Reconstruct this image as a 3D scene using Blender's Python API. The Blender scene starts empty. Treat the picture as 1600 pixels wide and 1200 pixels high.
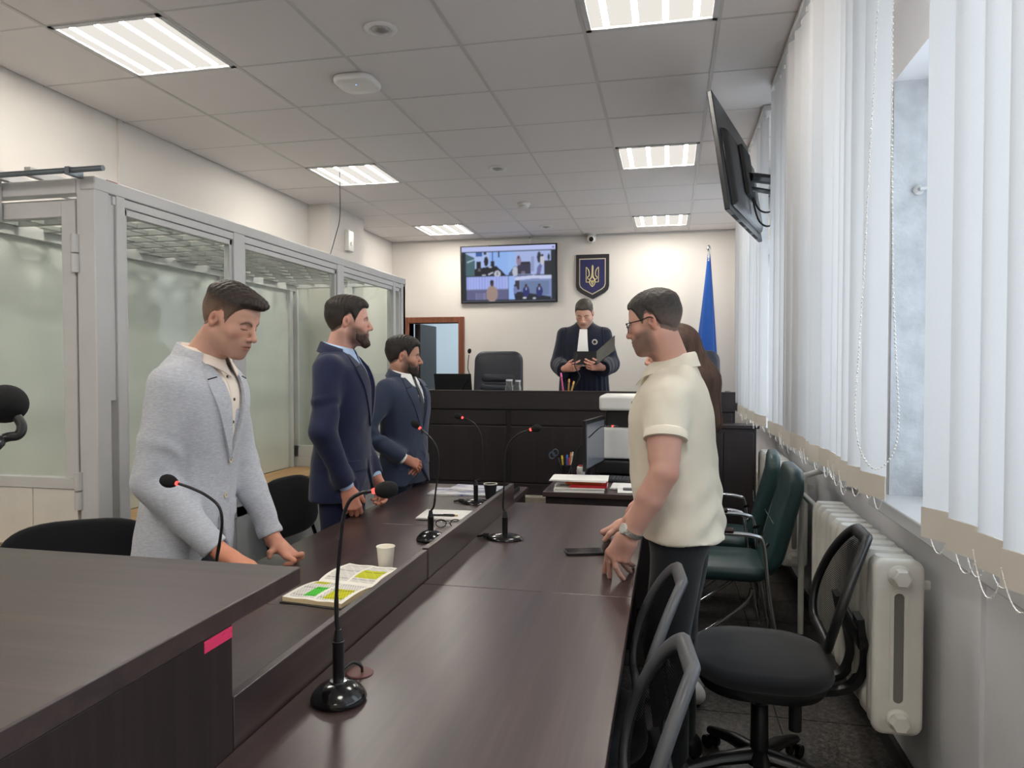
import bpy, math, random, colorsys
import numpy as np
from mathutils import Vector, Matrix, Euler, noise as mnoise
random.seed(7)
rng = np.random.default_rng(7)
PI = math.pi
scene = bpy.context.scene
COL = scene.collection

# ------------------------------------------------------------------ camera
CAM_H = 1.5
cam_d = bpy.data.cameras.new('camera')
cam_d.sensor_fit = 'HORIZONTAL'
cam_d.sensor_width = 36.0
cam_d.lens = 36.0 * 1120.0 / 1600.0
cam_d.clip_start = 0.05
cam = bpy.data.objects.new('camera', cam_d)
COL.objects.link(cam)
cam.location = (0, 0, CAM_H)
cam.rotation_euler = (math.radians(90 - 1.4), 0, math.radians(12.34))
scene.camera = cam

# ------------------------------------------------------------------ world and exposure
world = bpy.data.worlds.new('sky')
scene.world = world
world.use_nodes = True
wn = world.node_tree
wn.nodes.clear()
w_out = wn.nodes.new('ShaderNodeOutputWorld')
w_bg = wn.nodes.new('ShaderNodeBackground')
w_bg.inputs[0].default_value = (0.82, 0.90, 1.0, 1)
w_bg.inputs[1].default_value = 1.5
wn.links.new(w_bg.outputs[0], w_out.inputs[0])
scene.view_settings.view_transform = 'Standard'
scene.view_settings.look = 'None'
scene.view_settings.exposure = 1.1
scene.view_settings.gamma = 1.0
scene.view_settings.use_curve_mapping = False
try:
    scene.cycles.max_bounces = 8
    scene.cycles.transparent_max_bounces = 16
    scene.cycles.caustics_reflective = False
    scene.cycles.caustics_refractive = False
    scene.cycles.sample_clamp_indirect = 6.0
except Exception:
    pass
LAMP_POWER = 11.0

# ------------------------------------------------------------------ room numbers (metres)
X_LEFT, X_RIGHT = -3.28, 0.86
Y_BACK, Y_FRONT = 8.2, -2.6
Z_CEIL = 3.0
TILE_X, TILE_Y = 0.58, 0.575
TABLE_Z = 0.75

# ------------------------------------------------------------------ object helpers
def tag(o, label=None, cat=None, group=None, kind=None):
    if label: o['label'] = label
    if cat: o['category'] = cat
    if group: o['group'] = group
    if kind: o['kind'] = kind
    return o

def thing(name, label, cat, loc=(0, 0, 0), rz=0.0, group=None):
    o = bpy.data.objects.new(name, None)
    o.empty_display_size = 0.1
    COL.objects.link(o)
    o.location = loc
    o.rotation_euler = (0, 0, rz)
    return tag(o, label, cat, group)

def copy_tree(o, parent=None):
    c = o.copy()
    COL.objects.link(c)
    if parent is not None:
        c.parent = parent
    for ch in list(o.children):
        copy_tree(ch, c)
    return c

def link_mesh(name, me, mat, parent=None):
    o = bpy.data.objects.new(name, me)
    COL.objects.link(o)
    if mat is not None and len(me.materials) == 0:
        me.materials.append(mat)
    if parent is not None:
        o.parent = parent
    return o

def rotm(e):
    return np.array(Euler(e).to_matrix())

class MB:
    """collects shapes of one piece, build() links them as ONE mesh object"""
    def __init__(self):
        self.v = []; self.f = []; self.n = 0
    def add(self, v, f):
        v = np.asarray(v, float).reshape(-1, 3)
        self.v.append(v)
        k = self.n
        self.f += [tuple(i + k for i in q) for q in f]
        self.n += len(v)
        return self
    def box(self, c, s, rot=None):
        x, y, z = s[0] / 2, s[1] / 2, s[2] / 2
        v = np.array([(-x, -y, -z), (x, -y, -z), (x, y, -z), (-x, y, -z), (-x, -y, z), (x, -y, z), (x, y, z), (-x, y, z)])
        if rot is not None:
            v = v @ (rotm(rot).T if not isinstance(rot, np.ndarray) else rot.T)
        return self.add(v + np.asarray(c, float), [(0, 3, 2, 1), (4, 5, 6, 7), (0, 1, 5, 4), (1, 2, 6, 5), (2, 3, 7, 6), (3, 0, 4, 7)])
    def bx(self, x0, x1, y0, y1, z0, z1):
        return self.box(((x0 + x1) / 2, (y0 + y1) / 2, (z0 + z1) / 2), (abs(x1 - x0), abs(y1 - y0), abs(z1 - z0)))
    def tube(self, pts, r, n=10, closed=False, flat=1.0):
        pts = [np.asarray(p, float) for p in pts]
        m = len(pts)
        rr = r if hasattr(r, '__len__') else [r] * m
        rings = []
        prev = None
        for i in range(m):
            a = pts[(i - 1) % m] if (closed or i > 0) else pts[i]
            b = pts[(i + 1) % m] if (closed or i < m - 1) else pts[i]
            t = b - a
            L = np.linalg.norm(t)
            t = t / L if L > 1e-9 else np.array([0, 0, 1.0])
            if prev is None:
                up = np.array([0, 0, 1.0]) if abs(t[2]) < 0.9 else np.array([0, 1.0, 0])
                u = np.cross(up, t)
            else:
                u = prev - t * (prev @ t)
            u = u / np.linalg.norm(u)
            prev = u
            w = np.cross(t, u)
            ang = np.arange(n) * 2 * PI / n
            rings.append(pts[i] + rr[i] * (np.cos(ang)[:, None] * u + flat * np.sin(ang)[:, None] * w))
        v = np.concatenate(rings)
        f = []
        for i in range(m if closed else m - 1):
            j = (i + 1) % m
            for k in range(n):
                k2 = (k + 1) % n
                f.append((i * n + k, i * n + k2, j * n + k2, j * n + k))
        if not closed:
            f.append(tuple(range(n - 1, -1, -1)))
            f.append(tuple((m - 1) * n + k for k in range(n)))
        return self.add(v, f)
    def cyl(self, a, b, r, n=16, r2=None):
        return self.tube([a, b], [r, r if r2 is None else r2], n)
    def lathe(self, prof, c=(0, 0, 0), n=24, sx=1.0, sy=1.0, rot=None):
        ang = np.arange(n) * 2 * PI / n
        v = []
        for r, z in prof:
            v.append(np.stack([r * np.cos(ang) * sx, r * np.sin(ang) * sy, np.full(n, z)], 1))
        v = np.concatenate(v)
        if rot is not None:
            v = v @ rotm(rot).T
        v = v + np.asarray(c, float)
        f = []
        m = len(prof)
        for i in range(m - 1):
            for k in range(n):
                k2 = (k + 1) % n
                f.append((i * n + k, i * n + k2, (i + 1) * n + k2, (i + 1) * n + k))
        f.append(tuple(range(n - 1, -1, -1)))
        f.append(tuple((m - 1) * n + k for k in range(n)))
        return self.add(v, f)
    def ball(self, c, r, n=12, m=8):
        r = np.asarray(r, float) * np.ones(3)
        prof = [(max(1e-4, math.sin(PI * i / m)), -math.cos(PI * i / m)) for i in range(m + 1)]
        k0 = self.n
        self.lathe(prof, (0, 0, 0), n)
        self.v[-1] = self.v[-1] * r + np.asarray(c, float)
        return self
    def prism(self, poly, t0, t1, axis='z'):
        """2-D outline extruded; axis: z -> (a,b,t), y -> (a,t,b), x -> (t,a,b)"""
        def P(a, b, t):
            return (a, b, t) if axis == 'z' else ((a, t, b) if axis == 'y' else (t, a, b))
        n = len(poly)
        v = [P(a, b, t0) for a, b in poly] + [P(a, b, t1) for a, b in poly]
        f = [tuple(range(n - 1, -1, -1)), tuple(range(n, 2 * n))]
        f += [(i, (i + 1) % n, n + (i + 1) % n, n + i) for i in range(n)]
        return self.add(v, f)
    def loft(self, rings, close_ends=True):
        n = len(rings[0]); m = len(rings)
        f = []
        for i in range(m - 1):
            for k in range(n):
                k2 = (k + 1) % n
                f.append((i * n + k, i * n + k2, (i + 1) * n + k2, (i + 1) * n + k))
        if close_ends:
            f.append(tuple(range(n - 1, -1, -1)))
            f.append(tuple((m - 1) * n + k for k in range(n)))
        return self.add(np.concatenate([np.asarray(r, float) for r in rings]), f)
    def sheet(self, grid, th=0.0, nrm=None):
        """grid (m,n,3) of points; with th it becomes a closed slab offset against the normal"""
        g = np.asarray(grid, float); m, n = g.shape[:2]
        f = []
        idx = lambda i, j: i * n + j
        for i in range(m - 1):
            for j in range(n - 1):
                f.append((idx(i, j), idx(i, j + 1), idx(i + 1, j + 1), idx(i + 1, j)))
        if th == 0:
            return self.add(g.reshape(-1, 3), f)
        if nrm is None:
            du = np.gradient(g, axis=1); dv = np.gradient(g, axis=0)
            nn = np.cross(du, dv); nn /= (np.linalg.norm(nn, axis=2, keepdims=True) + 1e-12)
        else:
            nn = np.broadcast_to(np.asarray(nrm, float), g.shape)
        N = m * n
        v = np.concatenate([g.reshape(-1, 3), (g - nn * th).reshape(-1, 3)])
        f2 = [tuple(N + q for q in reversed(a)) for a in f]
        border = [idx(0, j) for j in range(n)] + [idx(i, n - 1) for i in range(1, m)] + [idx(m - 1, j) for j in range(n - 2, -1, -1)] + [idx(i, 0) for i in range(m - 2, 0, -1)]
        s = [(border[(i + 1) % len(border)], border[i], N + border[i], N + border[(i + 1) % len(border)]) for i in range(len(border))]
        return self.add(v, f + f2 + s)
    def mesh(self, name, smooth=None, off=(0, 0, 0)):
        me = bpy.data.meshes.new(name)
        v = np.concatenate(self.v) - np.asarray(off, float)
        me.from_pydata(v.tolist(), [], self.f)
        me.update()
        if smooth is not None:
            try:
                me.set_sharp_from_angle(angle=math.radians(smooth))
            except Exception:
                pass
            me.polygons.foreach_set('use_smooth', [True] * len(me.polygons))
        return me
    def build(self, name, mat, parent=None, smooth=None, bevel=0.0, world=False, seg=2):
        off = (0, 0, 0)
        if world and parent is not None:
            p = parent; o3 = np.zeros(3)
            while p is not None:
                o3 += np.array(p.location); p = p.parent
            off = o3
        me = self.mesh(name, smooth if smooth is not None else (40 if bevel else None), off)
        o = link_mesh(name, me, mat, parent)
        if bevel:
            b = o.modifiers.new('bevel', 'BEVEL')
            b.width = bevel; b.segments = seg; b.limit_method = 'ANGLE'; b.angle_limit = math.radians(40)
            b.harden_normals = False
        return o

def bez(p0, p1, p2, p3, n=16):
    t = np.linspace(0, 1, n)[:, None]
    p0, p1, p2, p3 = [np.asarray(p, float) for p in (p0, p1, p2, p3)]
    return list((1 - t) ** 3 * p0 + 3 * (1 - t) ** 2 * t * p1 + 3 * (1 - t) * t * t * p2 + t ** 3 * p3)

def spline(pts, n=8):
    """Catmull-Rom through pts"""
    P = [np.asarray(p, float) for p in pts]
    P = [2 * P[0] - P[1]] + P + [2 * P[-1] - P[-2]]
    out = []
    for i in range(1, len(P) - 2):
        for k in range(n):
            t = k / n
            a, b, c, d = P[i - 1], P[i], P[i + 1], P[i + 2]
            out.append(0.5 * (2 * b + (c - a) * t + (2 * a - 5 * b + 4 * c - d) * t * t + (3 * b - a - 3 * c + d) * t ** 3))
    out.append(P[-2])
    return out

# ------------------------------------------------------------------ materials
def srgb(r, g, b):
    f = lambda c: (c / 255.0) / 12.92 if c / 255.0 <= 0.04045 else ((c / 255.0 + 0.055) / 1.055) ** 2.4
    return (f(r), f(g), f(b), 1.0)

class NT:
    def __init__(self, name):
        self.m = bpy.data.materials.new(name)
        self.m.use_nodes = True
        self.t = self.m.node_tree
        self.b = next(n for n in self.t.nodes if n.type == 'BSDF_PRINCIPLED')
        self.o = next(n for n in self.t.nodes if n.type == 'OUTPUT_MATERIAL')
    def node(self, typ, **kw):
        n = self.t.nodes.new(typ)
        for k, v in kw.items():
            setattr(n, k, v)
        return n
    def link(self, a, b):
        self.t.links.new(a, b)
    def set(self, **kw):
        for k, v in kw.items():
            self.b.inputs[k.replace('_', ' ')].default_value = v
    def coords(self, scale=(1, 1, 1), rot=(0, 0, 0), kind='Object'):
        tc = self.node('ShaderNodeTexCoord')
        mp = self.node('ShaderNodeMapping')
        mp.inputs['Scale'].default_value = scale
        mp.inputs['Rotation'].default_value = rot
        self.link(tc.outputs[kind], mp.inputs[0])
        return mp.outputs[0]
    def noise(self, vec, scale, detail=3.0, rough=0.55, dist=0.0):
        n = self.node('ShaderNodeTexNoise')
        n.inputs['Scale'].default_value = scale
        n.inputs['Detail'].default_value = detail
        n.inputs['Roughness'].default_value = rough
        n.inputs['Distortion'].default_value = dist
        if vec is not None:
            self.link(vec, n.inputs['Vector'])
        return n.outputs['Fac']
    def ramp(self, fac, stops):
        r = self.node('ShaderNodeValToRGB')
        el = r.color_ramp.elements
        while len(el) > 1:
            el.remove(el[-1])
        el[0].position = stops[0][0]; el[0].color = stops[0][1]
        for p, c in stops[1:]:
            e = el.new(p); e.color = c
        self.link(fac, r.inputs[0])
        return r.outputs[0]
    def bump(self, fac, strength=0.2, dist=0.01):
        b = self.node('ShaderNodeBump')
        b.inputs['Strength'].default_value = strength
        b.inputs['Distance'].default_value = dist
        self.link(fac, b.inputs['Height'])
        self.link(b.outputs[0], self.b.inputs['Normal'])
    def attr(self, name='Col'):
        a = self.node('ShaderNodeVertexColor', layer_name=name)
        return a.outputs[0]
    def base(self, sock):
        self.link(sock, self.b.inputs['Base Color'])
    def mix(self, fac, a, b, blend='MIX'):
        m = self.node('ShaderNodeMix', data_type='RGBA', blend_type=blend)
        if isinstance(fac, float): m.inputs[0].default_value = fac
        else: self.link(fac, m.inputs[0])
        for s, i in ((a, 6), (b, 7)):
            if isinstance(s, tuple): m.inputs[i].default_value = s
            else: self.link(s, m.inputs[i])
        return m.outputs[2]

def simple(name, col, rough=0.5, metal=0.0, spec=0.5, bump=None, vary=None, coat=0.0):
    t = NT(name)
    t.set(Base_Color=col, Roughness=rough, Metallic=metal)
    t.b.inputs['Specular IOR Level'].default_value = spec
    if coat:
        t.b.inputs['Coat Weight'].default_value = coat
    if vary:
        c = t.coords()
        n = t.noise(c, vary[0], 4.0)
        k = vary[1]
        t.base(t.ramp(n, [(0.3, tuple(x * (1 - k) for x in col[:3]) + (1,)), (0.7, tuple(min(1, x * (1 + k)) for x in col[:3]) + (1,))]))
    if bump:
        c2 = t.coords()
        t.bump(t.noise(c2, bump[0], 3.0), bump[1], bump[2] if len(bump) > 2 else 0.005)
    return t.m

def wood(name, c0, c1, c2, axis='y', rough=0.32, scale=1.0, spec=0.5):
    t = NT(name)
    s = {'x': (1.2, 42, 42), 'y': (42, 1.2, 42), 'z': (42, 42, 1.2)}[axis]
    v = t.coords(tuple(k * scale for k in s))
    n = t.noise(v, 1.0, 5.0, 0.6, 0.3)
    s2 = {'x': (.6, 9, 9), 'y': (9, .6, 9), 'z': (9, 9, .6)}[axis]
    n2 = t.noise(t.coords(tuple(k * scale for k in s2)), 1.0, 3.0, 0.5, 0.6)
    m = t.mix(0.4, t.ramp(n, [(0.3, c0), (0.52, c1), (0.72, c2)]), t.ramp(n2, [(0.3, c0), (0.7, c2)]))
    t.base(m)
    t.set(Roughness=rough)
    t.b.inputs['Specular IOR Level'].default_value = spec
    t.bump(n, 0.08, 0.002)
    return t.m

def emit(name, col, strength):
    t = NT(name)
    t.t.nodes.remove(t.b)
    e = t.node('ShaderNodeEmission')
    e.inputs[0].default_value = col
    e.inputs[1].default_value = strength
    t.link(e.outputs[0], t.o.inputs[0])
    return t.m

def pane_mat(name, tint, refl=0.06, ior=1.45, haze=0.0):
    """thin sheet glass: tinted see-through + mirror by Fresnel (+ a little white haze)"""
    t = NT(name)
    t.t.nodes.remove(t.b)
    tr = t.node('ShaderNodeBsdfTransparent'); tr.inputs[0].default_value = tint
    gl = t.node('ShaderNodeBsdfGlossy'); gl.inputs['Roughness'].default_value = 0.02
    fr = t.node('ShaderNodeFresnel'); fr.inputs[0].default_value = ior
    ad = t.node('ShaderNodeMath', operation='ADD'); ad.inputs[1].default_value = refl
    t.link(fr.outputs[0], ad.inputs[0])
    ge = t.node('ShaderNodeNewGeometry')
    iv = t.node('ShaderNodeMath', operation='SUBTRACT'); iv.inputs[0].default_value = 1.0
    t.link(ge.outputs['Backfacing'], iv.inputs[1])
    mu = t.node('ShaderNodeMath', operation='MULTIPLY')
    t.link(ad.outputs[0], mu.inputs[0]); t.link(iv.outputs[0], mu.inputs[1])
    ad = mu
    mx = t.node('ShaderNodeMixShader')
    t.link(ad.outputs[0], mx.inputs[0]); t.link(tr.outputs[0], mx.inputs[1]); t.link(gl.outputs[0], mx.inputs[2])
    last = mx.outputs[0]
    if haze:
        df = t.node('ShaderNodeBsdfDiffuse'); df.inputs[0].default_value = (.75, .8, .76, 1)
        m2 = t.node('ShaderNodeMixShader'); m2.inputs[0].default_value = haze
        t.link(last, m2.inputs[1]); t.link(df.outputs[0], m2.inputs[2])
        last = m2.outputs[0]
    t.link(last, t.o.inputs[0])
    return t.m

def slat_mat(name):
    t = NT(name)
    t.t.nodes.remove(t.b)
    col = srgb(226, 224, 222)
    n = t.noise(t.coords((900, 900, 900)), 1.0, 1.0)
    c = t.ramp(n, [(0.3, srgb(196, 195, 195)), (0.7, srgb(204, 203, 203))])
    d = t.node('ShaderNodeBsdfDiffuse'); t.link(c, d.inputs[0])
    tl = t.node('ShaderNodeBsdfTranslucent'); t.link(c, tl.inputs[0])
    m = t.node('ShaderNodeMixShader'); m.inputs[0].default_value = 0.62
    t.link(d.outputs[0], m.inputs[1]); t.link(tl.outputs[0], m.inputs[2]); t.link(m.outputs[0], t.o.inputs[0])
    return t.m

def fabric(name, col, rough=0.85, weave=900, vary=0.12, heather=None, sheen=0.2):
    t = NT(name)
    v = t.coords()
    n = t.noise(t.coords((1, 1, 3)), weave, 2.0, 0.7)
    big = t.noise(v, 9.0, 3.0)
    lo = tuple(x * (1 - vary) for x in col[:3]) + (1,); hi = tuple(min(1, x * (1 + vary)) for x in col[:3]) + (1,)
    c = t.ramp(n, [(0.35, lo), (0.65, hi)])
    if heather:
        h = t.noise(t.coords((heather[1], heather[1], heather[1] * 6)), 1.0, 3.0, 0.7)
        c = t.mix(t.ramp(h, [(0.42, (0, 0, 0, 1)), (0.62, (1, 1, 1, 1))]), c, heather[0])
    t.base(c)
    t.set(Roughness=rough)
    t.b.inputs['Sheen Weight'].default_value = sheen
    t.b.inputs['Specular IOR Level'].default_value = 0.2
    t.bump(n, 0.25, 0.0006)
    return t.m

def vcol_mat(name, rough=0.5, spec=0.4, sss=0.0, bump=None):
    t = NT(name)
    t.base(t.attr())
    t.set(Roughness=rough)
    t.b.inputs['Specular IOR Level'].default_value = spec
    if sss:
        t.b.inputs['Subsurface Weight'].default_value = sss
        t.b.inputs['Subsurface Radius'].default_value = (0.012, 0.005, 0.003)
        t.b.inputs['Subsurface Scale'].default_value = 0.6
    if bump:
        t.bump(t.noise(t.coords(bump[3] if len(bump) > 3 else (1, 1, 1)), bump[0], 3.0), bump[1], bump[2])
    return t.m

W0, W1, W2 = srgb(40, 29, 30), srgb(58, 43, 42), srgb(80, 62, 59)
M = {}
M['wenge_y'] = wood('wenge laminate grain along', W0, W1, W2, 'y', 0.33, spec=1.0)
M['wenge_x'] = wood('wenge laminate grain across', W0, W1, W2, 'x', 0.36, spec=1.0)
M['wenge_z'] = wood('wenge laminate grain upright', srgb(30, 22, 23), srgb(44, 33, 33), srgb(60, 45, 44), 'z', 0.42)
M['wenge_edge'] = simple('wenge edge band', srgb(66, 50, 48), 0.35)
M['bench_z'] = wood('bench laminate', srgb(30, 24, 27), srgb(38, 31, 34), srgb(48, 39, 42), 'z', 0.45)
M['bench_x'] = wood('bench laminate flat', srgb(32, 26, 29), srgb(40, 33, 36), srgb(52, 43, 46), 'x', 0.4)
M['oak'] = wood('oak board', srgb(176, 128, 82), srgb(204, 158, 108), srgb(222, 182, 134), 'y', 0.45, 0.6)
M['door_wood'] = wood('reddish door frame', srgb(92, 50, 32), srgb(118, 66, 42), srgb(136, 80, 54), 'z', 0.4)
M['wall'] = simple('off white wall paint', srgb(214, 209, 203), 0.85, bump=(180, 0.06, 0.002), vary=(1.2, 0.015))
M['wall_right'] = simple('pale grey wall paint', srgb(232, 232, 235), 0.6, bump=(60, 0.12, 0.003), vary=(2.5, 0.04))
M['plaster'] = simple('rough old plaster', srgb(196, 199, 203), 0.9, bump=(26, 0.55, 0.01), vary=(11, 0.13))
M['ceil_tile'] = simple('ceiling tile', srgb(226, 221, 219), 0.6, bump=(400, 0.04, 0.001))
M['ceil_void'] = simple('dark ceiling void', srgb(120, 117, 116), 0.9)
M['tbar'] = simple('ceiling grid bar', srgb(196, 193, 190), 0.35, spec=0.6)
M['white_metal'] = simple('white painted metal', srgb(205, 205, 205), 0.35, spec=0.5, vary=(6, 0.03))
M['shaded_metal'] = simple('roof bars in silhouette shade', srgb(146, 148, 146), 0.4)  # roof bars darkened so the colour carries their silhouette shade
M['white_plastic'] = simple('white plastic', srgb(228, 226, 222), 0.35)
M['cream_paint'] = simple('cream enamel', srgb(224, 221, 212), 0.3, spec=0.5, bump=(30, 0.15, 0.003), vary=(9, 0.04))
M['black_plastic'] = simple('black plastic', srgb(22, 22, 24), 0.35, vary=(20, 0.1))
M['black_gloss'] = simple('glossy black plastic', srgb(16, 16, 18), 0.16, spec=0.6)
M['black_matt'] = simple('matt black', srgb(20, 20, 22), 0.7)
M['grey_plastic'] = simple('dark grey plastic', srgb(78, 80, 84), 0.4)
M['foam'] = simple('black foam', srgb(18, 18, 20), 0.95, bump=(700, 0.6, 0.002))
M['chrome'] = simple('chrome', srgb(200, 202, 205), 0.15, 1.0)
M['steel'] = simple('zinc steel', srgb(120, 130, 138), 0.35, 1.0)
M['fabric_black'] = fabric('black chair cloth', srgb(26, 27, 30), 0.9, 700, 0.25)
M['leather_green'] = simple('dark green leather', srgb(22, 50, 50), 0.42, bump=(90, 0.2, 0.002), vary=(8, 0.12))
M['leather_navy'] = simple('navy leather', srgb(30, 33, 46), 0.45, bump=(60, 0.25, 0.002), vary=(8, 0.12))
M['paper'] = simple('white paper', srgb(236, 234, 230), 0.8)
M['red_glow'] = emit('red ring light', (1.0, 0.06, 0.05, 1), 1.6)
M['glass_cage'] = pane_mat('dock glass', (0.95, 0.975, 0.955, 1), 0.0, 1.30, 0.03)
M['glass_win'] = pane_mat('window glass', (0.95, 0.97, 0.97, 1), 0.02)
M['slat'] = slat_mat('blind cloth')
M['slat_hem'] = simple('blind hem cloth', srgb(200, 195, 186), 0.85)
M['bead'] = simple('white beads', srgb(226, 224, 220), 0.3)
# ================================================================== the room
floor = MB().bx(X_LEFT, X_RIGHT, Y_FRONT, Y_BACK, -0.12, -0.004).build('floor', simple('floor grout', srgb(34, 32, 31), 0.8))
tag(floor, 'dark speckled stone tile floor', kind='structure')
def granite():
    t = NT('speckled granite')
    v = t.coords()
    n1 = t.noise(v, 42.0, 4.0, 0.65)
    n2 = t.noise(v, 160.0, 2.0, 0.6)
    c1 = t.ramp(n1, [(0.36, srgb(44, 42, 41)), (0.5, srgb(78, 74, 70)), (0.66, srgb(120, 114, 108))])
    c2 = t.ramp(n2, [(0.45, srgb(30, 29, 29)), (0.62, srgb(112, 106, 100))])
    t.base(t.mix(0.35, c1, c2))
    t.set(Roughness=0.28)
    return t.m
GR = granite()
tm = MB().box((0, 0, -0.002), (0.394, 0.394, 0.008)).mesh('floor_tile')
nx = int((X_RIGHT - (-0.85)) / 0.4)
for i in range(5):
    for j in range(18):
        x = X_RIGHT - 0.2 - 0.4 * i; y = 0.6 + 0.4 * j
        if y > Y_BACK - 0.2: continue
        o = link_mesh('floor_tile', tm, GR, floor)
        o.location = (x, y, 0)
fm = MB().bx(X_LEFT, X_RIGHT - 2.0, 0.4, Y_BACK, -0.006, 0.0).bx(X_LEFT, X_RIGHT, Y_FRONT, 0.4, -0.006, 0.0).build('floor_tile_field', GR, floor)
fm['kind'] = 'stuff'

# --- ceiling: void slab above, each panel its own tile, grid bars between
ceiling = MB().bx(X_LEFT, X_RIGHT + 0.5, Y_FRONT, Y_BACK, Z_CEIL + 0.03, Z_CEIL + 0.15).build('ceiling', M['ceil_void'])
tag(ceiling, 'suspended ceiling of white square panels', kind='structure')
CX = [-3.275 + TILE_X * i for i in range(8)]           # ... -0.375, 0.205, 0.785
CY = [2.68 + TILE_Y * j for j in range(-9, 10)]
LIGHTS = {(1, 9), (5, 9), (1, 13), (5, 13), (1, 17), (5, 17), (1, 5), (5, 5), (1, 1), (5, 1)}
cm = MB().box((0, 0, 0.006), (TILE_X - 0.012, TILE_Y - 0.012, 0.012)).mesh('ceiling_panel')
for i in range(len(CX)):
    for j in range(len(CY)):
        x0, y0 = CX[i], CY[j]
        x1 = min(x0 + TILE_X, X_RIGHT + 0.0); y1 = min(y0 + TILE_Y, Y_BACK)
        if (i, j) in LIGHTS or x1 - x0 < 0.02: continue
        if x1 - x0 > TILE_X - 0.01 and y1 - y0 > TILE_Y - 0.01:
            o = link_mesh('ceiling_panel', cm, M['ceil_tile'], ceiling)
        else:
            o = MB().box((0, 0, 0.006), (x1 - x0 - 0.012, y1 - y0 - 0.012, 0.012)).build('ceiling_panel', M['ceil_tile'], ceiling)
        o.location = ((x0 + x1) / 2, (y0 + y1) / 2, Z_CEIL + random.uniform(-0.0005, 0.0015))
for x in CX[1:]:
    if x < X_RIGHT:
        MB().bx(x - 0.009, x + 0.009, Y_FRONT, Y_BACK, Z_CEIL - 0.003, Z_CEIL + 0.03).build('ceiling_grid_bar', M['tbar'], ceiling)
for y in CY:
    if Y_FRONT < y < Y_BACK:
        MB().bx(X_LEFT, X_RIGHT, y - 0.006, y + 0.006, Z_CEIL - 0.001, Z_CEIL + 0.029).build('ceiling_grid_bar', M['tbar'], ceiling)

# --- ceiling lights
LM_STRIP = emit('led strip', (1.0, 0.945, 0.86, 1), LAMP_POWER * 4.6)
LM_DIFF = emit('lit diffuser', (1.0, 0.95, 0.87, 1), LAMP_POWER * 0.036)
def ceiling_light(i, j, label):
    x0, y0 = CX[i], CY[j]
    t = thing('ceiling_light', label, 'ceiling light', (x0 + TILE_X / 2, y0 + TILE_Y / 2, Z_CEIL), group='square ceiling lights')
    f = MB()
    w, h = TILE_X / 2 - 0.008, TILE_Y / 2 - 0.008
    f.bx(-w, w, -h, -h + 0.022, -0.006, 0.012); f.bx(-w, w, h - 0.022, h, -0.006, 0.012)
    f.bx(-w, -w + 0.022, -h, h, -0.006, 0.012); f.bx(w - 0.022, w, -h, h, -0.006, 0.012)
    f.build('frame', M['white_metal'], t)
    MB().bx(-w + 0.02, w - 0.02, -h + 0.02, h - 0.02, 0.004, 0.012).build('diffuser', LM_DIFF, t)
    for k in range(4):
        xx = (k - 1.5) * 0.128
        MB().bx(xx - 0.013, xx + 0.013, -h + 0.04, h - 0.04, 0.001, 0.006).build('light_strip', LM_STRIP, t)
names = {(1, 9): 'lit square ceiling light above the near end of the glass dock', (1, 13): 'lit square ceiling light above the middle of the glass dock',
         (1, 17): 'small far lit ceiling light near the back wall, left of the wall screen',
         (5, 9): 'lit ceiling light cut by the top edge of the picture', (5, 13): 'lit ceiling light beside the wall television on its arm',
         (5, 17): 'farthest lit ceiling light above the flag and the judge', (1, 5): 'lit ceiling light over the near left, out of view', (5, 5): 'lit ceiling light over the camera, out of view',
         (1, 1): 'lit ceiling light at the rear left, out of view', (5, 1): 'lit ceiling light at the rear right, out of view'}
for k in LIGHTS:
    ceiling_light(k[0], k[1], names[k])

# --- walls
DX0, DX1, DZ = -3.06, -2.44, 2.02
wb = MB()
wb.bx(X_LEFT, DX0, Y_BACK, Y_BACK + 0.15, 0, Z_CEIL + .03).bx(DX1, X_RIGHT, Y_BACK, Y_BACK + 0.15, 0, Z_CEIL + .03).bx(DX0, DX1, Y_BACK, Y_BACK + 0.15, DZ, Z_CEIL + .03)
wall_back = tag(wb.build('wall_back', M['wall']), 'off white back wall behind the judge', kind='structure')
wall_left = tag(MB().bx(X_LEFT - 0.15, X_LEFT, Y_FRONT, Y_BACK, 0, Z_CEIL + .03).build('wall_left', M['wall']), 'off white wall behind the glass dock', kind='structure')
wall_front = tag(MB().bx(X_LEFT, X_RIGHT, Y_FRONT - 0.15, Y_FRONT, 0, Z_CEIL + .03).build('wall_front', M['wall']), 'off white wall behind the camera', kind='structure')
MB().bx(X_LEFT, X_LEFT + 0.22, 6.13, 6.88, 0, Z_CEIL).build('pilaster', M['wall'], wall_left)
MB().bx(X_LEFT, X_LEFT + 0.016, 3.77, 3.80, 0, Z_CEIL).build('wall_seam_strip', M['wall'], wall_left)
t1 = tag(MB().bx(X_LEFT + 0.22, X_LEFT + 0.222, 6.2, 6.45, 2.6, 2.605).build('trim_1', M['wall']), 'thin edge on the wall pier', kind='structure')
MB().bx(-2.42 + 0.83, -2.42 + 0.85, Y_BACK - 0.012, Y_BACK, 2.89, Z_CEIL).build('cable_duct', M['white_plastic'], wall_back)
MB().bx(X_LEFT, X_RIGHT, Y_BACK - 0.012, Y_BACK, Z_CEIL - 0.02, Z_CEIL - 0.002).build('ceiling_edge_strip', M['tbar'], wall_back)
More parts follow.
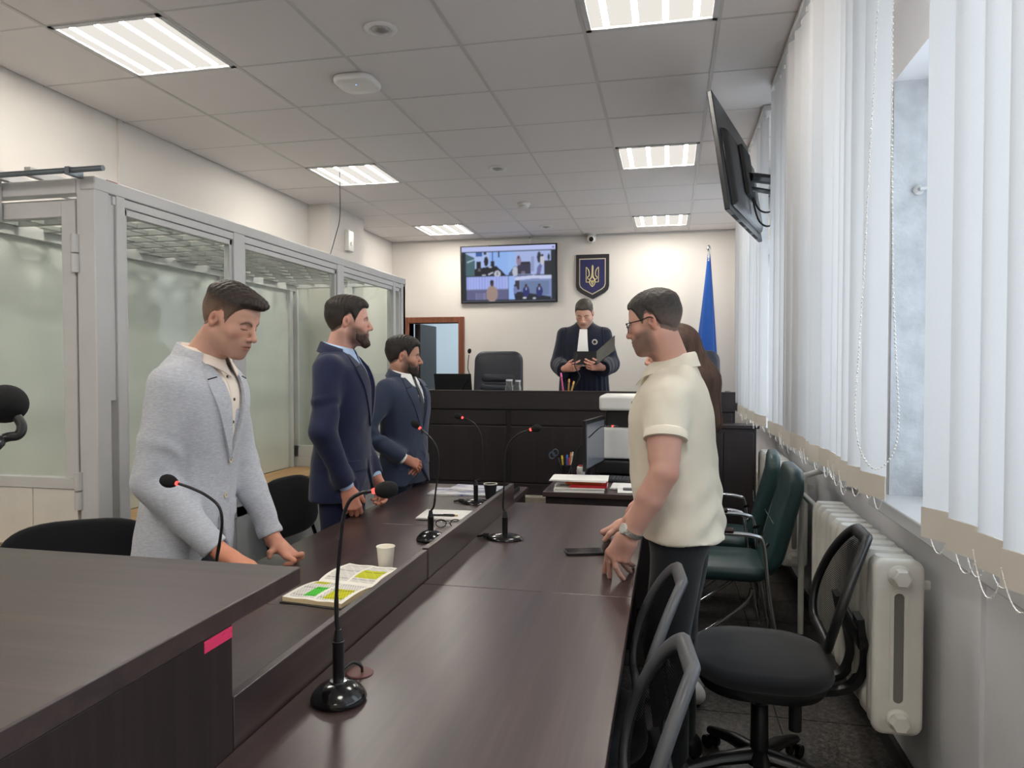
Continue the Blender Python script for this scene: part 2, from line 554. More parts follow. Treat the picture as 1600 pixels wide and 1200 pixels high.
# door opening and the lit room beyond
fr = MB()
fr.bx(DX0 - 0.07, DX0, Y_BACK - 0.03, Y_BACK + 0.15, 0, DZ + 0.07).bx(DX1, DX1 + 0.07, Y_BACK - 0.03, Y_BACK + 0.15, 0, DZ + 0.07).bx(DX0, DX1, Y_BACK - 0.03, Y_BACK + 0.15, DZ, DZ + 0.07)
door1 = tag(fr.build('door_1', M['door_wood'], bevel=0.006), 'reddish wooden frame of the open doorway behind the bench', kind='structure')
nb = MB()
nb.bx(-4.2, -1.2, 10.2, 10.3, 0, 3).bx(-4.2, -4.1, 8.35, 10.3, 0, 3).bx(-1.3, -1.2, 8.35, 10.3, 0, 3).bx(-4.2, -1.2, 8.35, 10.3, 2.9, 3.0).bx(-4.2, -1.2, 8.35, 10.3, -0.1, 0)
nbo = tag(nb.build('wall_next_room', simple('pale blue grey wall', srgb(196, 206, 210), 0.7)), 'pale walls of the room seen through the doorway', kind='structure')
MB().bx(-3.05, -2.98, 8.36, 8.98, 0.02, DZ).build('door_leaf', simple('dark open door', srgb(44, 36, 36), 0.4), door1)
nl = thing('ceiling_light', 'added light panel, out of view, for the room behind the open doorway', 'ceiling light', (-2.5, 9.3, 2.9))  # glowing panel added out of view to light the room beyond
MB().bx(-.32, .32, -.32, .32, -.03, 0).build('frame', M['white_metal'], nl, bevel=.004)
MB().bx(-.3, .3, -.3, .3, -.034, -.03).build('diffuser', emit('added cool glow', (0.86, 0.94, 1.0, 1), 8.0), nl)

# right wall: three window bays, piers between, sill boards
XW = X_RIGHT
BAYS = [(0.2, 3.12, 1), (3.62, 5.75, 2), (6.15, 7.6, 3)]     # y0, y1
WZ0, WZ1 = 0.985, 2.62
TH = 0.34
wr = MB()
wr.bx(XW, XW + TH, Y_FRONT, Y_BACK, 0, WZ0).bx(XW, XW + TH, Y_FRONT, Y_BACK, WZ1, Z_CEIL + .03)
ys = [Y_FRONT] + [q for b in BAYS for q in b[:2]] + [Y_BACK]
for k in range(0, len(ys), 2):
    wr.bx(XW, XW + TH, ys[k], ys[k + 1], WZ0, WZ1)
wall_right = tag(wr.build('wall_right', M['wall_right']), 'pale grey outer wall with the window bays', kind='structure')
MB().bx(X_RIGHT - 0.012, X_RIGHT, 1.9, 1.915, 0.0, 0.935).build('wall_joint', M['white_metal'], wall_right)
MB().bx(X_RIGHT - 0.012, X_RIGHT, 2.2, 2.235, 0.0, 0.935).build('wall_pipe_cover', M['wall_right'], wall_right)
tag(MB().bx(X_RIGHT - 0.02, X_RIGHT, Y_FRONT, Y_BACK, 0, 0.07).build('baseboard_right', simple('dark skirting', srgb(52, 48, 46), 0.5)), 'dark skirting below the window wall', kind='structure')
MB().bx(X_RIGHT, X_RIGHT + 0.17, 3.10, 3.12, WZ0, WZ1).build('plaster_reveal', M['plaster'], wall_right)
hk = MB(); hk.tube([(0.95, 3.10, 2.19), (0.95, 3.075, 2.19), (1.06, 3.075, 2.2)], 0.008, 8); hk.lathe([(0.02, 0), (0.02, 0.01), (0.012, 0.014)], (0.95, 3.10, 2.19), 14, rot=(PI / 2, 0, 0))
hk.build('reveal_hook', M['white_metal'], wall_right)
for y0, y1, n in BAYS:
    xf = XW + 0.20
    f = MB()
    f.bx(xf, xf + 0.06, y0, y0 + 0.07, WZ0, WZ1).bx(xf, xf + 0.06, y1 - 0.07, y1, WZ0, WZ1).bx(xf, xf + 0.06, y0, y1, WZ0, WZ0 + 0.07).bx(xf, xf + 0.06, y0, y1, WZ1 - 0.07, WZ1)
    k = max(2, round((y1 - y0) / 0.75))
    wo = tag(f.build('window_%d' % n, M['white_metal']), 'white framed window behind the vertical blinds, bay %s' % ['', 'nearest the camera', 'in the middle', 'nearest the judge'][n], kind='structure')
    for q in range(1, k):
        yy = y0 + (y1 - y0) * q / k
        MB().bx(xf, xf + 0.06, yy - 0.035, yy + 0.035, WZ0, WZ1).build('mullion', M['white_metal'], wo)
    for q in range(k):
        a, b = y0 + (y1 - y0) * q / k + .03, y0 + (y1 - y0) * (q + 1) / k - .03
        MB().bx(xf + 0.028, xf + 0.032, a, b, WZ0 + 0.05, WZ1 - 0.05).build('pane', M['glass_win'], wo)
    MB().bx(XW - 0.06, XW + 0.22, y0 - 0.05, y1 + 0.05, WZ0 - 0.05, WZ0 + 0.002).build('window_sill', M['white_metal'], wo, bevel=0.006)
    pl = bpy.data.lights.new('sky portal', 'AREA'); pl.shape = 'RECTANGLE'; pl.size = y1 - y0; pl.size_y = WZ1 - WZ0
    pl.cycles.is_portal = True
    po = bpy.data.objects.new('sky_portal', pl); COL.objects.link(po)
    po.location = (XW + 0.45, (y0 + y1) / 2, (WZ0 + WZ1) / 2); po.rotation_euler = (PI / 2, 0, PI / 2)
# ================================================================== helpers for placing
_cy, _sy = math.cos(math.radians(12.34)), math.sin(math.radians(12.34))
_cp, _sp = math.cos(math.radians(1.4)), math.sin(math.radians(1.4))
_FW = np.array([-_sy * _cp, _cy * _cp, -_sp]); _RT = np.array([_cy, _sy, 0.0]); _UP = np.cross(_RT, _FW)
def at(u, v, Y):
    """room point at depth Y that a measured photo position belongs to"""
    d = _FW + _RT * (u - 800) / 1120.0 - _UP * (v - 600) / 1120.0
    return np.array([0, 0, CAM_H]) + d * (Y / d[1])

# ================================================================== tables
def table(name, label, x0, x1, y0, y1, panels, grain='wenge_y', z=TABLE_Z, group=None, th=0.03):
    c = ((x0 + x1) / 2, (y0 + y1) / 2, 0)
    t = thing(name, label, 'table', c, group=group)
    MB().bx(x0, x1, y0 + 0.0008, y1 - 0.0008, z - th, z).build('tabletop', M[grain], t, bevel=0.002, world=True)
    for nm, b in panels:
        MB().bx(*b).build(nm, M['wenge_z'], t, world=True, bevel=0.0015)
    return t
XD = -0.838     # divider line between the two rows of tables
RX0, RX1 = -0.826, -0.112
G = 'dark laminate tables in two rows'
table('desk_table', 'near dark laminate table holding the big microphone in front', RX0, RX1, 0.55, 2.335,
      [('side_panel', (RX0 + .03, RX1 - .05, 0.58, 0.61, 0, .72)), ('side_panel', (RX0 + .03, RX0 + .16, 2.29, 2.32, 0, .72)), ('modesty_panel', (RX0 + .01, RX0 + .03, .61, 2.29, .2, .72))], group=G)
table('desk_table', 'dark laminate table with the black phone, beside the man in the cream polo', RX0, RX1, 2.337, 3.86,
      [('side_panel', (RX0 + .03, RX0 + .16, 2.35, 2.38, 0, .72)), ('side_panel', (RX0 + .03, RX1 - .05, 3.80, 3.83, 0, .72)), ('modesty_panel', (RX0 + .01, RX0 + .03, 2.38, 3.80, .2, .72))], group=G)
LX0, LX1 = -1.55, -0.852
def ltable(label, y0, y1):
    return table('desk_table', label, LX0, LX1, y0, y1, [('side_panel', (LX0 + .06, LX1 - .03, y0 + .02, y0 + .045, 0, .72)), ('side_panel', (LX0 + .06, LX1 - .03, y1 - .045, y1 - .02, 0, .72)), ('modesty_panel', (LX1 - .03, LX1 - .01, y0 + .045, y1 - .045, .2, .72))], group=G)
ltable('dark laminate table half hidden behind the tall foreground counter', 1.235, 2.03)
ltable('dark laminate table with the open highlighted book and white cup', 2.032, 3.2)
ltable('far dark laminate table with the black cup and magazines', 3.202, 4.37)
d1 = tag(MB().bx(XD - .011, XD + .009, 1.24, 2.392, .52, .853).build('divider_panel', M['wenge_y'], bevel=.002), 'low dark divider panel beside the open book', 'panel', 'low divider panels between the tables')
d2 = tag(MB().bx(XD - .013, XD + .011, 2.40, 3.83, .52, .858).build('divider_panel', M['wenge_y'], bevel=.002), 'low dark divider panel between the phone and the black cup', 'panel', 'low divider panels between the tables')

# tall counter in the foreground left
ctr = thing('counter', 'tall dark laminate counter in the left foreground with a pink sticker', 'counter', (-1.25, 1.0, 0))
MB().bx(-1.75, -0.824, .35, 1.495, 1.0, 1.04).build('countertop', M['wenge_x'], ctr, bevel=.003, world=True)
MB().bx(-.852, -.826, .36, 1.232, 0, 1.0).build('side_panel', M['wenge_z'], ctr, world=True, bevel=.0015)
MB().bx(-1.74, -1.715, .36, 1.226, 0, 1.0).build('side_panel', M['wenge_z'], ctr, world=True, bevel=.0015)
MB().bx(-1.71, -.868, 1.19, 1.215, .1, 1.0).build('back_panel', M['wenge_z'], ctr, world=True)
def sticker_mat():
    t = NT('pink sticker with smudged print')
    n = t.noise(t.coords((4, 90, 260)), 1.0, 4.0, 0.7)
    t.base(t.ramp(n, [(0.60, srgb(238, 62, 112)), (0.66, srgb(140, 40, 70))]))
    t.set(Roughness=.5)
    return t.m
MB().bx(-.8260, -.8252, 1.146, 1.2315, .975, .997).build('sticker', sticker_mat(), ctr, world=True)

# small key with tag lying at the counter's foot
kf = thing('key_tag', 'tiny black and cream key tag beside the counter panel', 'key', (-.868, 1.5, TABLE_Z))
MB().box((0, 0, .003), (.03, .022, .005), (0, 0, .5)).build('tag', simple('cream tag', srgb(226, 214, 160), .5), kf, bevel=.001)
MB().ball((-.004, .018, .008), (.011, .011, .008), 10, 6).build('key_head', M['black_plastic'], kf, smooth=60)

# ================================================================== judge's podium and bench
pod = tag(MB().bx(X_LEFT + 1.05, X_RIGHT, 5.62, Y_BACK, 0, .45).build('floor_podium', simple('beige podium', srgb(150, 142, 130), .7, vary=(30, .1))), 'raised podium below the judge bench', kind='structure')
be = thing('judge_bench', 'long dark panelled judge bench on the podium', 'bench', (-.8, 6.0, .45))
BX0, BX1, BY = -2.12, .5, 5.75
MB().bx(BX0, BX1, BY, BY + .03, .45, 1.292).build('front_board', M['bench_z'], be, world=True)
MB().bx(BX0 - .01, BX1, BY - .022, BY, 1.15, 1.292).build('top_band', M['bench_x'], be, world=True, bevel=.003)
MB().bx(BX0 - .01, BX1, BY - .025, BY + .05, 1.292, 1.302).build('cap_strip', M['bench_x'], be, world=True)
xs = [BX0, -1.285, -.45, BX1]
for k in range(3):
    a, b = xs[k] + .022, xs[k + 1] - .022
    MB().bx(a, b, BY - .012, BY, 1.02, 1.138).build('upper_panel', M['bench_x'], be, world=True, bevel=.003)
    MB().bx(a, b, BY - .012, BY, .55, 1.008).build('front_panel', M['bench_z'], be, world=True, bevel=.003)
MB().bx(BX0, BX1, BY - .02, BY, .45, .54).build('plinth', M['bench_x'], be, world=True, bevel=.002)
MB().bx(BX0, BX1, BY + .03, BY + .62, 1.17, 1.2).build('desktop', M['bench_x'], be, world=True)
MB().bx(BX0, BX0 + .03, BY + .03, BY + .62, .45, 1.292).build('side_panel', M['bench_z'], be, world=True)
MB().bx(BX1 - .03, BX1, BY + .03, BY + .62, .45, 1.292).build('side_panel', M['bench_z'], be, world=True)
sc = thing('side_cabinet', 'lower dark cabinet at the right end of the judge bench', 'cabinet', (.4, 5.6, 0))
MB().bx(.16, .62, 5.42, 5.61, 0, 1.05).build('body', M['bench_z'], sc, world=True, bevel=.003)
MB().bx(.14, .64, 5.40, 5.612, 1.05, 1.075).build('top', M['bench_x'], sc, world=True, bevel=.003)
MB().bx(.185, .385, 5.408, 5.42, .08, 1.02).build('door', M['bench_z'], sc, world=True, bevel=.003)
MB().bx(.395, .60, 5.408, 5.42, .08, 1.02).build('door', M['bench_z'], sc, world=True, bevel=.003)

# clerk's desk
cd = thing('clerk_desk', 'dark clerk desk with printer and papers below the bench', 'desk', (-.3, 4.6, 0))
MB().bx(-.735, .0, 4.22, 4.94, .72, .75).build('tabletop', M['wenge_x'], cd, world=True, bevel=.002)
MB().bx(-.72, -.015, 4.24, 4.265, .08, .72).build('front_panel', M['bench_z'], cd, world=True)
MB().bx(-.72, -.695, 4.27, 4.92, 0, .72).build('side_panel', M['bench_z'], cd, world=True)
MB().bx(-.04, -.015, 4.27, 4.92, 0, .72).build('side_panel', M['bench_z'], cd, world=True)

# ================================================================== microphones
def mic(label, base, px, Y, style='dome', head_r=.017, stem=.10, group='gooseneck microphones', neck_r=.0036, head_dir=None, z0=TABLE_Z, ring=True, foam=True, cable=None):
    """base = (x, y) of the foot; px = neck points, measured, from the stem top to the head"""
    t = thing('gooseneck_microphone', label, 'microphone', (base[0], base[1], z0), group=group)
    b0 = np.array([base[0], base[1], z0])
    if style == 'dome':
        prof = [(.058, 0), (.062, .004), (.0625, .008), (.058, .018), (.047, .030), (.033, .039), (.018, .043), (.0, .0435)]
        MB().lathe(prof, (0, 0, 0), 32).build('base', M['black_gloss'], t, smooth=50)
        MB().lathe([(.012, .0425), (.019, .043), (.019, .0455), (.012, .046)], (0, 0, 0), 24).build('base_ring', M['chrome'], t, smooth=30)
        top = .043
    elif style == 'flat':
        prof = [(.060, 0), (.064, .003), (.062, .009), (.050, .017), (.030, .023), (.012, .026), (0, .0262)]
        MB().lathe(prof, (0, 0, 0), 32, sx=1.25, sy=.95).build('base', M['black_gloss'], t, smooth=50)
        MB().tube([(-.07, 0, .012), (-.095, 0, .012), (-.10, 0, .011), (-.125, .0, .006)], [.011, .011, .006, .004], 10).build('cable_plug', M['black_plastic'], t, smooth=40)
        top = .025
    else:
        MB().lathe([(.03, 0), (.032, .004), (.03, .01), (.012, .014), (0, .0145)], (0, 0, 0), 20).build('base', M['black_gloss'], t, smooth=40)
        top = .014
    MB().lathe([(.0, top - .004), (.0125, top - .004), (.0128, top + stem - .02), (.0135, top + stem - .019), (.0135, top + stem - .014), (.0118, top + stem - .013), (.007, top + stem + .012), (.0, top + stem + .012)], (0, 0, 0), 18).build('stem', M['black_plastic'], t, smooth=40)
    pts = [np.array([0, 0, top + stem + .008])] + [at(u, v, Y) - b0 for u, v in px]
    sp = spline(pts, 7)
    MB().tube(sp[:-2], [neck_r * 1.25 if i < len(sp) * .22 else neck_r for i in range(len(sp) - 2)], 9).build('gooseneck', M['black_plastic'], t, smooth=50)
    d = (np.array(sp[-1]) - np.array(sp[-4])); d /= np.linalg.norm(d)
    q = Vector((0, 0, 1)).rotation_difference(Vector(d)).to_matrix(); R = np.array(q)
    e = np.array(sp[-2])
    def along(prof, nm, m, s=40):
        mb = MB().lathe(prof, (0, 0, 0), 18); mb.v[-1] = mb.v[-1] @ R.T + e
        return mb.build(nm, m, t, smooth=s)
    if ring:
        along([(0, -.004), (.0062, -.004), (.0066, .006), (0, .006)], 'light_ring', M['red_glow'])
    if foam:
        h = head_r
        along([(0, .004), (h * .42, .004), (h * .62, .007), (h * .9, h * .95), (h, h * 1.5), (h * .93, h * 2.05), (h * .66, h * 2.55), (h * .3, h * 2.78), (0, h * 2.82)], 'windscreen', M['foam'], 60)
    else:
        along([(0, -.01), (.0055, -.01), (.006, .03), (.004, .034), (0, .034)], 'capsule', M['black_plastic'])
    return t

mic('large gooseneck microphone with domed base on the near table', (-.722, 1.475), [(526, 968), (526, 925), (530, 870), (536, 812), (546, 783), (563, 771), (578, 768), (586, 767)], 1.475, 'dome', .0195, .105, neck_r=.0042)
mic('gooseneck microphone before the man in the pale blue jacket, curving left', (-1.335, 1.93), [(338, 880), (344, 842), (347, 812), (341, 790), (322, 774), (300, 763), (283, 757), (276, 755)], 1.93, 'dome', .021, .07, neck_r=.0045)
mic('gooseneck microphone behind the divider panel, in front of the third suited man', (-1.00, 2.93), [(678, 790), (681, 765), (685, 735), (684, 705), (675, 687), (663, 675), (655, 668)], 2.93, 'dome', .017, .075)
mic('farthest table microphone, standing beside the black paper cup', (-1.03, 3.78), [(752, 745), (753, 712), (752, 684), (744, 665), (732, 656), (721, 652)], 3.78, 'flat', .017, .09)
mic('gooseneck microphone with a flat oval base left of the black phone', (-.692, 3.02), [(786, 790), (788, 750), (789, 718), (794, 696), (808, 680), (823, 673), (830, 671)], 3.02, 'flat', .017, .085)
mic('thin microphone on the clerk desk in front of the monitor', (-.615, 4.49), [(897, 716), (903, 702), (920, 684), (938, 668), (950, 666), (958, 666)], 4.49, 'small', .01, .05, neck_r=.004, foam=False)
mic('slim microphone on the judge bench beside the left leather chair', (-1.83, 6.05), [(732, 590), (731, 575), (732, 560), (733, 552)], 6.05, 'small', .017, .02, neck_r=.004, ring=False, z0=1.2)
mic('slim microphone on the bench in front of the judge', (-.84, 5.98), [(905, 592), (902, 580), (898, 572), (899, 563), (900, 558)], 5.98, 'small', .01, .01, neck_r=.004, foam=False, ring=False, z0=1.2)
# near microphone cut by the left picture edge, on the counter
mt = thing('gooseneck_microphone', 'close black microphone cut off by the left picture edge', 'microphone', (-.98, .62, 1.04), group='gooseneck microphones')
p_head = at(8, 631, .66) - np.array([-.98, .62, 1.04])
MB().lathe([(.058, 0), (.062, .004), (.058, .018), (.033, .039), (.0, .0435)], (0, 0, 0), 32).build('base', M['black_gloss'], mt, smooth=50)
MB().lathe([(0, .04), (.0125, .04), (.0125, .14), (.007, .155), (0, .155)], (0, 0, 0), 18).build('stem', M['black_plastic'], mt, smooth=40)
nk = spline([(0, 0, .15), (-.02, .02, .26), at(-40, 716, .63) - np.array([-.98, .62, 1.04]), at(4, 686, .645) - np.array([-.98, .62, 1.04]), at(28, 680, .655) - np.array([-.98, .62, 1.04]), at(34, 666, .66) - np.array([-.98, .62, 1.04]), at(26, 650, .66) - np.array([-.98, .62, 1.04])], 8)
MB().tube(nk, .0052, 10).build('gooseneck', M['black_plastic'], mt, smooth=60)
MB().ball(p_head, (.024, .022, .0215), 20, 14).build('windscreen', M['foam'], mt, smooth=80)

# cable grommet and cable behind the near microphone
gr = thing('cable_grommet', 'reddish round cable grommet in the tabletop behind the big microphone', 'grommet', (-.735, 1.615, TABLE_Z))
MB().lathe([(.02, .0), (.033, .0), (.034, .002), (.031, .004), (.02, .004)], (0, 0, 0), 28).build('ring', simple('red brown plastic', srgb(92, 46, 42), .4), gr, smooth=30)
MB().lathe([(0, .0), (.021, .0), (.021, .0012), (0, .0012)], (0, 0, 0), 24).build('hole', M['black_matt'], gr)
tag(MB().tube(spline([(-.74, 1.51, .768), (-.755, 1.54, .775), (-.745, 1.59, .785), (-.73, 1.612, .77), (-.728, 1.615, .753)], 8), .0035, 8).build('microphone_cable', M['black_plastic'], smooth=60), 'short black cable looping from the big microphone to the grommet', 'cable')

# ================================================================== things on the tables
def cup(label, loc, col, inner, h=.085, r0=.027, r1=.038, group='paper cups'):
    t = thing('paper_cup', label, 'cup', loc, group=group)
    MB().lathe([(r0 - .003, .004), (r0, 0), (r1, h), (r1 - .0015, h), (r0 - .002, .005), (0, .005)], (0, 0, 0), 28).build('wall', simple('cup outside', col, .5), t, smooth=40)
    a = np.arange(28) * 2 * PI / 28
    MB().tube([(r1 * math.cos(q), r1 * math.sin(q), h) for q in a], .0022, 8, closed=True).build('rim', simple('cup rim', inner, .5), t, smooth=60)
    MB().lathe([(0, h * .72), (r0 + (r1 - r0) * .72 - .001, h * .72), (r0 + (r1 - r0) * .72 - .001, h * .73), (0, h * .73)], (0, 0, 0), 24).build('inside', simple('cup inside', inner, .6), t)
    return t
cup('white paper cup standing beside the open book', (-1.03, 2.50, TABLE_Z), srgb(238, 232, 218), srgb(240, 236, 224), .078, .026, .0335)
cup('black paper cup with white rim next to the far microphone', (-.985, 3.93, TABLE_Z), srgb(26, 26, 30), srgb(236, 228, 214), .085, .027, .038)

# open book with highlighted columns
def book_page_mat():
    t = NT('printed page'); t.base(t.attr()); t.set(Roughness=.8); return t.m
bk = thing('open_book', 'thick open book with yellow and green highlighted paragraphs', 'book', (-1.07, 2.245, TABLE_Z), math.radians(-6))
PM = book_page_mat()
def page(side):
    # side -1: near page, +1: far page ; spine along local x at y=0
    W, D = .215, .21
    nu, nv = 90, 90
    u = np.linspace(-W / 2, W / 2, nu); s = np.linspace(0, 1, nv)
    U, S = np.meshgrid(u, s)
    hgt = (.010 + .020 * np.sin(np.clip(S * 1.25, 0, 1) * PI * .5) ** .8 * (1 - .62 * S)) if side < 0 else (.010 + .026 * np.sin(np.clip(S * 1.3, 0, 1) * PI * .5) ** .8 * (1 - .7 * S))
    hgt = hgt + .0012 * np.sin(U * 70 + S * 3) * S
    g = np.stack([U, side * S * D * .96, hgt], 2)
    if side < 0:
        g = g[:, ::-1]; U = U[:, ::-1]
    mb = MB().sheet(g)
    # closed block below: skirt to the cover
    lo = g.copy(); lo[..., 2] = .004
    n0 = nv * nu
    brd = [(0, j) for j in range(nu)] + [(i, nu - 1) for i in range(1, nv)] + [(nv - 1, j) for j in range(nu - 2, -1, -1)] + [(i, 0) for i in range(nv - 2, 0, -1)]
    top = np.array([g[a] for a in brd]); bot = top.copy(); bot[:, 2] = .004
    k = len(brd)
    mb.add(np.concatenate([top, bot]), [((i + 1) % k, i, k + i, k + (i + 1) % k) for i in range(k)])
    me = mb.mesh('page_block', 60)
    col = np.zeros((len(me.vertices), 4)); col[:, 3] = 1
    paper = np.array(srgb(238, 234, 224)[:3])
    c = np.tile(paper, (n0, 1))
    uu = (U.ravel() / W + .5); ss = S.ravel()
    txt = (np.abs((ss * 46) % 1 - .5) < .28)
    colm = ((uu > .06) & (uu < .48)) | ((uu > .52) & (uu < .94))
    inr = (ss > .06) & (ss < .93)
    words = (np.sin(uu * 410 + np.floor(ss * 46) * 7.7) > -.55)
    ink = txt & colm & inr & words
    c[ink] = np.array(srgb(150, 148, 146)[:3])
    def hi(u0, u1, s0, s1, rgb):
        mk = (uu > u0) & (uu < u1) & (ss > s0) & (ss < s1)
        c[mk] = c[mk] * np.array(srgb(*rgb)[:3]) * 1.05
    if side < 0:
        hi(.06, .30, .04, .26, (226, 226, 60)); hi(.26, .47, .42, .86, (80, 226, 60)); hi(.60, .93, .42, .88, (226, 228, 20))
    else:
        hi(.52, .93, .22, .62, (222, 228, 40))
    col[:n0, :3] = np.clip(c, 0, 1)
    col[n0:, :3] = np.array(srgb(226, 206, 164)[:3])
    a = me.color_attributes.new('Col', 'FLOAT_COLOR', 'POINT'); a.data.foreach_set('color', col.ravel())
    return link_mesh('page_block', me, PM, bk)
page(-1); page(1)
MB().bx(-.112, .112, -.212, .212, 0, .004).build('cover', M['black_plastic'], bk, bevel=.0015)
MB().bx(-.126, -.10, -.07, -.055, .001, .004).build('ribbon', M['black_plastic'], bk)

def papers(name, label, loc, w, d, h, rz, cat='papers', mat=None, sheets=3, group=None):
    t = thing(name, label, cat, loc, rz, group)
    for k in range(sheets):
        hh = h / sheets
        MB().box((random.uniform(-.006, .006), random.uniform(-.006, .006), hh * (k + .5)), (w, d, hh * .96), (0, 0, random.uniform(-.03, .03))).build('sheet', mat or M['paper'], t)
    return t
def print_mat():
    t = NT('printed sheet')
    n = t.noise(t.coords((30, 340, 1)), 1.0, 3.0, .7)
    t.base(t.ramp(n, [(.56, srgb(236, 234, 230)), (.64, srgb(170, 168, 168))])); t.set(Roughness=.8)
    return t.m
PRN = print_mat()
papers('paper_pad', 'white paper pad with a black pen lying on it', (-1.06, 3.42, TABLE_Z), .30, .21, .012, .05, mat=PRN)
pen = thing('pen', 'black ballpoint pen lying on the white paper pad', 'pen', (-1.075, 3.36, TABLE_Z + .012), .12)
MB().tube([(-.07, 0, .006), (-.058, 0, .006), (.05, 0, .006), (.052, 0, .006)], [.001, .005, .0055, .004], 10).build('barrel', M['black_gloss'], pen, smooth=40)
MB().tube([(.05, 0, .006), (.066, 0, .006)], [.0045, .004], 10).build('cap', simple('brass', srgb(190, 160, 110), .35, .6), pen, smooth=40)
MB().box((.02, 0, .0122), (.05, .003, .0012)).build('clip', M['black_plastic'], pen)
gl = thing('eyeglasses', 'folded dark eyeglasses behind the divider beside the paper pad', 'glasses', (-1.0, 3.18, TABLE_Z), .3)
for s in (-1, 1):
    a = np.arange(20) * 2 * PI / 20
    MB().tube([(s * .033 + .024 * math.cos(q), 0, .02 + .018 * math.sin(q)) for q in a], .0022, 7, closed=True).build('lens_rim', M['black_gloss'], gl, smooth=60)
    MB().tube([(s * .058, 0, .026), (s * .058, .02, .027), (-s * .01, .035 + .006 * s, .012)], .002, 7).build('temple', M['chrome'], gl, smooth=60)
MB().tube([(-.01, 0, .026), (0, 0, .03), (.01, 0, .026)], .0018, 7).build('bridge', M['chrome'], gl, smooth=60)
def mag_mat():
    t = NT('magazine cover'); n = t.noise(t.coords((6, 18, 6)), 1.0, 4.0, .7)
    t.base(t.ramp(n, [(.35, srgb(228, 226, 222)), (.5, srgb(205, 205, 212)), (.6, srgb(96, 108, 168)), (.72, srgb(214, 208, 198))])); t.set(Roughness=.35)
    return t.m
MG = mag_mat()
papers('magazine', 'open printed magazine under the other one on the far table', (-1.20, 4.08, TABLE_Z), .36, .22, .010, .06, 'magazine', MG, 2, 'magazines on the far table')
papers('magazine', 'blue and white magazine lying on top at the far table end', (-1.13, 4.15, TABLE_Z + .0105), .30, .17, .012, -.05, 'magazine', MG, 2, 'magazines on the far table')
nb_ = thing('black_box', 'small black box lying against the end of the divider', 'box', (-.91, 4.12, TABLE_Z))
MB().box((0, 0, .014), (.07, .2, .028)).build('body', M['black_plastic'], nb_, bevel=.003)
MB().box((0, 0, .030), (.06, .19, .004)).build('lid', M['black_gloss'], nb_, bevel=.001)

ph = thing('smartphone', 'black smartphone lying face up on the table near the polo man', 'phone', (-.33, 2.86, TABLE_Z), math.radians(-72))
rr = []
for cx_, cy_, a0 in ((.031, .068, 0), (-.031, .068, 90), (-.031, -.068, 180), (.031, -.068, 270)):
    rr += [(cx_ + .008 * math.cos(math.radians(a0 + q)), cy_ + .008 * math.sin(math.radians(a0 + q))) for q in (0, 30, 60, 90)]
MB().prism(rr, 0, .011).build('case', M['black_plastic'], ph, bevel=.002)
MB().prism([(a * .93, b * .96) for a, b in rr], .011, .0116).build('screen', M['black_gloss'], ph)

# ---- clerk desk things
cz = .75
papers('paper_stack', 'lower stack of white papers at the corner of the clerk desk', (-.53, 4.35, cz), .30, .22, .022, .08, sheets=5)
def book(name, label, loc, s, rz, col, group='law books on the clerk desk'):
    t = thing(name, label, 'book', loc, rz, group)
    w, d, h = s
    MB().box((0.002, 0, h / 2), (w - .004, d - .006, h * .8)).build('pages', M['paper'], t)
    c = simple(label[:20], col, .45)
    MB().box((0, 0, h * .05), (w, d, h * .1)).build('cover', c, t); MB().box((0, 0, h * .95), (w, d, h * .1)).build('cover', c, t)
    MB().box((0, -d / 2 + .002, h / 2), (w, .004, h)).build('spine', c, t)
    return t
book('law_book', 'thin red book below the orange one on the clerk desk', (-.47, 4.35, cz + .0225), (.22, .16, .018), .04, srgb(196, 28, 40))
book('law_book', 'orange book on top of the red one on the clerk desk', (-.50, 4.36, cz + .041), (.22, .16, .020), .06, srgb(214, 92, 32))
papers('paper_stack', 'white folder of papers lying on the orange book', (-.53, 4.36, cz + .0615), .34, .22, .010, .03, sheets=3)
papers('paper_stack', 'white printed sheets in the middle of the clerk desk', (-.22, 4.47, cz), .24, .2, .012, -.04, mat=PRN)
papers('paper_stack', 'white sheets under the dark pen at the front of the clerk desk', (-.2, 4.32, cz), .2, .12, .01, .05)
fp = thing('document_tray', 'dark slim folder lying on the white sheets of the clerk desk', 'folder', (-.19, 4.33, cz + .0103), .05)
MB().box((0, 0, .005), (.15, .05, .01)).build('cover', M['grey_plastic'], fp, bevel=.002)
pc = thing('pen_holder', 'dark pen holder with scissors and coloured pens on the clerk desk', 'pen holder', (-.665, 4.74, cz))
MB().lathe([(.036, 0), (.038, .004), (.038, .095), (.035, .095), (.034, .006), (0, .006)], (0, 0, 0), 20).build('cup', M['black_plastic'], pc, smooth=40)
def stick(name, label, loc, tip, col, r=.0045, group='pens in the clerk holder'):
    t = thing(name, label, 'pen', loc, group=group)
    tip = np.array(tip)
    MB().tube([(0, 0, 0), tip * .86], r, 8).build('barrel', simple('pen ' + label[:12], col, .4), t, smooth=60)
    MB().tube([tip * .86, tip], [r * 1.25, r * .9], 8).build('cap', simple('pen cap ' + label[:12], tuple(min(1, q * 1.5) for q in col[:3]) + (1,), .4), t, smooth=60)
zb = cz + .008
stick('pen', 'yellow pen in the clerk pen holder', (-.68, 4.73, zb), (-.012, -.01, .15), srgb(214, 184, 60), .006)
stick('pen', 'blue pen in the clerk pen holder', (-.66, 4.725, zb), (.004, -.012, .155), srgb(60, 110, 200), .006)
stick('pen', 'orange pencil in the clerk pen holder', (-.65, 4.74, zb), (.016, -.004, .17), srgb(214, 130, 70))
stick('pen', 'white pen in the clerk pen holder', (-.645, 4.73, zb), (.026, -.008, .175), srgb(226, 214, 206), .005)
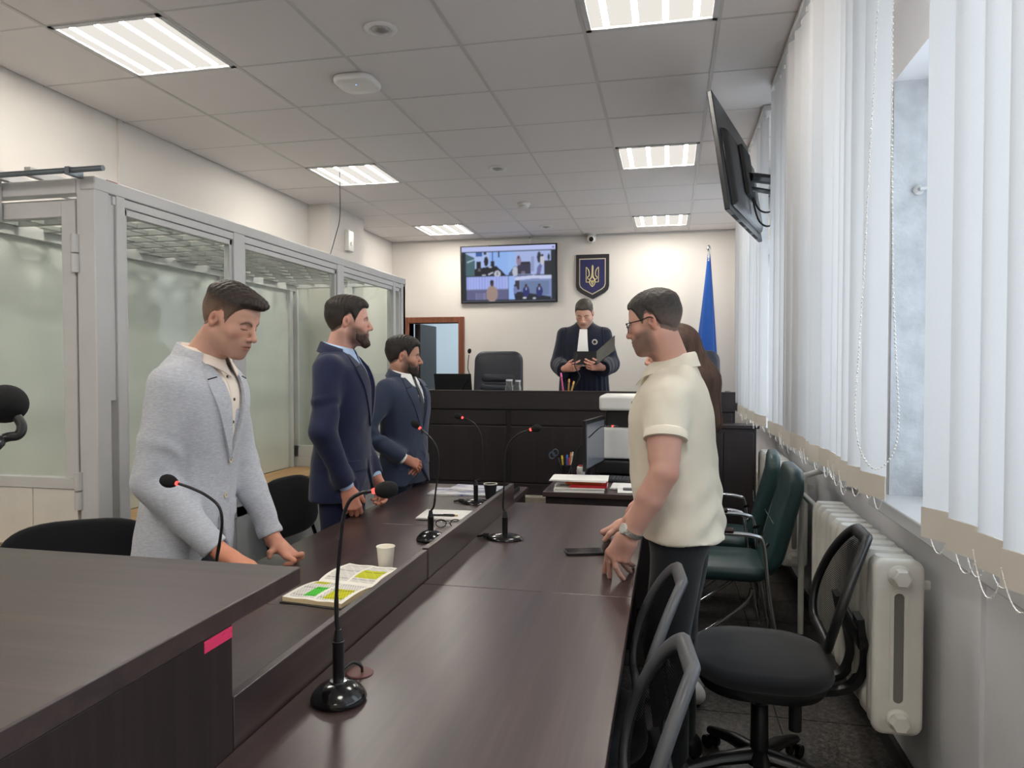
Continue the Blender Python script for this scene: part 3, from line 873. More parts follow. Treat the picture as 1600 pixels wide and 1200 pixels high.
stick('pen', 'red marker in the clerk pen holder', (-.655, 4.755, zb), (.006, .004, .13), srgb(190, 40, 56), .007)
sx = thing('scissors', 'blue handled scissors standing in the clerk pen holder', 'scissors', (-.688, 4.75, zb))
MB().tube([(0, 0, 0), (-.03, -.004, .13)], [.002, .005], 8).build('blade', M['steel'], sx, smooth=60)
for k, (ax, az) in enumerate(((-.052, .165), (-.075, .145))):
    a = np.arange(18) * 2 * PI / 18
    MB().tube([(ax + .024 * math.cos(q) * .8, -.004, az + .022 * math.sin(q)) for q in a], .0038, 7, closed=True).build('handle', simple('blue grey handle', srgb(70, 92, 112), .4), sx, smooth=60)
sp_ = thing('thread_spool', 'white thread spool with a red top on the clerk desk', 'spool', (-.578, 4.82, cz))
MB().lathe([(.02, 0), (.034, .001), (.034, .006), (.024, .008), (.026, .012), (.029, .04), (.026, .072), (.022, .075), (0, .075)], (0, 0, 0), 20).build('thread', M['paper'], sp_, smooth=50)
MB().lathe([(0, .074), (.016, .074), (.016, .083), (.01, .084), (0, .084)], (0, 0, 0), 18).build('core', simple('red spool core', srgb(170, 48, 44), .5), sp_, smooth=40)
# monitor, seen at an angle
mo = thing('computer_monitor', 'thin black computer monitor seen from the side on the clerk desk', 'monitor', (-.475, 4.68, cz), math.radians(82))
MB().box((0, 0, .255), (.50, .022, .32)).build('housing', M['black_plastic'], mo, bevel=.004)
MB().box((0, -.0118, .250), (.475, .002, .275)).build('screen', simple('dim grey screen', srgb(116, 120, 128), .25), mo)
MB().box((0, .03, .12), (.06, .025, .22)).build('stand', M['black_plastic'], mo, bevel=.004)
MB().lathe([(.0, 0), (.11, 0), (.11, .008), (.03, .014), (0, .014)], (0, .03, 0), 24, sy=.75).build('foot', M['black_gloss'], mo, smooth=40)
kb = thing('keyboard', 'black computer keyboard on the clerk desk', 'keyboard', (-.29, 4.70, cz), -.06)
MB().box((0, 0, .009), (.36, .14, .018), (.05, 0, 0)).build('body', M['black_plastic'], kb, bevel=.004)
km = MB()
for r_ in range(5):
    for c_ in range(16):
        km.box((-.163 + c_ * .0217, -.052 + r_ * .025, .0225 + (r_ - 2) * .00125), (.018, .021, .007))
ko = km.build('keys', M['grey_plastic'], kb); ko['kind'] = 'stuff'
# printer
pr_ = thing('printer', 'white office printer with black tray beside the clerk monitor', 'printer', (-.20, 5.22, 0))
PY0, PY1 = 4.98, 5.40
def pb(nm, m, x0, x1, z0, z1, y0=PY0, y1=PY1, b=.012): MB().bx(x0, x1, y0, y1, z0, z1).build(nm, M[m], pr_, world=True, bevel=b, seg=3)
pb('scanner_lid', 'white_plastic', -.47, .07, 1.195, 1.30, PY0 - .02, b=.02)
pb('output_bay', 'black_plastic', -.43, .05, 1.07, 1.196, PY0 + .06)
pb('front_cover', 'white_plastic', -.455, .06, .86, 1.075)
pb('paper_tray', 'black_plastic', -.50, .08, .76, .852, PY0 - .04)
pb('base_cabinet', 'bench_z', -.48, .09, 0, .758, 5.03, PY1, .003)
for k in range(7):
    MB().bx(-.262, -.228, PY0 - .004, PY0, .90 + k * .014, .906 + k * .014).build('vent_slot', M['black_matt'], pr_, world=True)
# ---- judge bench things
jz = 1.2
lp = thing('laptop', 'open dark laptop seen from behind on the judge bench', 'laptop', (-1.86, 6.12, jz))
MB().box((0, .1, .008), (.34, .23, .016)).build('body', M['black_plastic'], lp, bevel=.003)
MB().box((0, -.045, .125), (.34, .010, .23), (.25, 0, 0)).build('lid', M['black_matt'], lp, bevel=.003)
def jar(label, loc, r, h):
    t = thing('glass_jar', label, 'jar', loc, group='glass jars on the bench')
    g = NT('jar glass'); g.set(Base_Color=(.9, .93, .93, 1), Roughness=.06); g.b.inputs['Transmission Weight'].default_value = .92; g.b.inputs['IOR'].default_value = 1.3
    MB().lathe([(0, 0), (r, 0), (r * 1.03, .01), (r * 1.03, h * .72), (r * .8, h * .85), (r * .8, h), (r * .72, h), (r * .72, h * .85), (r * .93, h * .70), (r * .93, .012), (0, .012)], (0, 0, 0), 22).build('body', g.m, t, smooth=50)
    MB().lathe([(0, h), (r * .86, h), (r * .86, h * 1.09), (0, h * 1.09)], (0, 0, 0), 18).build('lid', simple('clear lid', srgb(196, 200, 204), .25), t, smooth=40)
jar('larger glass jar beside the left leather chair on the bench', (-1.33, 5.97, jz), .034, .175)
jar('smaller glass jar standing right of the larger jar', (-1.25, 5.95, jz), .028, .17)
jp = thing('pen_holder', 'golden pen holder on the bench in front of the judge', 'pen holder', (-.83, 5.90, jz))
MB().lathe([(.036, 0), (.038, .003), (.04, .1), (.037, .1), (.034, .006), (0, .006)], (0, 0, 0), 18).build('cup', simple('brass mesh', srgb(170, 128, 66), .4, .5), jp, smooth=40)
for lb, dx, tip, c in (('pink feather pen in the golden pen holder', -.015, (-.03, 0, .24), srgb(214, 96, 150)), ('brown pencil in the golden pen holder', .012, (.012, 0, .19), srgb(176, 130, 80)), ('yellow pencil in the golden pen holder', .02, (.045, 0, .17), srgb(206, 166, 90))):
    stick('pen', lb, (-.83 + dx, 5.90, jz + .008), tip, c, .007, 'pens in the judge holder')
# ================================================================== chairs
def rrect(w, h, r, n=5):
    out = []
    for cx_, cy_, a0 in ((w / 2 - r, h / 2 - r, 0), (-w / 2 + r, h / 2 - r, 90), (-w / 2 + r, -h / 2 + r, 180), (w / 2 - r, -h / 2 + r, 270)):
        out += [(cx_ + r * math.cos(math.radians(a0 + 90 * q / n)), cy_ + r * math.sin(math.radians(a0 + 90 * q / n))) for q in range(n + 1)]
    return out

def cushion(outline, z0, z1, edge=.02, n=4, bow=None):
    """rings of a pillow-like slab from a 2-D outline (local a,b,t)"""
    o = np.array(outline); c = o.mean(0)
    rings = []
    prof = [(1 - .10, z0), (1 - .02, z0 + edge * .5), (1.0, z0 + edge), (1.0, z1 - edge), (1 - .02, z1 - edge * .4), (1 - .10, z1 - edge * .05), (.55, z1 + edge * .25), (.05, z1 + edge * .3)]
    for s, z in prof:
        p = c + (o - c) * s
        rings.append(np.column_stack([p, np.full(len(p), z)]))
    return rings

# --- visitor chairs in black cloth (behind the men on the left)
def visitor_chair(label, loc, rz):
    t = thing('visitor_chair', label, 'chair', loc, rz, 'black cloth visitor chairs')
    MB().loft(cushion(rrect(.46, .44, .12), .42, .48)).build('seat', M['fabric_black'], t, smooth=60)
    # backrest: rounded shell at x=-0.24, leaning back
    ol = [( .25 * math.copysign(abs(math.cos(a)) ** .62, math.cos(a)), .17 * math.copysign(abs(math.sin(a)) ** .62, math.sin(a))) for a in np.arange(40) * 2 * PI / 40]
    rings = []
    for s, tt in ((.82, -.022), (.97, -.016), (1.0, -.005), (.99, .008), (.9, .018), (.5, .022), (.05, .023)):
        rings.append(np.array([(-.245 + tt * 1.0 - .12 * (b * s) + .20 * (a * s) ** 2, a * s, .69 + b * s) for a, b in ol]))
    MB().loft(rings).build('backrest', M['fabric_black'], t, smooth=60)
    for s in (-1, 1):
        MB().tube(spline([(.2, s * .23, 0), (.19, s * .23, .2), (.17, s * .22, .41), (.0, s * .215, .425), (-.17, s * .215, .42), (-.22, s * .21, .5), (-.265, s * .19, .66)], 5), .011, 8).build('side_frame', M['black_gloss'], t, smooth=60)
        MB().tube([(-.16, s * .215, .415), (-.24, s * .24, 0)], .011, 8).build('leg', M['black_gloss'], t, smooth=60)
    return t
visitor_chair('black cloth chair whose rounded back shows behind the foreground counter', (-1.94, 2.0, 0), math.radians(-53)).scale = (1.06, 1.06, 1.09)
visitor_chair('black cloth chair between the pale jacket man and the navy suit man', (-1.91, 3.74, 0), math.radians(-8))

# --- mesh back swivel chairs
def mesh_mat():
    t = NT('black mesh cloth')
    t.t.nodes.remove(t.b)
    d = t.node('ShaderNodeBsdfDiffuse'); d.inputs[0].default_value = srgb(24, 24, 26)
    tr = t.node('ShaderNodeBsdfTransparent')
    w = t.node('ShaderNodeTexWave', bands_direction='Z'); w.inputs['Scale'].default_value = 55
    t.link(t.coords(), w.inputs['Vector'])
    r = t.ramp(w.outputs['Fac'], [(.45, (.6, .6, .6, 1)), (.6, (.93, .93, .93, 1))])
    m = t.node('ShaderNodeMixShader'); t.link(r, m.inputs[0]); t.link(tr.outputs[0], m.inputs[1]); t.link(d.outputs[0], m.inputs[2])
    t.link(m.outputs[0], t.o.inputs[0])
    return t.m
MESH = mesh_mat()
def swivel_chair(label, loc, rz, frame='black_plastic', back=1.0, seat_h=.47):
    """faces local +x; backrest on the -x side"""
    t = thing('swivel_chair', label, 'office chair', loc, rz, 'mesh back swivel chairs')
    h = seat_h
    MB().loft(cushion(rrect(.47, .49, .17, 7), h - .055, h + .012, .03)).build('seat', M['fabric_black'], t, smooth=60)
    MB().loft([np.column_stack([np.array(rrect(.44 * s, .46 * s, .16 * s, 7)), np.full(32, z)]) for s, z in ((.6, h - .105), (.93, h - .09), (1.0, h - .06), (.99, h - .05))]).build('seat_pan', M['black_plastic'], t, smooth=50)
    # backrest frame: rounded loop, S curved when seen from the side
    def bx_(v):   # side profile x(z)
        return -.215 - .055 * math.sin((v) * PI * .9) * 0 - .03 * math.sin(v * PI) * 0 - .125 * v ** 1.15
    Z0, Z1 = h + .085, h + .445
    def Q(a, b):  # a across (-1..1), b up (0..1)
        return np.array([bx_(b) + .035 * a * a, a * .235 * (1 - .06 * (1 - b) - .36 * max(0, b) ** 2), Z0 + (Z1 - Z0) * b])
    ol = [(.0 + p[0], p[1]) for p in rrect(2.0, 1.0, .48, 10)]
    loop = [Q(a, b + .5) for a, b in ol]
    # finer loop
    L = []
    for i in range(len(loop)):
        p, q = loop[i], loop[(i + 1) % len(loop)]
        L += [p, (p + q) / 2] if np.linalg.norm(p - q) > .06 else [p]
    MB().tube(L, .015, 10, closed=True, flat=1.5).build('back_frame', M[frame], t, smooth=70)
    g = np.array([[Q(a * (.965 if .1 < b < .9 else .86), b) for a in np.linspace(-1, 1, 11)] for b in np.linspace(.03, .97, 13)])
    MB().sheet(g).build('back_mesh', MESH, t, smooth=60)
    # lower spine: two arms and a plate from seat to frame
    path = spline([(-.04, h - .085), (-.18, h - .095), (-.275, h - .075), (-.315, h - .01), (-.315, h + .07), (-.295, h + .14), (-.285, h + .20)], 5)
    wid = np.interp(np.linspace(0, 1, len(path)), [0, .3, .55, .8, 1], [.10, .10, .16, .30, .34])
    for s in (-1, 1):       # forked spine: two broad straps that join below the seat
        MB().sheet(np.array([[(x, s * (w * .5 - (w * .5 - .012) * (1 - q) * (1 if i < len(path) * .45 else .55)), z) for q in (0, .5, 1)] for i, ((x, z), w) in enumerate(zip([(p_[0], p_[1]) for p_ in path], wid))]), .022).build('back_strap', M['black_plastic'], t, smooth=50)
    MB().box((-.300, 0, h + .13), (.022, .30, .075), (0, .12, 0)).build('lumbar_plate', M['black_plastic'], t, bevel=.009)
    MB().box((-.02, 0, h - .125), (.2, .15, .05)).build('mechanism', M['black_plastic'], t, bevel=.012)
    MB().cyl((-.1, .16, h - .10), (-.1, .16, h - .19), .021, 12).build('knob', M['black_plastic'], t, smooth=40)
    MB().cyl((0, 0, h - .2), (0, 0, h - .13), .014, 14).build('piston', M['chrome'], t, smooth=40)
    MB().lathe([(.0, .075), (.045, .075), (.04, .1), (.032, .13), (.03, h - .19), (.026, h - .185), (0, h - .185)], (0, 0, 0), 18).build('column', M['black_plastic'], t, smooth=40)
    for k in range(5):
        a = 2 * PI * k / 5 + .35
        d = np.array([math.cos(a), math.sin(a), 0])
        MB().tube([d * .02 + [0, 0, .105], d * .15 + [0, 0, .095], d * .27 + [0, 0, .068]], [.033, .027, .019], 8, flat=.8).build('base_arm', M['black_plastic'], t, smooth=50)
        n_ = np.array([-d[1], d[0], 0]); c = d * .265
        mb = MB()
        for s in (-1, 1):
            mb.cyl(c + n_ * s * .012 + [0, 0, .026], c + n_ * s * .026 + [0, 0, .026], .026, 14)
        mb.cyl(c + [0, 0, .03], c + [0, 0, .07], .008, 8)
        mb.build('castor', M['black_gloss'], t, smooth=40)
    return t
swivel_chair('whole black mesh swivel chair standing by the radiator', (.325, 2.68, 0), PI - .04, seat_h=.475)
swivel_chair('nearest swivel chair, grey rimmed mesh back at the picture bottom', (-.285, 1.57, 0), PI + .10, 'grey_plastic', seat_h=.42)
swivel_chair('second swivel chair pushed under the table beside the polo man', (-.295, 2.19, 0), PI + .08, 'grey_plastic', seat_h=.42)

# --- green leather armchairs on chrome frames
def green_chair(label, loc, rz):
    t = thing('chrome_armchair', label, 'armchair', loc, rz, 'green leather armchairs by the window')
    MB().loft(cushion(rrect(.48, .47, .06, 5), .40, .475, .028)).build('seat', M['leather_green'], t, smooth=60)
    # back: tall rounded slab leaning back, on the -x side
    rings = []
    o = rrect(.46, .56, .09, 6)
    for s, d in ((.9, -.034), (.985, -.026), (1.0, -.012), (1.0, .012), (.985, .026), (.9, .036), (.5, .042), (.05, .043)):
        rings.append(np.array([(-.255 + d - .26 * (b * s + .28) - .05 * math.cos((b * s) / .28 * 1.4) + .03, a * s, .70 + b * s) for a, b in o]))
    MB().loft(rings).build('backrest', M['leather_green'], t, smooth=60)
    # stitched seam across the back
    MB().tube([(-.30 + .043 - .03 + .02, a, .70) for a in np.linspace(-.2, .2, 9)], .003, 6).build('seam', M['leather_green'], t, smooth=60)
    for s in (-1, 1):
        y = s * .262
        MB().tube(spline([(.27, y, .012), (-.02, y * .98, .21), (-.16, y * .97, .38), (-.02, y, .645), (.22, y, .645)], 6)[:13], .011, 8).build('leg', M['chrome'], t, smooth=60)
        MB().tube(spline([(-.30, y, .012), (-.24, y, .35), (-.215, y, .60), (-.17, y, .648), (.0, y, .655), (.2, y, .645), (.235, y, .60), (.23, y * .96, .45)], 6), .011, 8).build('arm_frame', M['chrome'], t, smooth=60)
        MB().tube([(.23, y * .96, .45), (.26, y, .012)], .010, 8).build('front_leg', M['chrome'], t, smooth=60)
        MB().box((.06, y, .672), (.26, .05, .024)).build('arm_pad', M['leather_green'] if s > 2 else simple('dark arm pad', srgb(44, 26, 26), .25), t, bevel=.009, seg=3)
        MB().tube([(-.215, y, .58), (-.24, y * .8, .60)], .009, 8).build('back_bolt', M['black_gloss'], t, smooth=50)
    MB().tube([(-.30, -.262, .012), (-.30, .262, .012)], .010, 8).build('floor_bar', M['chrome'], t, smooth=60)
    MB().tube([(.2, -.25, .39), (.2, .25, .39)], .009, 8).build('cross_bar', M['chrome'], t, smooth=60)
    return t
green_chair('nearer green leather armchair with chrome frame by the window', (.26, 4.02, 0), PI - .02)
green_chair('farther green leather armchair, half hidden behind the nearer one', (.25, 4.66, 0), PI - .1)
pa = thing('folded_papers', 'folded newspaper lying on the far armchair arm', 'papers', (.12, 4.55, .6845), .2)
MB().box((0, 0, .008), (.2, .12, .014)).build('sheet', PRN, pa, bevel=.003)

# --- judge chairs
def judge_chair(label, x, y, rz=-PI / 2):
    t = thing('leather_chair', label, 'armchair', (x, y, .45), rz, 'high backed navy leather chairs')
    MB().loft(cushion(rrect(.5, .52, .1, 5), .42, .53, .04)).build('seat', M['leather_navy'], t, smooth=60)
    o = rrect(.53, .70, .10, 6)
    rings = []
    for s, d in ((.9, -.05), (.985, -.04), (1.0, -.02), (1.0, .02), (.98, .045), (.88, .055), (.5, .06), (.05, .06)):
        rings.append(np.array([(-.25 + d - .12 * (b * s + .35), a * s * (1 - .12 * (b * s + .35) * .6), .86 + b * s) for a, b in o]))
    MB().loft(rings).build('backrest', M['leather_navy'], t, smooth=60)
    for zc, w in ((.93, .36), (.83, .38), (.73, .4)):
        r2 = []
        oo = rrect(w, .085, .04, 5)
        for s, d in ((1.0, .035), (1.0, .055), (.85, .068), (.4, .076), (.05, .077)):
            r2.append(np.array([(-.25 + d - .12 * (zc + b * s - .51), a * s + 0, zc + b * s) for a, b in oo]))
        MB().loft(r2).build('back_cushion', M['leather_navy'], t, smooth=60)
    for s in (-1, 1):
        MB().tube(spline([(-.24, s * .29, .60), (-.1, s * .31, .68), (.14, s * .31, .68), (.2, s * .30, .60), (.16, s * .28, .46)], 6), .024, 10, flat=.8).build('armrest', M['black_plastic'], t, smooth=60)
    MB().cyl((0, 0, .08), (0, 0, .42), .03, 14).build('column', M['black_plastic'], t, smooth=40)
    for k in range(5):
        a = 2 * PI * k / 5
        d = np.array([math.cos(a), math.sin(a), 0])
        MB().tube([d * .02 + [0, 0, .1], d * .3 + [0, 0, .05]], [.03, .02], 8).build('base_arm', M['black_plastic'], t, smooth=50)
        MB().cyl(d * .29 + [0, 0, .0], d * .29 + [0, 0, .045], .025, 12).build('castor', M['black_gloss'], t, smooth=40)
    return t
judge_chair('high backed navy leather chair left of the standing judge', -1.715, 7.02, -PI / 2 + .1)
judge_chair('high backed navy leather chair under the blue flag', .235, 7.02)

# ================================================================== vertical blinds
XB = .545
SW, SP = .121, .1165
ZB0, ZB1 = 1.148, 2.945
def slat_mesh():
    g = []
    for z in (ZB0 + .062, ZB1):
        g.append([(.004 * math.cos(s / SW * PI) - .004, s, z) for s in np.linspace(-SW / 2, SW / 2, 5)])
    return MB().sheet(np.array(g)).mesh('slat', 60)
SM = slat_mesh()
def hem_mesh():
    g = []
    for z in (ZB0, ZB0 + .062):
        g.append([(.004 * math.cos(s / SW * PI) - .005, s, z) for s in np.linspace(-SW / 2, SW / 2, 5)])
    return MB().sheet(np.array(g), .003).mesh('slat_hem', 60)
HM = hem_mesh()
def chain_mesh(dy, sag, n=14):
    mb = MB()
    pts = [(0, dy * t, -sag * (1 - (2 * t - 1) ** 2)) for t in np.linspace(0, 1, n)]
    mb.tube(pts, .0009, 5)
    for p in pts:
        mb.ball(p, .0018, 6, 4)
    return mb.mesh('bottom_chain', 60)
def blind(label, y0, y1, theta, jitter=4.0):
    t = thing('vertical_blind', label, 'blind', (XB, (y0 + y1) / 2, 0), group='white vertical blinds')
    MB().bx(-.022, .022, y0 - (y0 + y1) / 2 - .04, y1 - (y0 + y1) / 2 + .04, 2.965, 2.998).build('head_rail', M['white_metal'], t, bevel=.003)
    n = int(round((y1 - y0) / SP))
    prev = None
    for k in range(n):
        y = y0 + SP * (k + .5) - (y0 + y1) / 2
        a = math.radians(theta(k, n) + random.uniform(-jitter, jitter))
        s = link_mesh('slat', SM, M['slat'], t); s.location = (0, y, 0); s.rotation_euler = (0, 0, a)
        h = link_mesh('slat_hem', HM, M['slat_hem'], s)
        MB().box((0, y, 2.956), (.012, .018, .022)).build('carrier', M['white_plastic'], t)
        if k < n - 1:
            e = np.array([-math.sin(a), math.cos(a)]) * SW / 2
            c = link_mesh('bottom_chain', CH[k % 3], M['bead'], t)
            c.location = (-.006 + e[0] * .9, y + e[1] * .9, ZB0 + .03)
            c2 = link_mesh('bottom_chain', CH[(k + 1) % 3], M['bead'], t)
            c2.location = (-.006 - e[0] * .9, y - e[1] * .9, ZB0 + .03)
    return t
CH = [chain_mesh(SP, .05), chain_mesh(SP, .065), chain_mesh(SP, .057)]
blind('nearest white vertical blind at the right picture edge', 1.632 - SP * 17, 1.632, lambda k, n: 15 + 9 * math.sin(k * 1.7))
blind('wide white vertical blind in the middle, with the long bead chain', 2.04, 4.02, lambda k, n: 13 + 11 * math.sin(k * 1.3))
blind('far white vertical blind beside the flag, partly behind the television', 4.40, 6.2, lambda k, n: 16 + 10 * math.sin(k * 2.1))
# control chain of the middle blind
ctl = [at(1372, 2, 1.99)] + [at(u, v, y) for u, v, y in ((1366, 120, 1.99), (1358, 260, 1.99), (1350, 420, 1.985), (1341, 560, 1.97), (1336, 650, 1.96), (1345, 705, 1.94), (1366, 733, 1.92), (1388, 720, 1.90), (1401, 690, 1.89), (1404, 640, 1.885), (1400, 560, 1.885), (1395, 420, 1.89), (1394, 260, 1.9), (1394, 100, 1.9))]
ctl = [np.array([.50, p[1] , p[2]]) * 1.0 if False else p for p in ctl]
ctl.append(np.array([.535, 1.95, 2.96])); ctl.insert(0, np.array([.535, 1.99, 2.96]))
cpts = spline(ctl, 40)
seg_ = MB(); acc = 0; last = None
for p in cpts:
    if last is None or np.linalg.norm(p - last) > .0085:
        seg_.ball(p, .0027, 6, 4); last = p
seg_.tube(cpts[::6], .0007, 4)
cc = tag(seg_.build('bead_chain', M['bead'], smooth=70), 'long white bead chain looping beside the middle blind', 'bead chain')

# ================================================================== television on an arm, right
tv = thing('television', 'black television on a swing arm, seen edge on by the window', 'television', (.352, 4.01, 2.52), 0)
tv.rotation_mode = 'XYZ'
yaw, tilt = math.radians(74.8), math.radians(8.85)
a_ = np.array([math.cos(yaw), math.sin(yaw), 0]); n_ = np.array([-math.sin(yaw), math.cos(yaw), 0])
up_ = np.array([0, 0, 1]) * math.cos(tilt) + n_ * math.sin(tilt); nn_ = np.cross(up_, a_) * -1.0
RT = np.column_stack([a_, -nn_ if False else np.cross(up_, a_), up_])   # local x=along, y=normal, z=up
tv.rotation_euler = Matrix(RT.tolist()).to_euler()
TW, THh = 1.0, .575
# local +y is a x? ensure the screen side looks away from the window
scr = 1.0 if np.dot(RT[:, 1], n_) > 0 else -1.0
MB().bx(-TW / 2, TW / 2, -.012, .012, -THh / 2, THh / 2).build('housing', M['black_plastic'], tv, bevel=.004)
MB().bx(-TW / 2 + .01, TW / 2 - .01, scr * .0122, scr * .0130, -THh / 2 + .012, THh / 2 - .01).build('screen', M['black_gloss'], tv)
bk_ = MB()
bk_.loft([np.array([(-.42 * s, -scr * d, -.255 * s2 - .0), (.42 * s, -scr * d, -.255 * s2), (.42 * s, -scr * d, .13 * s2), (-.42 * s, -scr * d, .13 * s2)]) for s, s2, d in ((1, 1, .012), (.97, .97, .03), (.9, .9, .042))])
bk_.build('back_cover', M['black_plastic'], tv, bevel=.004)
MB().bx(-.12, .12, -scr * .042, -scr * .062, -.14, .12).build('mount_plate', M['black_matt'], tv, bevel=.003)
for k in range(4):
    MB().bx(-.36 + k * .2, -.24 + k * .2, -.008, .008, -THh / 2 - .002, -THh / 2).build('speaker_grille', M['black_matt'], tv)
arm = thing('swing_arm_bracket', 'black swing arm bracket holding the side television', 'bracket', (.86, 4.16, 2.45))
wpt = np.array([.352, 4.01, 2.5]) - scr * n_ * .065
q0 = wpt - np.array([.86, 4.16, 2.45])
MB().tube([q0, (-.28, -.02, .06), (-.02, 0, 0)], [.022, .024, .024], 8, flat=1.2).build('arm', M['black_plastic'], arm, smooth=30)
MB().tube([q0 + [0, 0, -.06], (-.28, -.02, -.01), (-.02, 0, -.05)], .014, 8).build('arm', M['black_plastic'], arm, smooth=30)
MB().box((-.012, 0, 0), (.022, .14, .3)).build('wall_plate', M['black_plastic'], arm, bevel=.003)
for k in range(2):
    tag(MB().tube(spline([wpt + [0.0, 0, -.05], wpt + [.05, .02, -.17 - .06 * k], wpt + [.13, .05, -.16 - .07 * k], wpt + [.17, .08, .0]], 8), .005, 7).build('television_cable', M['black_plastic'], smooth=60), ['upper black cable hanging below the television arm', 'lower black cable hanging below the television arm'][k], 'cable', 'cables of the side television')

# ================================================================== wall screen with the four video pictures
ws = thing('wall_screen', 'wall mounted screen showing four courtroom video pictures', 'television', (-1.826, Y_BACK - .045, 2.575))
ws.rotation_euler = (math.radians(3), 0, 0)
MB().bx(-.575, .575, -.018, .02, -.335, .335).build('housing', M['black_plastic'], ws, bevel=.005)
MB().bx(-.2, .2, .02, .04, -.12, .12).build('wall_mount', M['black_matt'], ws)
def screen_picture():
    NU, NV = 200, 112
    u, v = np.meshgrid(np.linspace(0, 1, NU), np.linspace(0, 1, NV))      # v up
    v = 1 - v                                                              # v: 0 = bottom row first -> keep row 0 bottom
    v = np.linspace(0, 1, NV)[:, None] * np.ones((1, NU)); 
    C = np.zeros((NV, NU, 3))
    def L(r, g, b): return np.array(srgb(r, g, b)[:3])
    C[:] = L(24, 34, 40)
    T = 1 - v                                                              # 0 at top
    def rect(x0, x1, t0, t1, c): C[(u >= x0) & (u <= x1) & (T >= t0) & (T <= t1)] = L(*c)
    def ell(cx, ct, rx, rt, c): C[((u - cx) / rx) ** 2 + ((T - ct) / rt) ** 2 < 1] = L(*c)
    def poly(pts, c):
        m = np.zeros(u.shape, bool); n = len(pts)
        for i in range(n):
            (x0, y0), (x1, y1) = pts[i], pts[(i + 1) % n]
            cond = ((y0 > T) != (y1 > T)) & (u < (x1 - x0) * (T - y0) / (y1 - y0 + 1e-9) + x0)
            m ^= cond
        C[m] = L(*c)
    rect(0, 1, 0, .085, (196, 206, 255)); rect(.965, .985, .03, .06, (60, 66, 90))
    # top left: the room
    rect(.045, .50, .10, .53, (178, 200, 250)); rect(.30, .50, .10, .53, (150, 188, 252))
    poly([(.045, .12), (.14, .2), (.145, .53), (.045, .53)], (72, 104, 112)); poly([(.06, .26), (.14, .22), (.14, .24), (.06, .29)], (170, 196, 214))
    rect(.155, .225, .105, .175, (58, 98, 168)); rect(.24, .268, .10, .15, (50, 58, 70)); rect(.33, .338, .10, .27, (40, 60, 130)); rect(.395, .41, .1, .2, (34, 38, 52))
    poly([(.14, .40), (.30, .36), (.38, .36), (.48, .53), (.14, .53)], (18, 20, 30))
    rect(.16, .21, .27, .50, (20, 22, 32)); ell(.265, .27, .024, .09, (22, 24, 34)); ell(.268, .20, .010, .02, (70, 62, 62)); rect(.312, .352, .27, .40, (22, 24, 34))
    rect(.295, .325, .365, .385, (226, 232, 250)); poly([(.285, .50), (.34, .46), (.34, .48), (.29, .52)], (214, 220, 240)); ell(.385, .50, .035, .06, (196, 200, 214)); rect(.378, .388, .46, .53, (30, 34, 60))
    rect(.22, .26, .505, .53, (206, 212, 232)); ell(.19, .42, .016, .03, (96, 92, 100))
    # top right
    rect(.50, .95, .10, .53, (174, 190, 240)); rect(.50, .57, .10, .53, (156, 196, 254)); poly([(.505, .5), (.57, .36), (.6, .38), (.6, .53), (.505, .53)], (70, 82, 116))
    rect(.60, .74, .32, .52, (52, 48, 74)); rect(.63, .735, .29, .325, (24, 26, 40)); rect(.64, .68, .46, .52, (116, 112, 130)); rect(.745, .775, .2, .47, (150, 160, 200))
    ell(.615, .27, .025, .09, (150, 130, 160)); ell(.612, .21, .011, .03, (66, 52, 60)); ell(.575, .47, .028, .10, (196, 200, 214)); ell(.83, .22, .022, .10, (40, 44, 58)); ell(.83, .15, .010, .02, (70, 56, 56)); ell(.865, .27, .024, .09, (206, 206, 220)); ell(.865, .19, .012, .025, (56, 48, 52))
    poly([(.80, .53), (.81, .40), (.84, .33), (.86, .38), (.84, .53)], (112, 112, 160)); rect(.88, .95, .28, .53, (40, 40, 48)); ell(.93, .22, .012, .06, (40, 44, 50))
    # bottom left
    rect(.05, .50, .545, .78, (172, 186, 250))
    for k in range(14): rect(.06 + k * .031, .067 + k * .031, .545, .77, (150, 160, 232))
    rect(.05, .50, .78, .97, (98, 98, 140)); rect(.05, .5, .77, .79, (130, 136, 180))
    for k in range(9): rect(.15 + k * .016, .157 + k * .016, .84, .97, (140, 140, 180))
    ell(.325, .86, .062, .15, (166, 142, 132)); rect(.275, .375, .84, .97, (164, 140, 132)); ell(.325, .67, .021, .055, (70, 54, 62)); ell(.325, .64, .021, .03, (34, 30, 40))
    # bottom right
    rect(.505, .955, .545, .97, (132, 146, 196)); rect(.505, .57, .545, .97, (160, 194, 254)); poly([(.57, .57), (.76, .54), (.955, .545), (.955, .61), (.76, .60), (.57, .63)], (206, 214, 250))
    rect(.575, .62, .63, .8, (52, 44, 56)); rect(.63, .93, .64, .9, (110, 130, 170)); poly([(.57, .97), (.56, .85), (.62, .83), (.95, .93), (.95, .97)], (24, 26, 44))
    for cx in (.69, .83):
        ell(cx, .83, .036, .10, (36, 44, 112)); ell(cx, .73, .013, .03, (90, 66, 70)); ell(cx, .712, .013, .018, (24, 24, 34)); rect(cx - .006, cx + .006, .76, .81, (180, 190, 220))
    ell(.575, .80, .02, .07, (120, 130, 180)); ell(.57, .72, .01, .02, (40, 34, 42)); rect(.655, .69, .93, .955, (220, 224, 240)); rect(.76, .79, .945, .965, (200, 206, 226))
    for _ in range(2):
        C = (C + np.roll(C, 1, 0) + np.roll(C, -1, 0) + np.roll(C, 1, 1) + np.roll(C, -1, 1)) / 5
    C = C * .9 + .1 * C.mean()
    g = np.stack([-.555 + 1.11 * u, np.full(u.shape, -.0192), -.315 + .635 * v], 2)
    me = MB().sheet(g).mesh('screen')
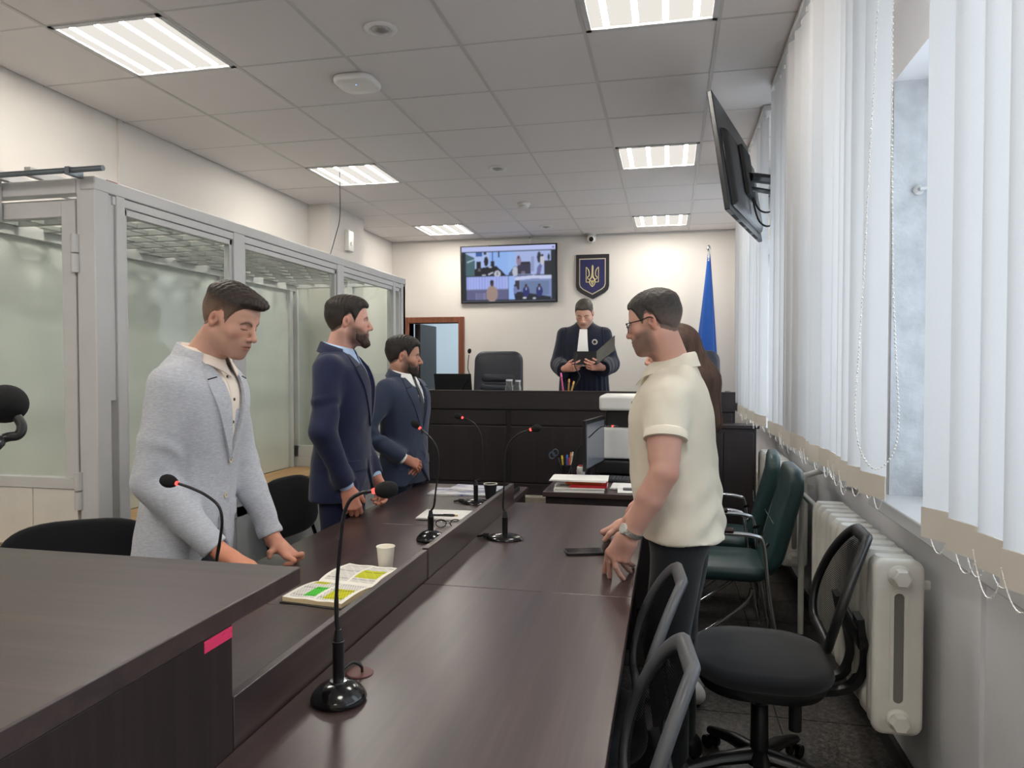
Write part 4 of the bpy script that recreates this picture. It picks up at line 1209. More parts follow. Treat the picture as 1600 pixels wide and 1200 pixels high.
    col = np.concatenate([C.reshape(-1, 3), np.ones((NU * NV, 1))], 1)
    a = me.color_attributes.new('Col', 'FLOAT_COLOR', 'POINT'); a.data.foreach_set('color', col.ravel())
    t = NT('video picture'); t.t.nodes.remove(t.b)
    e = t.node('ShaderNodeEmission'); e.inputs[1].default_value = .42
    t.link(t.attr(), e.inputs[0]); t.link(e.outputs[0], t.o.inputs[0])
    return link_mesh('screen', me, t.m, ws)
screen_picture()

# ================================================================== emblem: shield with trident
em = thing('emblem', 'dark shield emblem with a golden trident on the back wall', 'emblem', (-.853, Y_BACK, 2.52))
def shield(w, h):
    return [(-w, h), (w, h), (w, -h * .42), (w * .93, -h * .58), (w * .72, -h * .72), (0, -h * 1.0), (-w * .72, -h * .72), (-w * .93, -h * .58), (-w, -h * .42)]
MB().prism(shield(.188, .252), -.03, 0, 'y').build('shield_board', simple('dark shield', srgb(34, 33, 38), .5), em, bevel=.004)
MB().prism(shield(.150, .205), -.036, -.03, 'y').build('gold_line', simple('pale gold', srgb(206, 196, 170), .35, .4), em)
MB().prism(shield(.140, .193), -.040, -.036, 'y').build('blue_field', simple('deep blue enamel', srgb(34, 36, 82), .45), em)
GOLD = simple('gold strokes', srgb(206, 192, 138), .35, .35)
def stroke(nm, pts, r, n=5, closed=False):
    p = spline([(x, -.042, z) for x, z in pts], n) if len(pts) > 2 else [(x, -.042, z) for x, z in pts]
    MB().tube(p, r, 6, closed=closed, flat=1.0).build(nm, GOLD, em, smooth=50)
s_ = .00425 * .1 * 10 / 10
def E_(pts): return [((x - 605) * .000385 + .0, (600 - y) * .000385 + .012) for x, y in pts]
MB().prism([(x, z) for x, z in E_([(612, 285), (590, 330), (586, 500), (575, 600), (605, 640), (640, 600), (636, 500), (640, 330)])], -.046, -.040, 'y').build('centre_prong', GOLD, em)
for s in (1, -1):
    def mm(pts): return [(x * s, z) for x, z in E_(pts)]
    stroke('outer_prong', mm([(425, 355), (422, 460), (424, 600), (424, 795)]), .0045, 4)
    stroke('inner_prong', mm([(425, 355), (475, 410), (505, 480), (512, 560), (505, 615), (470, 640), (470, 690), (520, 720)]), .0045, 5)
    stroke('foot_bar', mm([(424, 795), (470, 795), (530, 795)]), .0045, 3)
    stroke('loop', mm([(605, 640), (560, 700), (530, 740), (525, 810), (555, 880), (605, 930)]), .0045, 5)
    stroke('cross_loop', mm([(585, 600), (560, 670), (530, 720), (560, 760), (605, 800)]), .004, 5)
    stroke('leaf', mm([(605, 740), (640, 780), (605, 880)]), .0032, 5)

# dome camera above the emblem
dc = thing('security_camera', 'small white dome camera below the ceiling above the emblem', 'camera', (-.86, Y_BACK - .055, 2.945))
MB().ball((0, 0, 0), (.05, .05, .048), 18, 12).build('housing', M['white_plastic'], dc, smooth=70)
MB().lathe([(0, .047), (.024, .045), (.026, .05), (.016, .053), (0, .054)], (0, 0, -.004), 18, rot=(PI / 2 + .2, 0, 0)).build('lens', M['black_gloss'], dc, smooth=50)
MB().lathe([(.05, 0), (.05, .012), (0, .012)], (0, .0, .042), 18).build('mount', M['white_plastic'], dc, smooth=30)

# ================================================================== flag
fl = thing('flag', 'blue flag hanging furled on a pole in the corner', 'flag', (.405, 7.86, .45))
MB().tube([(0, 0, 0), (0, 0, 2.26)], .012, 10).build('pole', M['chrome'], fl, smooth=60)
MB().lathe([(.0, 2.245), (.014, 2.25), (.010, 2.27), (.022, 2.285), (.024, 2.295), (.012, 2.325), (0, 2.335)], (0, 0, 0), 14).build('finial', M['chrome'], fl, smooth=50)
MB().lathe([(.0, 0), (.14, 0), (.14, .015), (.03, .03), (.02, .12), (0, .12)], (0, 0, 0), 22).build('stand', M['black_gloss'], fl, smooth=40)
rings = []
for k in range(24):
    f = k / 23
    z = 2.24 - 1.72 * f
    wl, wr_ = .012 + .175 * f ** 1.05 * 1.0, .014 + .10 * f ** .8
    ring = []
    for q in range(40):
        a = 2 * PI * q / 40
        r = wl if math.cos(a) < 0 else wr_
        fold = 1 + .18 * math.sin(6 * a + 3 * f) * f
        ring.append((r * math.cos(a) * fold, .55 * (wl + wr_) / 2 * math.sin(a) * (1 + .3 * math.sin(5 * a + 1) * f), z))
    rings.append(np.array(ring))
MB().loft(rings).build('cloth', fabric('blue flag satin', srgb(24, 76, 150), .55, 500, .08, sheen=.3), fl, smooth=60)

# ================================================================== radiators and pipes
def radiator(label, x, y0, n, z0=.312, z1=.885, p=.094):
    t = thing('radiator', label, 'radiator', (x, y0, z0), group='cast iron radiators under the windows')
    H = z1 - z0; D = .148
    def sect_mesh():
        mb = MB()
        for s in (-1, 1):        # two columns
            o = rrect(.060, .078, .026, 4)
            rings = []
            for sc_, z in ((.62, .012), (.9, .026), (1, .05), (1, H - .05), (.9, H - .026), (.62, H - .012)):
                rings.append(np.array([(a * sc_ + s * .044, b * sc_, z) for a, b in o]))
            mb.loft(rings)
        for zz in (.052, H - .052):   # headers
            o = rrect(D, .075, .03, 4)
            mb.loft([np.array([(a * s2, b * s2, zz + dz) for a, b in o]) for s2, dz in ((.75, -.048), (.95, -.03), (1, -.012), (1, .012), (.95, .03), (.75, .048))])
        return mb.mesh('section', 50)
    me = sect_mesh()
    for k in range(n):
        s = link_mesh('section', me, M['cream_paint'], t); s.location = (0, p * (k + .5), 0)
    # near end cover: face with a long slot and two plugs
    o_out = rrect(.152, H - .004, .035, 5)
    rings = [np.array([(a * s, y, b * s2 + H / 2) for a, b in o_out]) for s, s2, y in ((1, 1, .004), (1, 1, -.006), (.95, .985, -.014), (.86, .95, -.017))]
    MB().loft(rings).build('end_face', M['cream_paint'], t, smooth=50)
    o_s = rrect(.030, H * .62, .0148, 6)
    a_o = rrect(.052, H * .66, .025, 6)
    n2 = len(o_s)
    mb = MB()
    v = [(a, -.0175, b + H / 2) for a, b in a_o] + [(a, -.021, b + H / 2) for a, b in a_o] + [(a, -.021, b + H / 2) for a, b in o_s] + [(a, -.0165, b + H / 2) for a, b in o_s]
    f = []
    for r_ in range(3):
        f += [(r_ * n2 + i, r_ * n2 + (i + 1) % n2, (r_ + 1) * n2 + (i + 1) % n2, (r_ + 1) * n2 + i) for i in range(n2)]
    mb.add(v, f).build('slot_rim', M['cream_paint'], t, smooth=50)
    MB().prism([(a, b + H / 2) for a, b in o_s], -.0177, -.0166, 'y').build('slot', simple('grey gap between columns', srgb(120, 116, 110), .6), t)
    for zz in (.055, H - .055):
        mb = MB()
        mb.lathe([(0, 0), (.036, 0), (.034, .012), (.027, .016), (.027, .020), (0, .020)], (0, -.012, zz), 24, rot=(PI / 2, 0, 0))
        mb.lathe([(0, .019), (.030, .019), (.029, .042), (.025, .046), (0, .046)], (0, -.012, zz), 6, rot=(PI / 2, 0, 0))
        mb.build('plug', M['cream_paint'], t, smooth=35)
    for k in (1, n - 2):
        MB().bx(.05, .845 - x, p * k - .012, p * k + .012, H - .12, H - .095).build('bracket', M['cream_paint'], t)
    return t
radiator('near cream cast iron radiator with a slotted end face', .722, 2.50, 11)
radiator('far cream cast iron radiator behind the green armchairs', .722, 4.45, 12, .32, .89)
def pipe(label, pts, r=.013):
    return tag(MB().tube(pts, r, 10).build('heating_pipe', M['cream_paint'], smooth=50), label, 'pipe', 'white heating pipes by the window wall')
pipe('horizontal heating pipe running from the near radiator to the upright pipe', [(.72, 3.55, .80), (.72, 4.0, .80), (.72, 4.17, .80)], .016)
pipe('upright heating pipe between the two radiators', [(.72, 4.19, .02), (.72, 4.19, .84), (.74, 4.19, .90), (.83, 4.19, .93)], .016)

# ================================================================== ceiling fittings
def spot(label, x, y):
    t = thing('ceiling_spot', label, 'ceiling spot', (x, y, Z_CEIL), group='round recessed ceiling spots')
    MB().lathe([(.046, 0), (.072, 0), (.074, -.004), (.068, -.010), (.052, -.012), (.046, -.006)], (0, 0, 0), 28).build('rim', M['white_plastic'], t, smooth=50)
    MB().ball((0, 0, .006), (.042, .042, .028), 18, 10).build('reflector', simple('dull silver lamp', srgb(170, 168, 164), .3, .5), t, smooth=70)
spot('round ceiling spot nearest the camera, above the wireless unit', -1.258, 3.02)
spot('round ceiling spot in the middle of the ceiling', -1.273, 5.30)
spot('farthest round ceiling spot near the back wall', -1.29, 7.6)
sd = thing('smoke_detector', 'white smoke detector on the ceiling between two spots', 'smoke detector', (-1.31, 6.5, Z_CEIL))
MB().lathe([(0, 0), (.062, 0), (.062, -.012), (.05, -.02), (.046, -.034), (.03, -.046), (0, -.047)], (0, 0, 0), 24).build('body', M['white_plastic'], sd, smooth=40)
MB().lathe([(.044, -.024), (.0475, -.024), (.0475, -.030), (.044, -.030)], (0, 0, 0), 24).build('vent_ring', M['grey_plastic'], sd)
ap = thing('wireless_unit', 'white rounded square wireless unit on the ceiling', 'wireless unit', (-1.60, 3.53, Z_CEIL))
o = rrect(.215, .215, .062, 7)
MB().loft([np.array([(a * s, b * s, z) for a, b in o]) for s, z in ((.9, 0), (.97, -.004), (1, -.012), (1, -.022), (.97, -.031), (.9, -.036), (.4, -.038), (.02, -.038))]).build('body', M['white_plastic'], ap, smooth=50)
MB().lathe([(0, -.0385), (.004, -.0385), (.004, -.0375), (0, -.0375)], (.005, -.03, 0), 10).build('led', emit('blue led', (.2, .3, 1, 1), 2.0), ap)
tag(MB().tube(spline([at(530, 218, 5.0), at(531, 290, 5.1), at(531, 340, 5.2), at(524, 370, 5.3), at(516, 398, 5.4)], 6), .003, 6).build('hanging_wire', M['black_matt'], smooth=60), 'thin dark wire hanging from the ceiling to the dock', 'wire')
jb = thing('junction_box', 'small white box on the wall pier above the dock', 'box', (X_LEFT + .22, 6.5, 2.72))
MB().box((.02, 0, 0), (.04, .12, .2)).build('case', M['white_plastic'], jb, bevel=.006)
MB().lathe([(0, 0), (.02, 0), (.018, .008), (0, .008)], (.04, 0, -.03), 14, rot=(0, PI / 2, 0)).build('knob', M['white_plastic'], jb)

# ================================================================== glass dock (cage)
cg = thing('glass_dock', 'white metal and glass defendant dock with a barred roof', 'dock', (-2.7, 4.1, 0))
CXF, CY0, CY1, CZ = -2.22, 2.43, 5.85, 2.25
CXB = X_LEFT + .02
def cb(nm, m, x0, x1, y0, y1, z0, z1, b=.003): return MB().bx(x0, x1, y0, y1, z0, z1).build(nm, M[m], cg, world=True, bevel=b)
# base panels
cb('base_panel', 'white_metal', CXF - .045, CXF - .005, CY0 + .05, CY1 - .05, 0, .70)
cb('base_panel', 'white_metal', CXB, CXF, CY0 + .01, CY0 + .05, 0, .69)
cb('base_panel', 'white_metal', CXB, CXF, CY1 - .05, CY1 - .01, 0, .70)
cb('wood_ledge', 'oak', CXB - .0, CXF - .06, CY0 - .16, CY0 + .0, .70, .745)
# corner and front posts
def post(y0, y1, x0=CXF - .06, x1=CXF): cb('post', 'white_metal', x0, x1, y0, y1, 0, CZ, .004)
post(CY0, CY0 + .075, CXF - .085, CXF)
cb('post', 'white_metal', CXF - .05, CXF - .012, CY0 + .075, CY0 + .115, 1.36, CZ - .05, .002)   # cover strip, upper half
post(CY0 + .115, CY0 + .165)
FP = [3.36, 4.56, 5.58]
for y in FP:
    post(y, y + (.10 if y < 5 else .05))
post(CY1 - .09, CY1)
cb('top_rail', 'white_metal', CXF - .065, CXF + .003, CY0 - .003, CY1 + .002, CZ - .05, CZ + .003, .004)
cb('top_rail', 'white_metal', CXF - .055, CXF - .004, CY0 + .1, CY1, CZ - .088, CZ - .052, .003)
cb('bottom_rail', 'white_metal', CXF - .06, CXF, CY0, CY1, .70, .76, .004)
# panes with slim inner frames
spans = [(CY0 + .165, FP[0]), (FP[0] + .10, FP[1]), (FP[1] + .10, FP[2]), (FP[2] + .05, CY1 - .09)]
spans = [(CY0 + .165, FP[0]), (FP[0] + .10, FP[1]), (FP[1] + .10, CY1 - .09)]
for a, b in spans:
    for (y0, y1, z0, z1) in ((a, a + .022, .76, CZ - .088), (b - .022, b, .76, CZ - .088), (a, b, CZ - .118, CZ - .09), (a, b, .76, .785)):
        cb('pane_frame', 'white_metal', CXF - .045, CXF - .012, y0, y1, z0, z1, .002)
    cb('glass_pane', 'glass_cage', CXF - .032, CXF - .026, a + .01, b - .01, .77, CZ - .10, 0)
# near face: door leaf, frame, hinges, bolts
YN = CY0 + .02
cb('top_rail', 'white_metal', CXB, CXF - .088, CY0 + .002, CY0 + .06, CZ - .06, CZ + .0, .003)
cb('door_frame', 'white_metal', CXB, CXB + .05, CY0, CY0 + .06, .70, CZ - .06, .003)
dr = MB()
DXa, DXb, DZa, DZb = CXB + .06, CXF - .10, .772, CZ - .085
dr.bx(DXa, DXa + .065, YN - .012, YN + .03, 1.05, DZb).bx(DXb - .065, DXb, YN - .012, YN + .03, 1.05, DZb).bx(DXa + .065, DXb - .065, YN - .012, YN + .03, DZb - .065, DZb).bx(DXa, DXb, YN - .022, YN + .03, 1.005, 1.05)
door_leaf = dr.build('door', M['white_metal'], cg, world=True, bevel=.003)
MB().bx(DXa + .06, DXb - .06, YN + .005, YN + .011, 1.04, DZb - .06).build('glass_pane', M['glass_cage'], door_leaf, world=True)
for k in range(4):
    w = (DXb - DXa) / 4
    MB().bx(DXa + w * k + .002, DXa + w * (k + 1) - .002, YN - .016, YN + .028, DZa, 1.004).build('door_panel', M['cream_paint'], door_leaf, world=True, bevel=.002)
for z in (1.95, 1.0):
    mb = MB(); mb.cyl((DXb + .01, YN - .022, z - .075), (DXb + .01, YN - .022, z - .003), .017, 14).cyl((DXb + .01, YN - .022, z + .003), (DXb + .01, YN - .022, z + .075), .017, 14)
    mb.build('hinge', M['white_metal'], door_leaf, smooth=40, world=True)
cb('hinge', 'white_metal', CXF - .49, CXF - .44, CY0 - .07, CY0 - .0, CZ - .16, CZ + .01)
MB().cyl((CXF - .465, CY0 - .05, CZ - .2), (CXF - .465, CY0 - .05, CZ + .0), .022, 14).build('hinge_pin', M['white_metal'], cg, world=True, smooth=40)
MB().cyl((CXF - .46, CY0 - .065, CZ + .01), (CXF + .10, CY0 - .065, CZ + .01), .011, 12).build('slide_bolt', M['steel'], cg, world=True, smooth=40)
MB().box((CXF - .05, CY0 - .045, CZ + .006), (.02, .07, .03)).build('bolt_guide', M['steel'], cg, world=True)
for x in (CXF - .44, CXF - .28):
    MB().bx(x, x + .03, CY0 - .05, CY0 + .5, CZ + .004, CZ + .04).build('roof_tube', M['white_metal'], cg, world=True, bevel=.002)
MB().bx(CXF - .04, CXF + .0045, CY0 + .06, CY0 + .12, CZ + .0, CZ + .002).build('label_strip', simple('red label', srgb(176, 70, 80), .5), cg, world=True)
# far face and wall side frames
for x0, x1 in ((CXB, CXB + .05), (CXB + .52, CXB + .57), (CXF - .06, CXF)):
    cb('far_post', 'white_metal', x0, x1, CY1 - .05, CY1, .7, CZ - .06)
cb('top_rail', 'white_metal', CXB, CXF, CY1 - .05, CY1, CZ - .06, CZ)
cb('bottom_rail', 'white_metal', CXB, CXF, CY1 - .05, CY1, .70, .80)
for a, b in ((CXB + .05, CXB + .52), (CXB + .57, CXF - .06)):
    cb('glass_pane', 'glass_cage', a, b, CY1 - .03, CY1 - .024, .78, CZ - .05, 0)
cb('wall_rail', 'white_metal', CXB, CXB + .04, CY0 + .05, CY1 - .05, CZ - .09, CZ - .03)
for y in (CY0 + .08, 3.55, 3.65, 4.7, 5.7):
    cb('wall_post', 'white_metal', CXB, CXB + .035, y, y + .05, .6, CZ - .09)
PANEL = simple('pale grey dock panel', srgb(214, 217, 211), .4)
for a, b in ((CY0 + .13, 3.55), (3.70, 4.7), (4.75, 5.7)):
    MB().bx(CXB, CXB + .012, a, b, .62, CZ - .09).build('wall_panel', PANEL, cg, world=True)
# bench and floor inside
cb('inner_bench', 'oak', CXB + .012, CXB + .40, CY0 + .06, CY1 - .06, .575, .615)
cb('bench_front', 'oak', CXB + .36, CXB + .38, CY0 + .06, CY1 - .06, .18, .575)
# barred roof: long bars across, short staggered ties between
nb = int((CY1 - CY0) / .175)
for k in range(1, nb):
    y = CY0 + .06 + k * .175
    cb('roof_bar', 'shaded_metal', CXB, CXF - .06, y - .014, y + .014, CZ - .046, CZ - .022, 0)
    for q in range(7):
        x = CXB + .06 + q * .155 + (.0775 if k % 2 else 0)
        if x < CXF - .09:
            MB().bx(x - .009, x + .009, y + .012, min(y + .163, CY1 - .06), CZ - .044, CZ - .024).build('roof_tie', M['shaded_metal'], cg, world=True)
# ================================================================== people: smooth implicit bodies meshed by surface nets
def V(*a): return np.array(a, float)
def smin(a, b, k):
    if k <= 0: return np.minimum(a, b)
    h = np.clip(.5 + .5 * (b - a) / k, 0, 1)
    return b * (1 - h) + a * h - k * h * (1 - h)
def smax(a, b, k): return -smin(-a, -b, k)

class Field:
    """smooth union / subtraction of rounded shapes, each known inside its own box only"""
    def __init__(self): self.ops = []
    def _add(self, fn, lo, hi, k, op):
        self.ops.append((op, fn, np.asarray(lo, float), np.asarray(hi, float), k)); return self
    def ell(self, c, r, k=.02, R=None, op='u', T=None):
        c = V(*c); r = V(*r) if hasattr(r, '__len__') else np.full(3, float(r))
        A = np.eye(3) if R is None else R
        if T is not None:
            c2 = T[1] + T[2] * (T[0] @ c); r2 = r * T[2]; A2 = T[0] @ A
        else:
            c2, r2, A2 = c, r, A
        def fn(P):
            q = (P - c2) @ A2
            k0 = np.sqrt(((q / r2) ** 2).sum(-1)); k1 = np.sqrt(((q / r2 ** 2) ** 2).sum(-1)) + 1e-9
            return k0 * (k0 - 1) / k1
        m = np.full(3, r2.max())
        return self._add(fn, c2 - m, c2 + m, k, op)
    def cone(self, a, b, ra, rb, k=.02, op='u', T=None):
        a, b = V(*a), V(*b)
        if T is not None:
            a = T[1] + T[2] * (T[0] @ a); b = T[1] + T[2] * (T[0] @ b); ra *= T[2]; rb *= T[2]
        ba = b - a; l2 = ba @ ba
        def fn(P):
            t = np.clip(((P - a) @ ba) / l2, 0, 1)
            d = P - a - t[..., None] * ba
            return np.sqrt((d ** 2).sum(-1)) - (ra + (rb - ra) * t)
        m = max(ra, rb)
        return self._add(fn, np.minimum(a, b) - m, np.maximum(a, b) + m, k, op)
    def stack(self, zs, rx, ry, cx, cy, p=2.3, k=.03, op='u'):
        zs = np.asarray(zs, float)
        def ip(v):
            v = np.asarray(v, float) * np.ones(len(zs))
            def f(z):
                # smooth (Catmull-like) interpolation by dense resampling
                return np.interp(z, ZD, VD(v))
            return f
        ZD = np.linspace(zs[0], zs[-1], 60)
        def VD(v):
            pts = np.array(spline([(a, b, 0) for a, b in zip(zs, v)], 8)) if len(zs) > 2 else np.array([(zs[0], v[0], 0), (zs[1], v[1], 0)])
            return np.interp(ZD, pts[:, 0], pts[:, 1])
        RXD, RYD, CXD, CYD = [VD(np.asarray(q, float) * np.ones(len(zs))) for q in (rx, ry, cx, cy)]
        def fn(P):
            z = P[..., 2]
            a = np.interp(z, ZD, RXD); b = np.interp(z, ZD, RYD); ox = np.interp(z, ZD, CXD); oy = np.interp(z, ZD, CYD)
            q = (np.abs((P[..., 0] - ox) / a) ** p + np.abs((P[..., 1] - oy) / b) ** p) ** (1 / p)
            d = (q - 1) * np.minimum(a, b)
            return np.maximum(d, np.maximum(zs[0] - z, z - zs[-1]))
        mx = max(np.abs(CXD).max() + RXD.max(), 0); my = np.abs(CYD).max() + RYD.max()
        return self._add(fn, (-mx, -my, zs[0]), (mx, my, zs[-1]), k, op)
    def custom(self, fn, lo, hi, k, op): return self._add(fn, lo, hi, k, op)
    def bounds(self):
        lo = np.min([o[2] for o in self.ops if o[0] == 'u'], 0); hi = np.max([o[3] for o in self.ops if o[0] == 'u'], 0)
        return lo, hi
    def eval(self, P):
        D = np.full(P.shape[:-1], .2)
        for op, fn, lo, hi, k in self.ops:
            d = fn(P)
            if op == 'u': D = smin(D, d, k)
            elif op == 's': D = smax(D, -d, k)
            else: D = smax(D, d, k)
        return D
    def grid(self, h, lo=None, hi=None):
        l, u = self.bounds()
        lo = (l if lo is None else np.maximum(l, lo)) - 3 * h; hi = (u if hi is None else np.minimum(u, hi)) + 3 * h
        n = np.ceil((hi - lo) / h).astype(int) + 1
        ax = [lo[i] + h * np.arange(n[i]) for i in range(3)]
        D = np.full(n, .05, np.float32)
        for op, fn, a, b, k in self.ops:
            mg = max(.03, k * 1.2) if op != 'i' else 9
            i0 = [int(max(0, np.floor((a[i] - mg - lo[i]) / h))) for i in range(3)]
            i1 = [int(min(n[i], np.ceil((b[i] + mg - lo[i]) / h) + 1)) for i in range(3)]
            if any(i1[i] <= i0[i] for i in range(3)): continue
            sl = tuple(slice(i0[i], i1[i]) for i in range(3))
            X, Y, Z = np.meshgrid(*[ax[i][i0[i]:i1[i]] for i in range(3)], indexing='ij')
            d = fn(np.stack([X, Y, Z], -1))
            if op == 'u': D[sl] = smin(D[sl], d, k)
            elif op == 's': D[sl] = smax(D[sl], -d, k)
            else: D[sl] = smax(D[sl], d, k)
        return D, lo
    def mesh(self, h, lo=None, hi=None, off=0.0):
        D, o = self.grid(h, lo, hi)
        D = D + off
        # close the block at its faces
        for a in range(3):
            s = [slice(None)] * 3
            for e in (0, -1):
                s[a] = e; D[tuple(s)] = np.maximum(D[tuple(s)], .5 * h)
        return nets(D, o, h)

def nets(D, o, h):
    n = np.array(D.shape)
    S = D < 0
    corners = [(i, j, k) for i in (0, 1) for j in (0, 1) for k in (0, 1)]
    cs = np.zeros(n - 1, np.int8)
    for c in corners:
        cs += S[c[0]:n[0] - 1 + c[0], c[1]:n[1] - 1 + c[1], c[2]:n[2] - 1 + c[2]]
    act = (cs > 0) & (cs < 8)
    I = np.argwhere(act)
    vid = np.full(n - 1, -1, np.int64); vid[act] = np.arange(len(I))
    acc = np.zeros((len(I), 3)); cnt = np.zeros(len(I))
    edges = [(a, b) for a in corners for b in corners if sum(abs(a[q] - b[q]) for q in range(3)) == 1 and a < b]
    for a, b in edges:
        da = D[I[:, 0] + a[0], I[:, 1] + a[1], I[:, 2] + a[2]]; db = D[I[:, 0] + b[0], I[:, 1] + b[1], I[:, 2] + b[2]]
        m = (da < 0) != (db < 0)
        t = np.where(m, da / np.where(m, da - db, 1), 0)
        p = np.array(a)[None] + t[:, None] * (np.array(b) - np.array(a))[None]
        acc[m] += p[m]; cnt[m] += 1
    Vx = o + h * (I + acc / cnt[:, None])
    F = []
    for ax in range(3):
        u, v = (ax + 1) % 3, (ax + 2) % 3
        sa = [slice(None)] * 3; sb = [slice(None)] * 3
        sa[ax] = slice(0, n[ax] - 1); sb[ax] = slice(1, n[ax])
        A, B = S[tuple(sa)], S[tuple(sb)]
        ch = np.argwhere(A != B)
        ok = (ch[:, u] > 0) & (ch[:, v] > 0) & (ch[:, u] < n[u] - 1) & (ch[:, v] < n[v] - 1)
        ch = ch[ok]
        def g(du, dv):
            q = ch.copy(); q[:, u] += du; q[:, v] += dv
            return vid[q[:, 0], q[:, 1], q[:, 2]]
        quad = np.stack([g(-1, -1), g(0, -1), g(0, 0), g(-1, 0)], 1)
        inside = A[ch[:, 0], ch[:, 1], ch[:, 2]]
        quad[~inside] = quad[~inside][:, ::-1]
        F.append(quad)
    return Vx, np.concatenate(F)

def np_mesh(name, Vx, F, smooth=True, cols=None):
    me = bpy.data.meshes.new(name)
    me.vertices.add(len(Vx)); me.vertices.foreach_set('co', Vx.astype(np.float32).ravel())
    me.loops.add(F.size); me.loops.foreach_set('vertex_index', F.astype(np.int32).ravel())
    me.polygons.add(len(F)); me.polygons.foreach_set('loop_start', np.arange(0, F.size, 4, dtype=np.int32))
    me.polygons.foreach_set('use_smooth', np.ones(len(F), bool))
    me.update(calc_edges=True)
    if cols is not None:
        a = me.color_attributes.new('Col', 'FLOAT_COLOR', 'POINT')
        a.data.foreach_set('color', np.concatenate([cols, np.ones((len(cols), 1))], 1).astype(np.float32).ravel())
    return me

def vnormals(Vx, F):
    a, b, c, d = [Vx[F[:, i]] for i in range(4)]
    fn = np.cross(c - a, d - b)
    N = np.zeros_like(Vx)
    for i in range(4): np.add.at(N, F[:, i], fn)
    return N / (np.linalg.norm(N, axis=1, keepdims=True) + 1e-12)

def wob(P, f, seed=0.0):
    x, y, z = P[:, 0] * f, P[:, 1] * f, P[:, 2] * f
    s = seed
    return (np.sin(1.3 * x + 1.7 * np.sin(.9 * z + s) + s) + np.sin(1.1 * y + 1.9 * np.sin(.7 * x + 2 * s) + 1.3 * s) + np.sin(1.2 * z + 1.6 * np.sin(1.1 * y + s) + .7 * s)) / 3

def lin(c): return np.array(srgb(*c)[:3])

SKIN_M = vcol_mat('skin', .5, .35, .12, (260, .12, .0006))
HAIR_M = vcol_mat('hair', .55, .35, 0, (1.0, .5, .004, (70, 70, 220)))

# ------------------------------------------------------------------ head
def head_field(T, nose=1.0, jaw=1.0, neck_to=None):
    f = Field(); E = lambda c, r, k=.02, op='u', R=None: f.ell(c, r, k, R, op, T)
    C = lambda a, b, ra, rb, k=.02, op='u': f.cone(a, b, ra, rb, k, op, T)
    E((0, -.014, .036), (.0745, .096, .082)); E((0, .034, .036), (.062, .055, .062), .03)
    E((0, .030, -.028), (.063, .062, .074), .03); E((0, .024, -.066), (.056 * jaw, .060, .046), .03)
    E((0, .079, -.098), (.025 * jaw, .019, .019), .025)
    for s in (-1, 1):
        E((s * .043, .056, -.020), (.022, .022, .019), .02)
        C((s * .052 * jaw, -.004, -.055), (s * .022, .066, -.097), .016, .015, .025)
        C((s * .012, .084, .0235), (s * .041, .073, .022), .0095, .008, .012)
    C((0, .086, .016), (0, .108 + .004 * nose, -.024), .0085, .0105, .010)
    E((0, .110 + .004 * nose, -.029), (.0105, .0100, .0095), .008)
    for s in (-1, 1): E((s * .0125, .1005, -.0325), (.0078, .010, .0075), .006)
    E((0, .078, -.062), (.033, .024, .025), .02)
    for s in (-1, 1): E((s * .0305, .098, .003), (.0175, .014, .0105), .010, 's')
    for s in (-1, 1): E((s * .0305, .0745, .003), (.0145, .0138, .0128), .004)
    E((0, .0965, -.0580), (.0245, .0068, .0044), .005); E((0, .0950, -.0680), (.0215, .0070, .0052), .005)
    E((0, .108, -.0630), (.0265, .013, .0013), .003, 's')
    for s in (-1, 1): E((s * .005, .113, -.0405), (.003, .005, .003), .003, 's')
    a = math.radians(14)
    for s in (-1, 1):
        R = np.array([[math.cos(.26), s * -math.sin(.26), 0], [s * math.sin(.26), math.cos(.26), 0], [0, 0, 1.0]])
        E((s * .0765, -.012, -.004), (.0068, .0160, .0275), .005, 'u', R)
        E((s * .0850, -.011, .001), (.0078, .0108, .0195), .002, 's', R)
        E((s * .0760, .002, -.008), (.0045, .0035, .007), .003); E((s * .0775, -.014, .003), (.003, .0032, .011), .002)
    # neck
    nk = neck_to if neck_to is not None else V(0, -.055, -.20)
    C((0, -.024, -.045), nk, .054, .060, .03)
    C((0, .012, -.085), nk + V(0, .035, .03), .034, .036, .03)
    for s in (-1, 1):
        C((s * .05, -.03, -.05), nk + V(s * .02, .045, .01), .016, .016, .03)
    return f

def hair_line(y, style):
    ys, zs = style
    return np.interp(y, ys, zs)
HL_STD = ([-.13, -.10, -.07, -.035, -.020, .004, .014, .030, .036, .052, .066, .080, .11], [-.055, -.058, -.055, -.035, .012, .034, .030, -.008, .010, .046, .066, .072, .074])

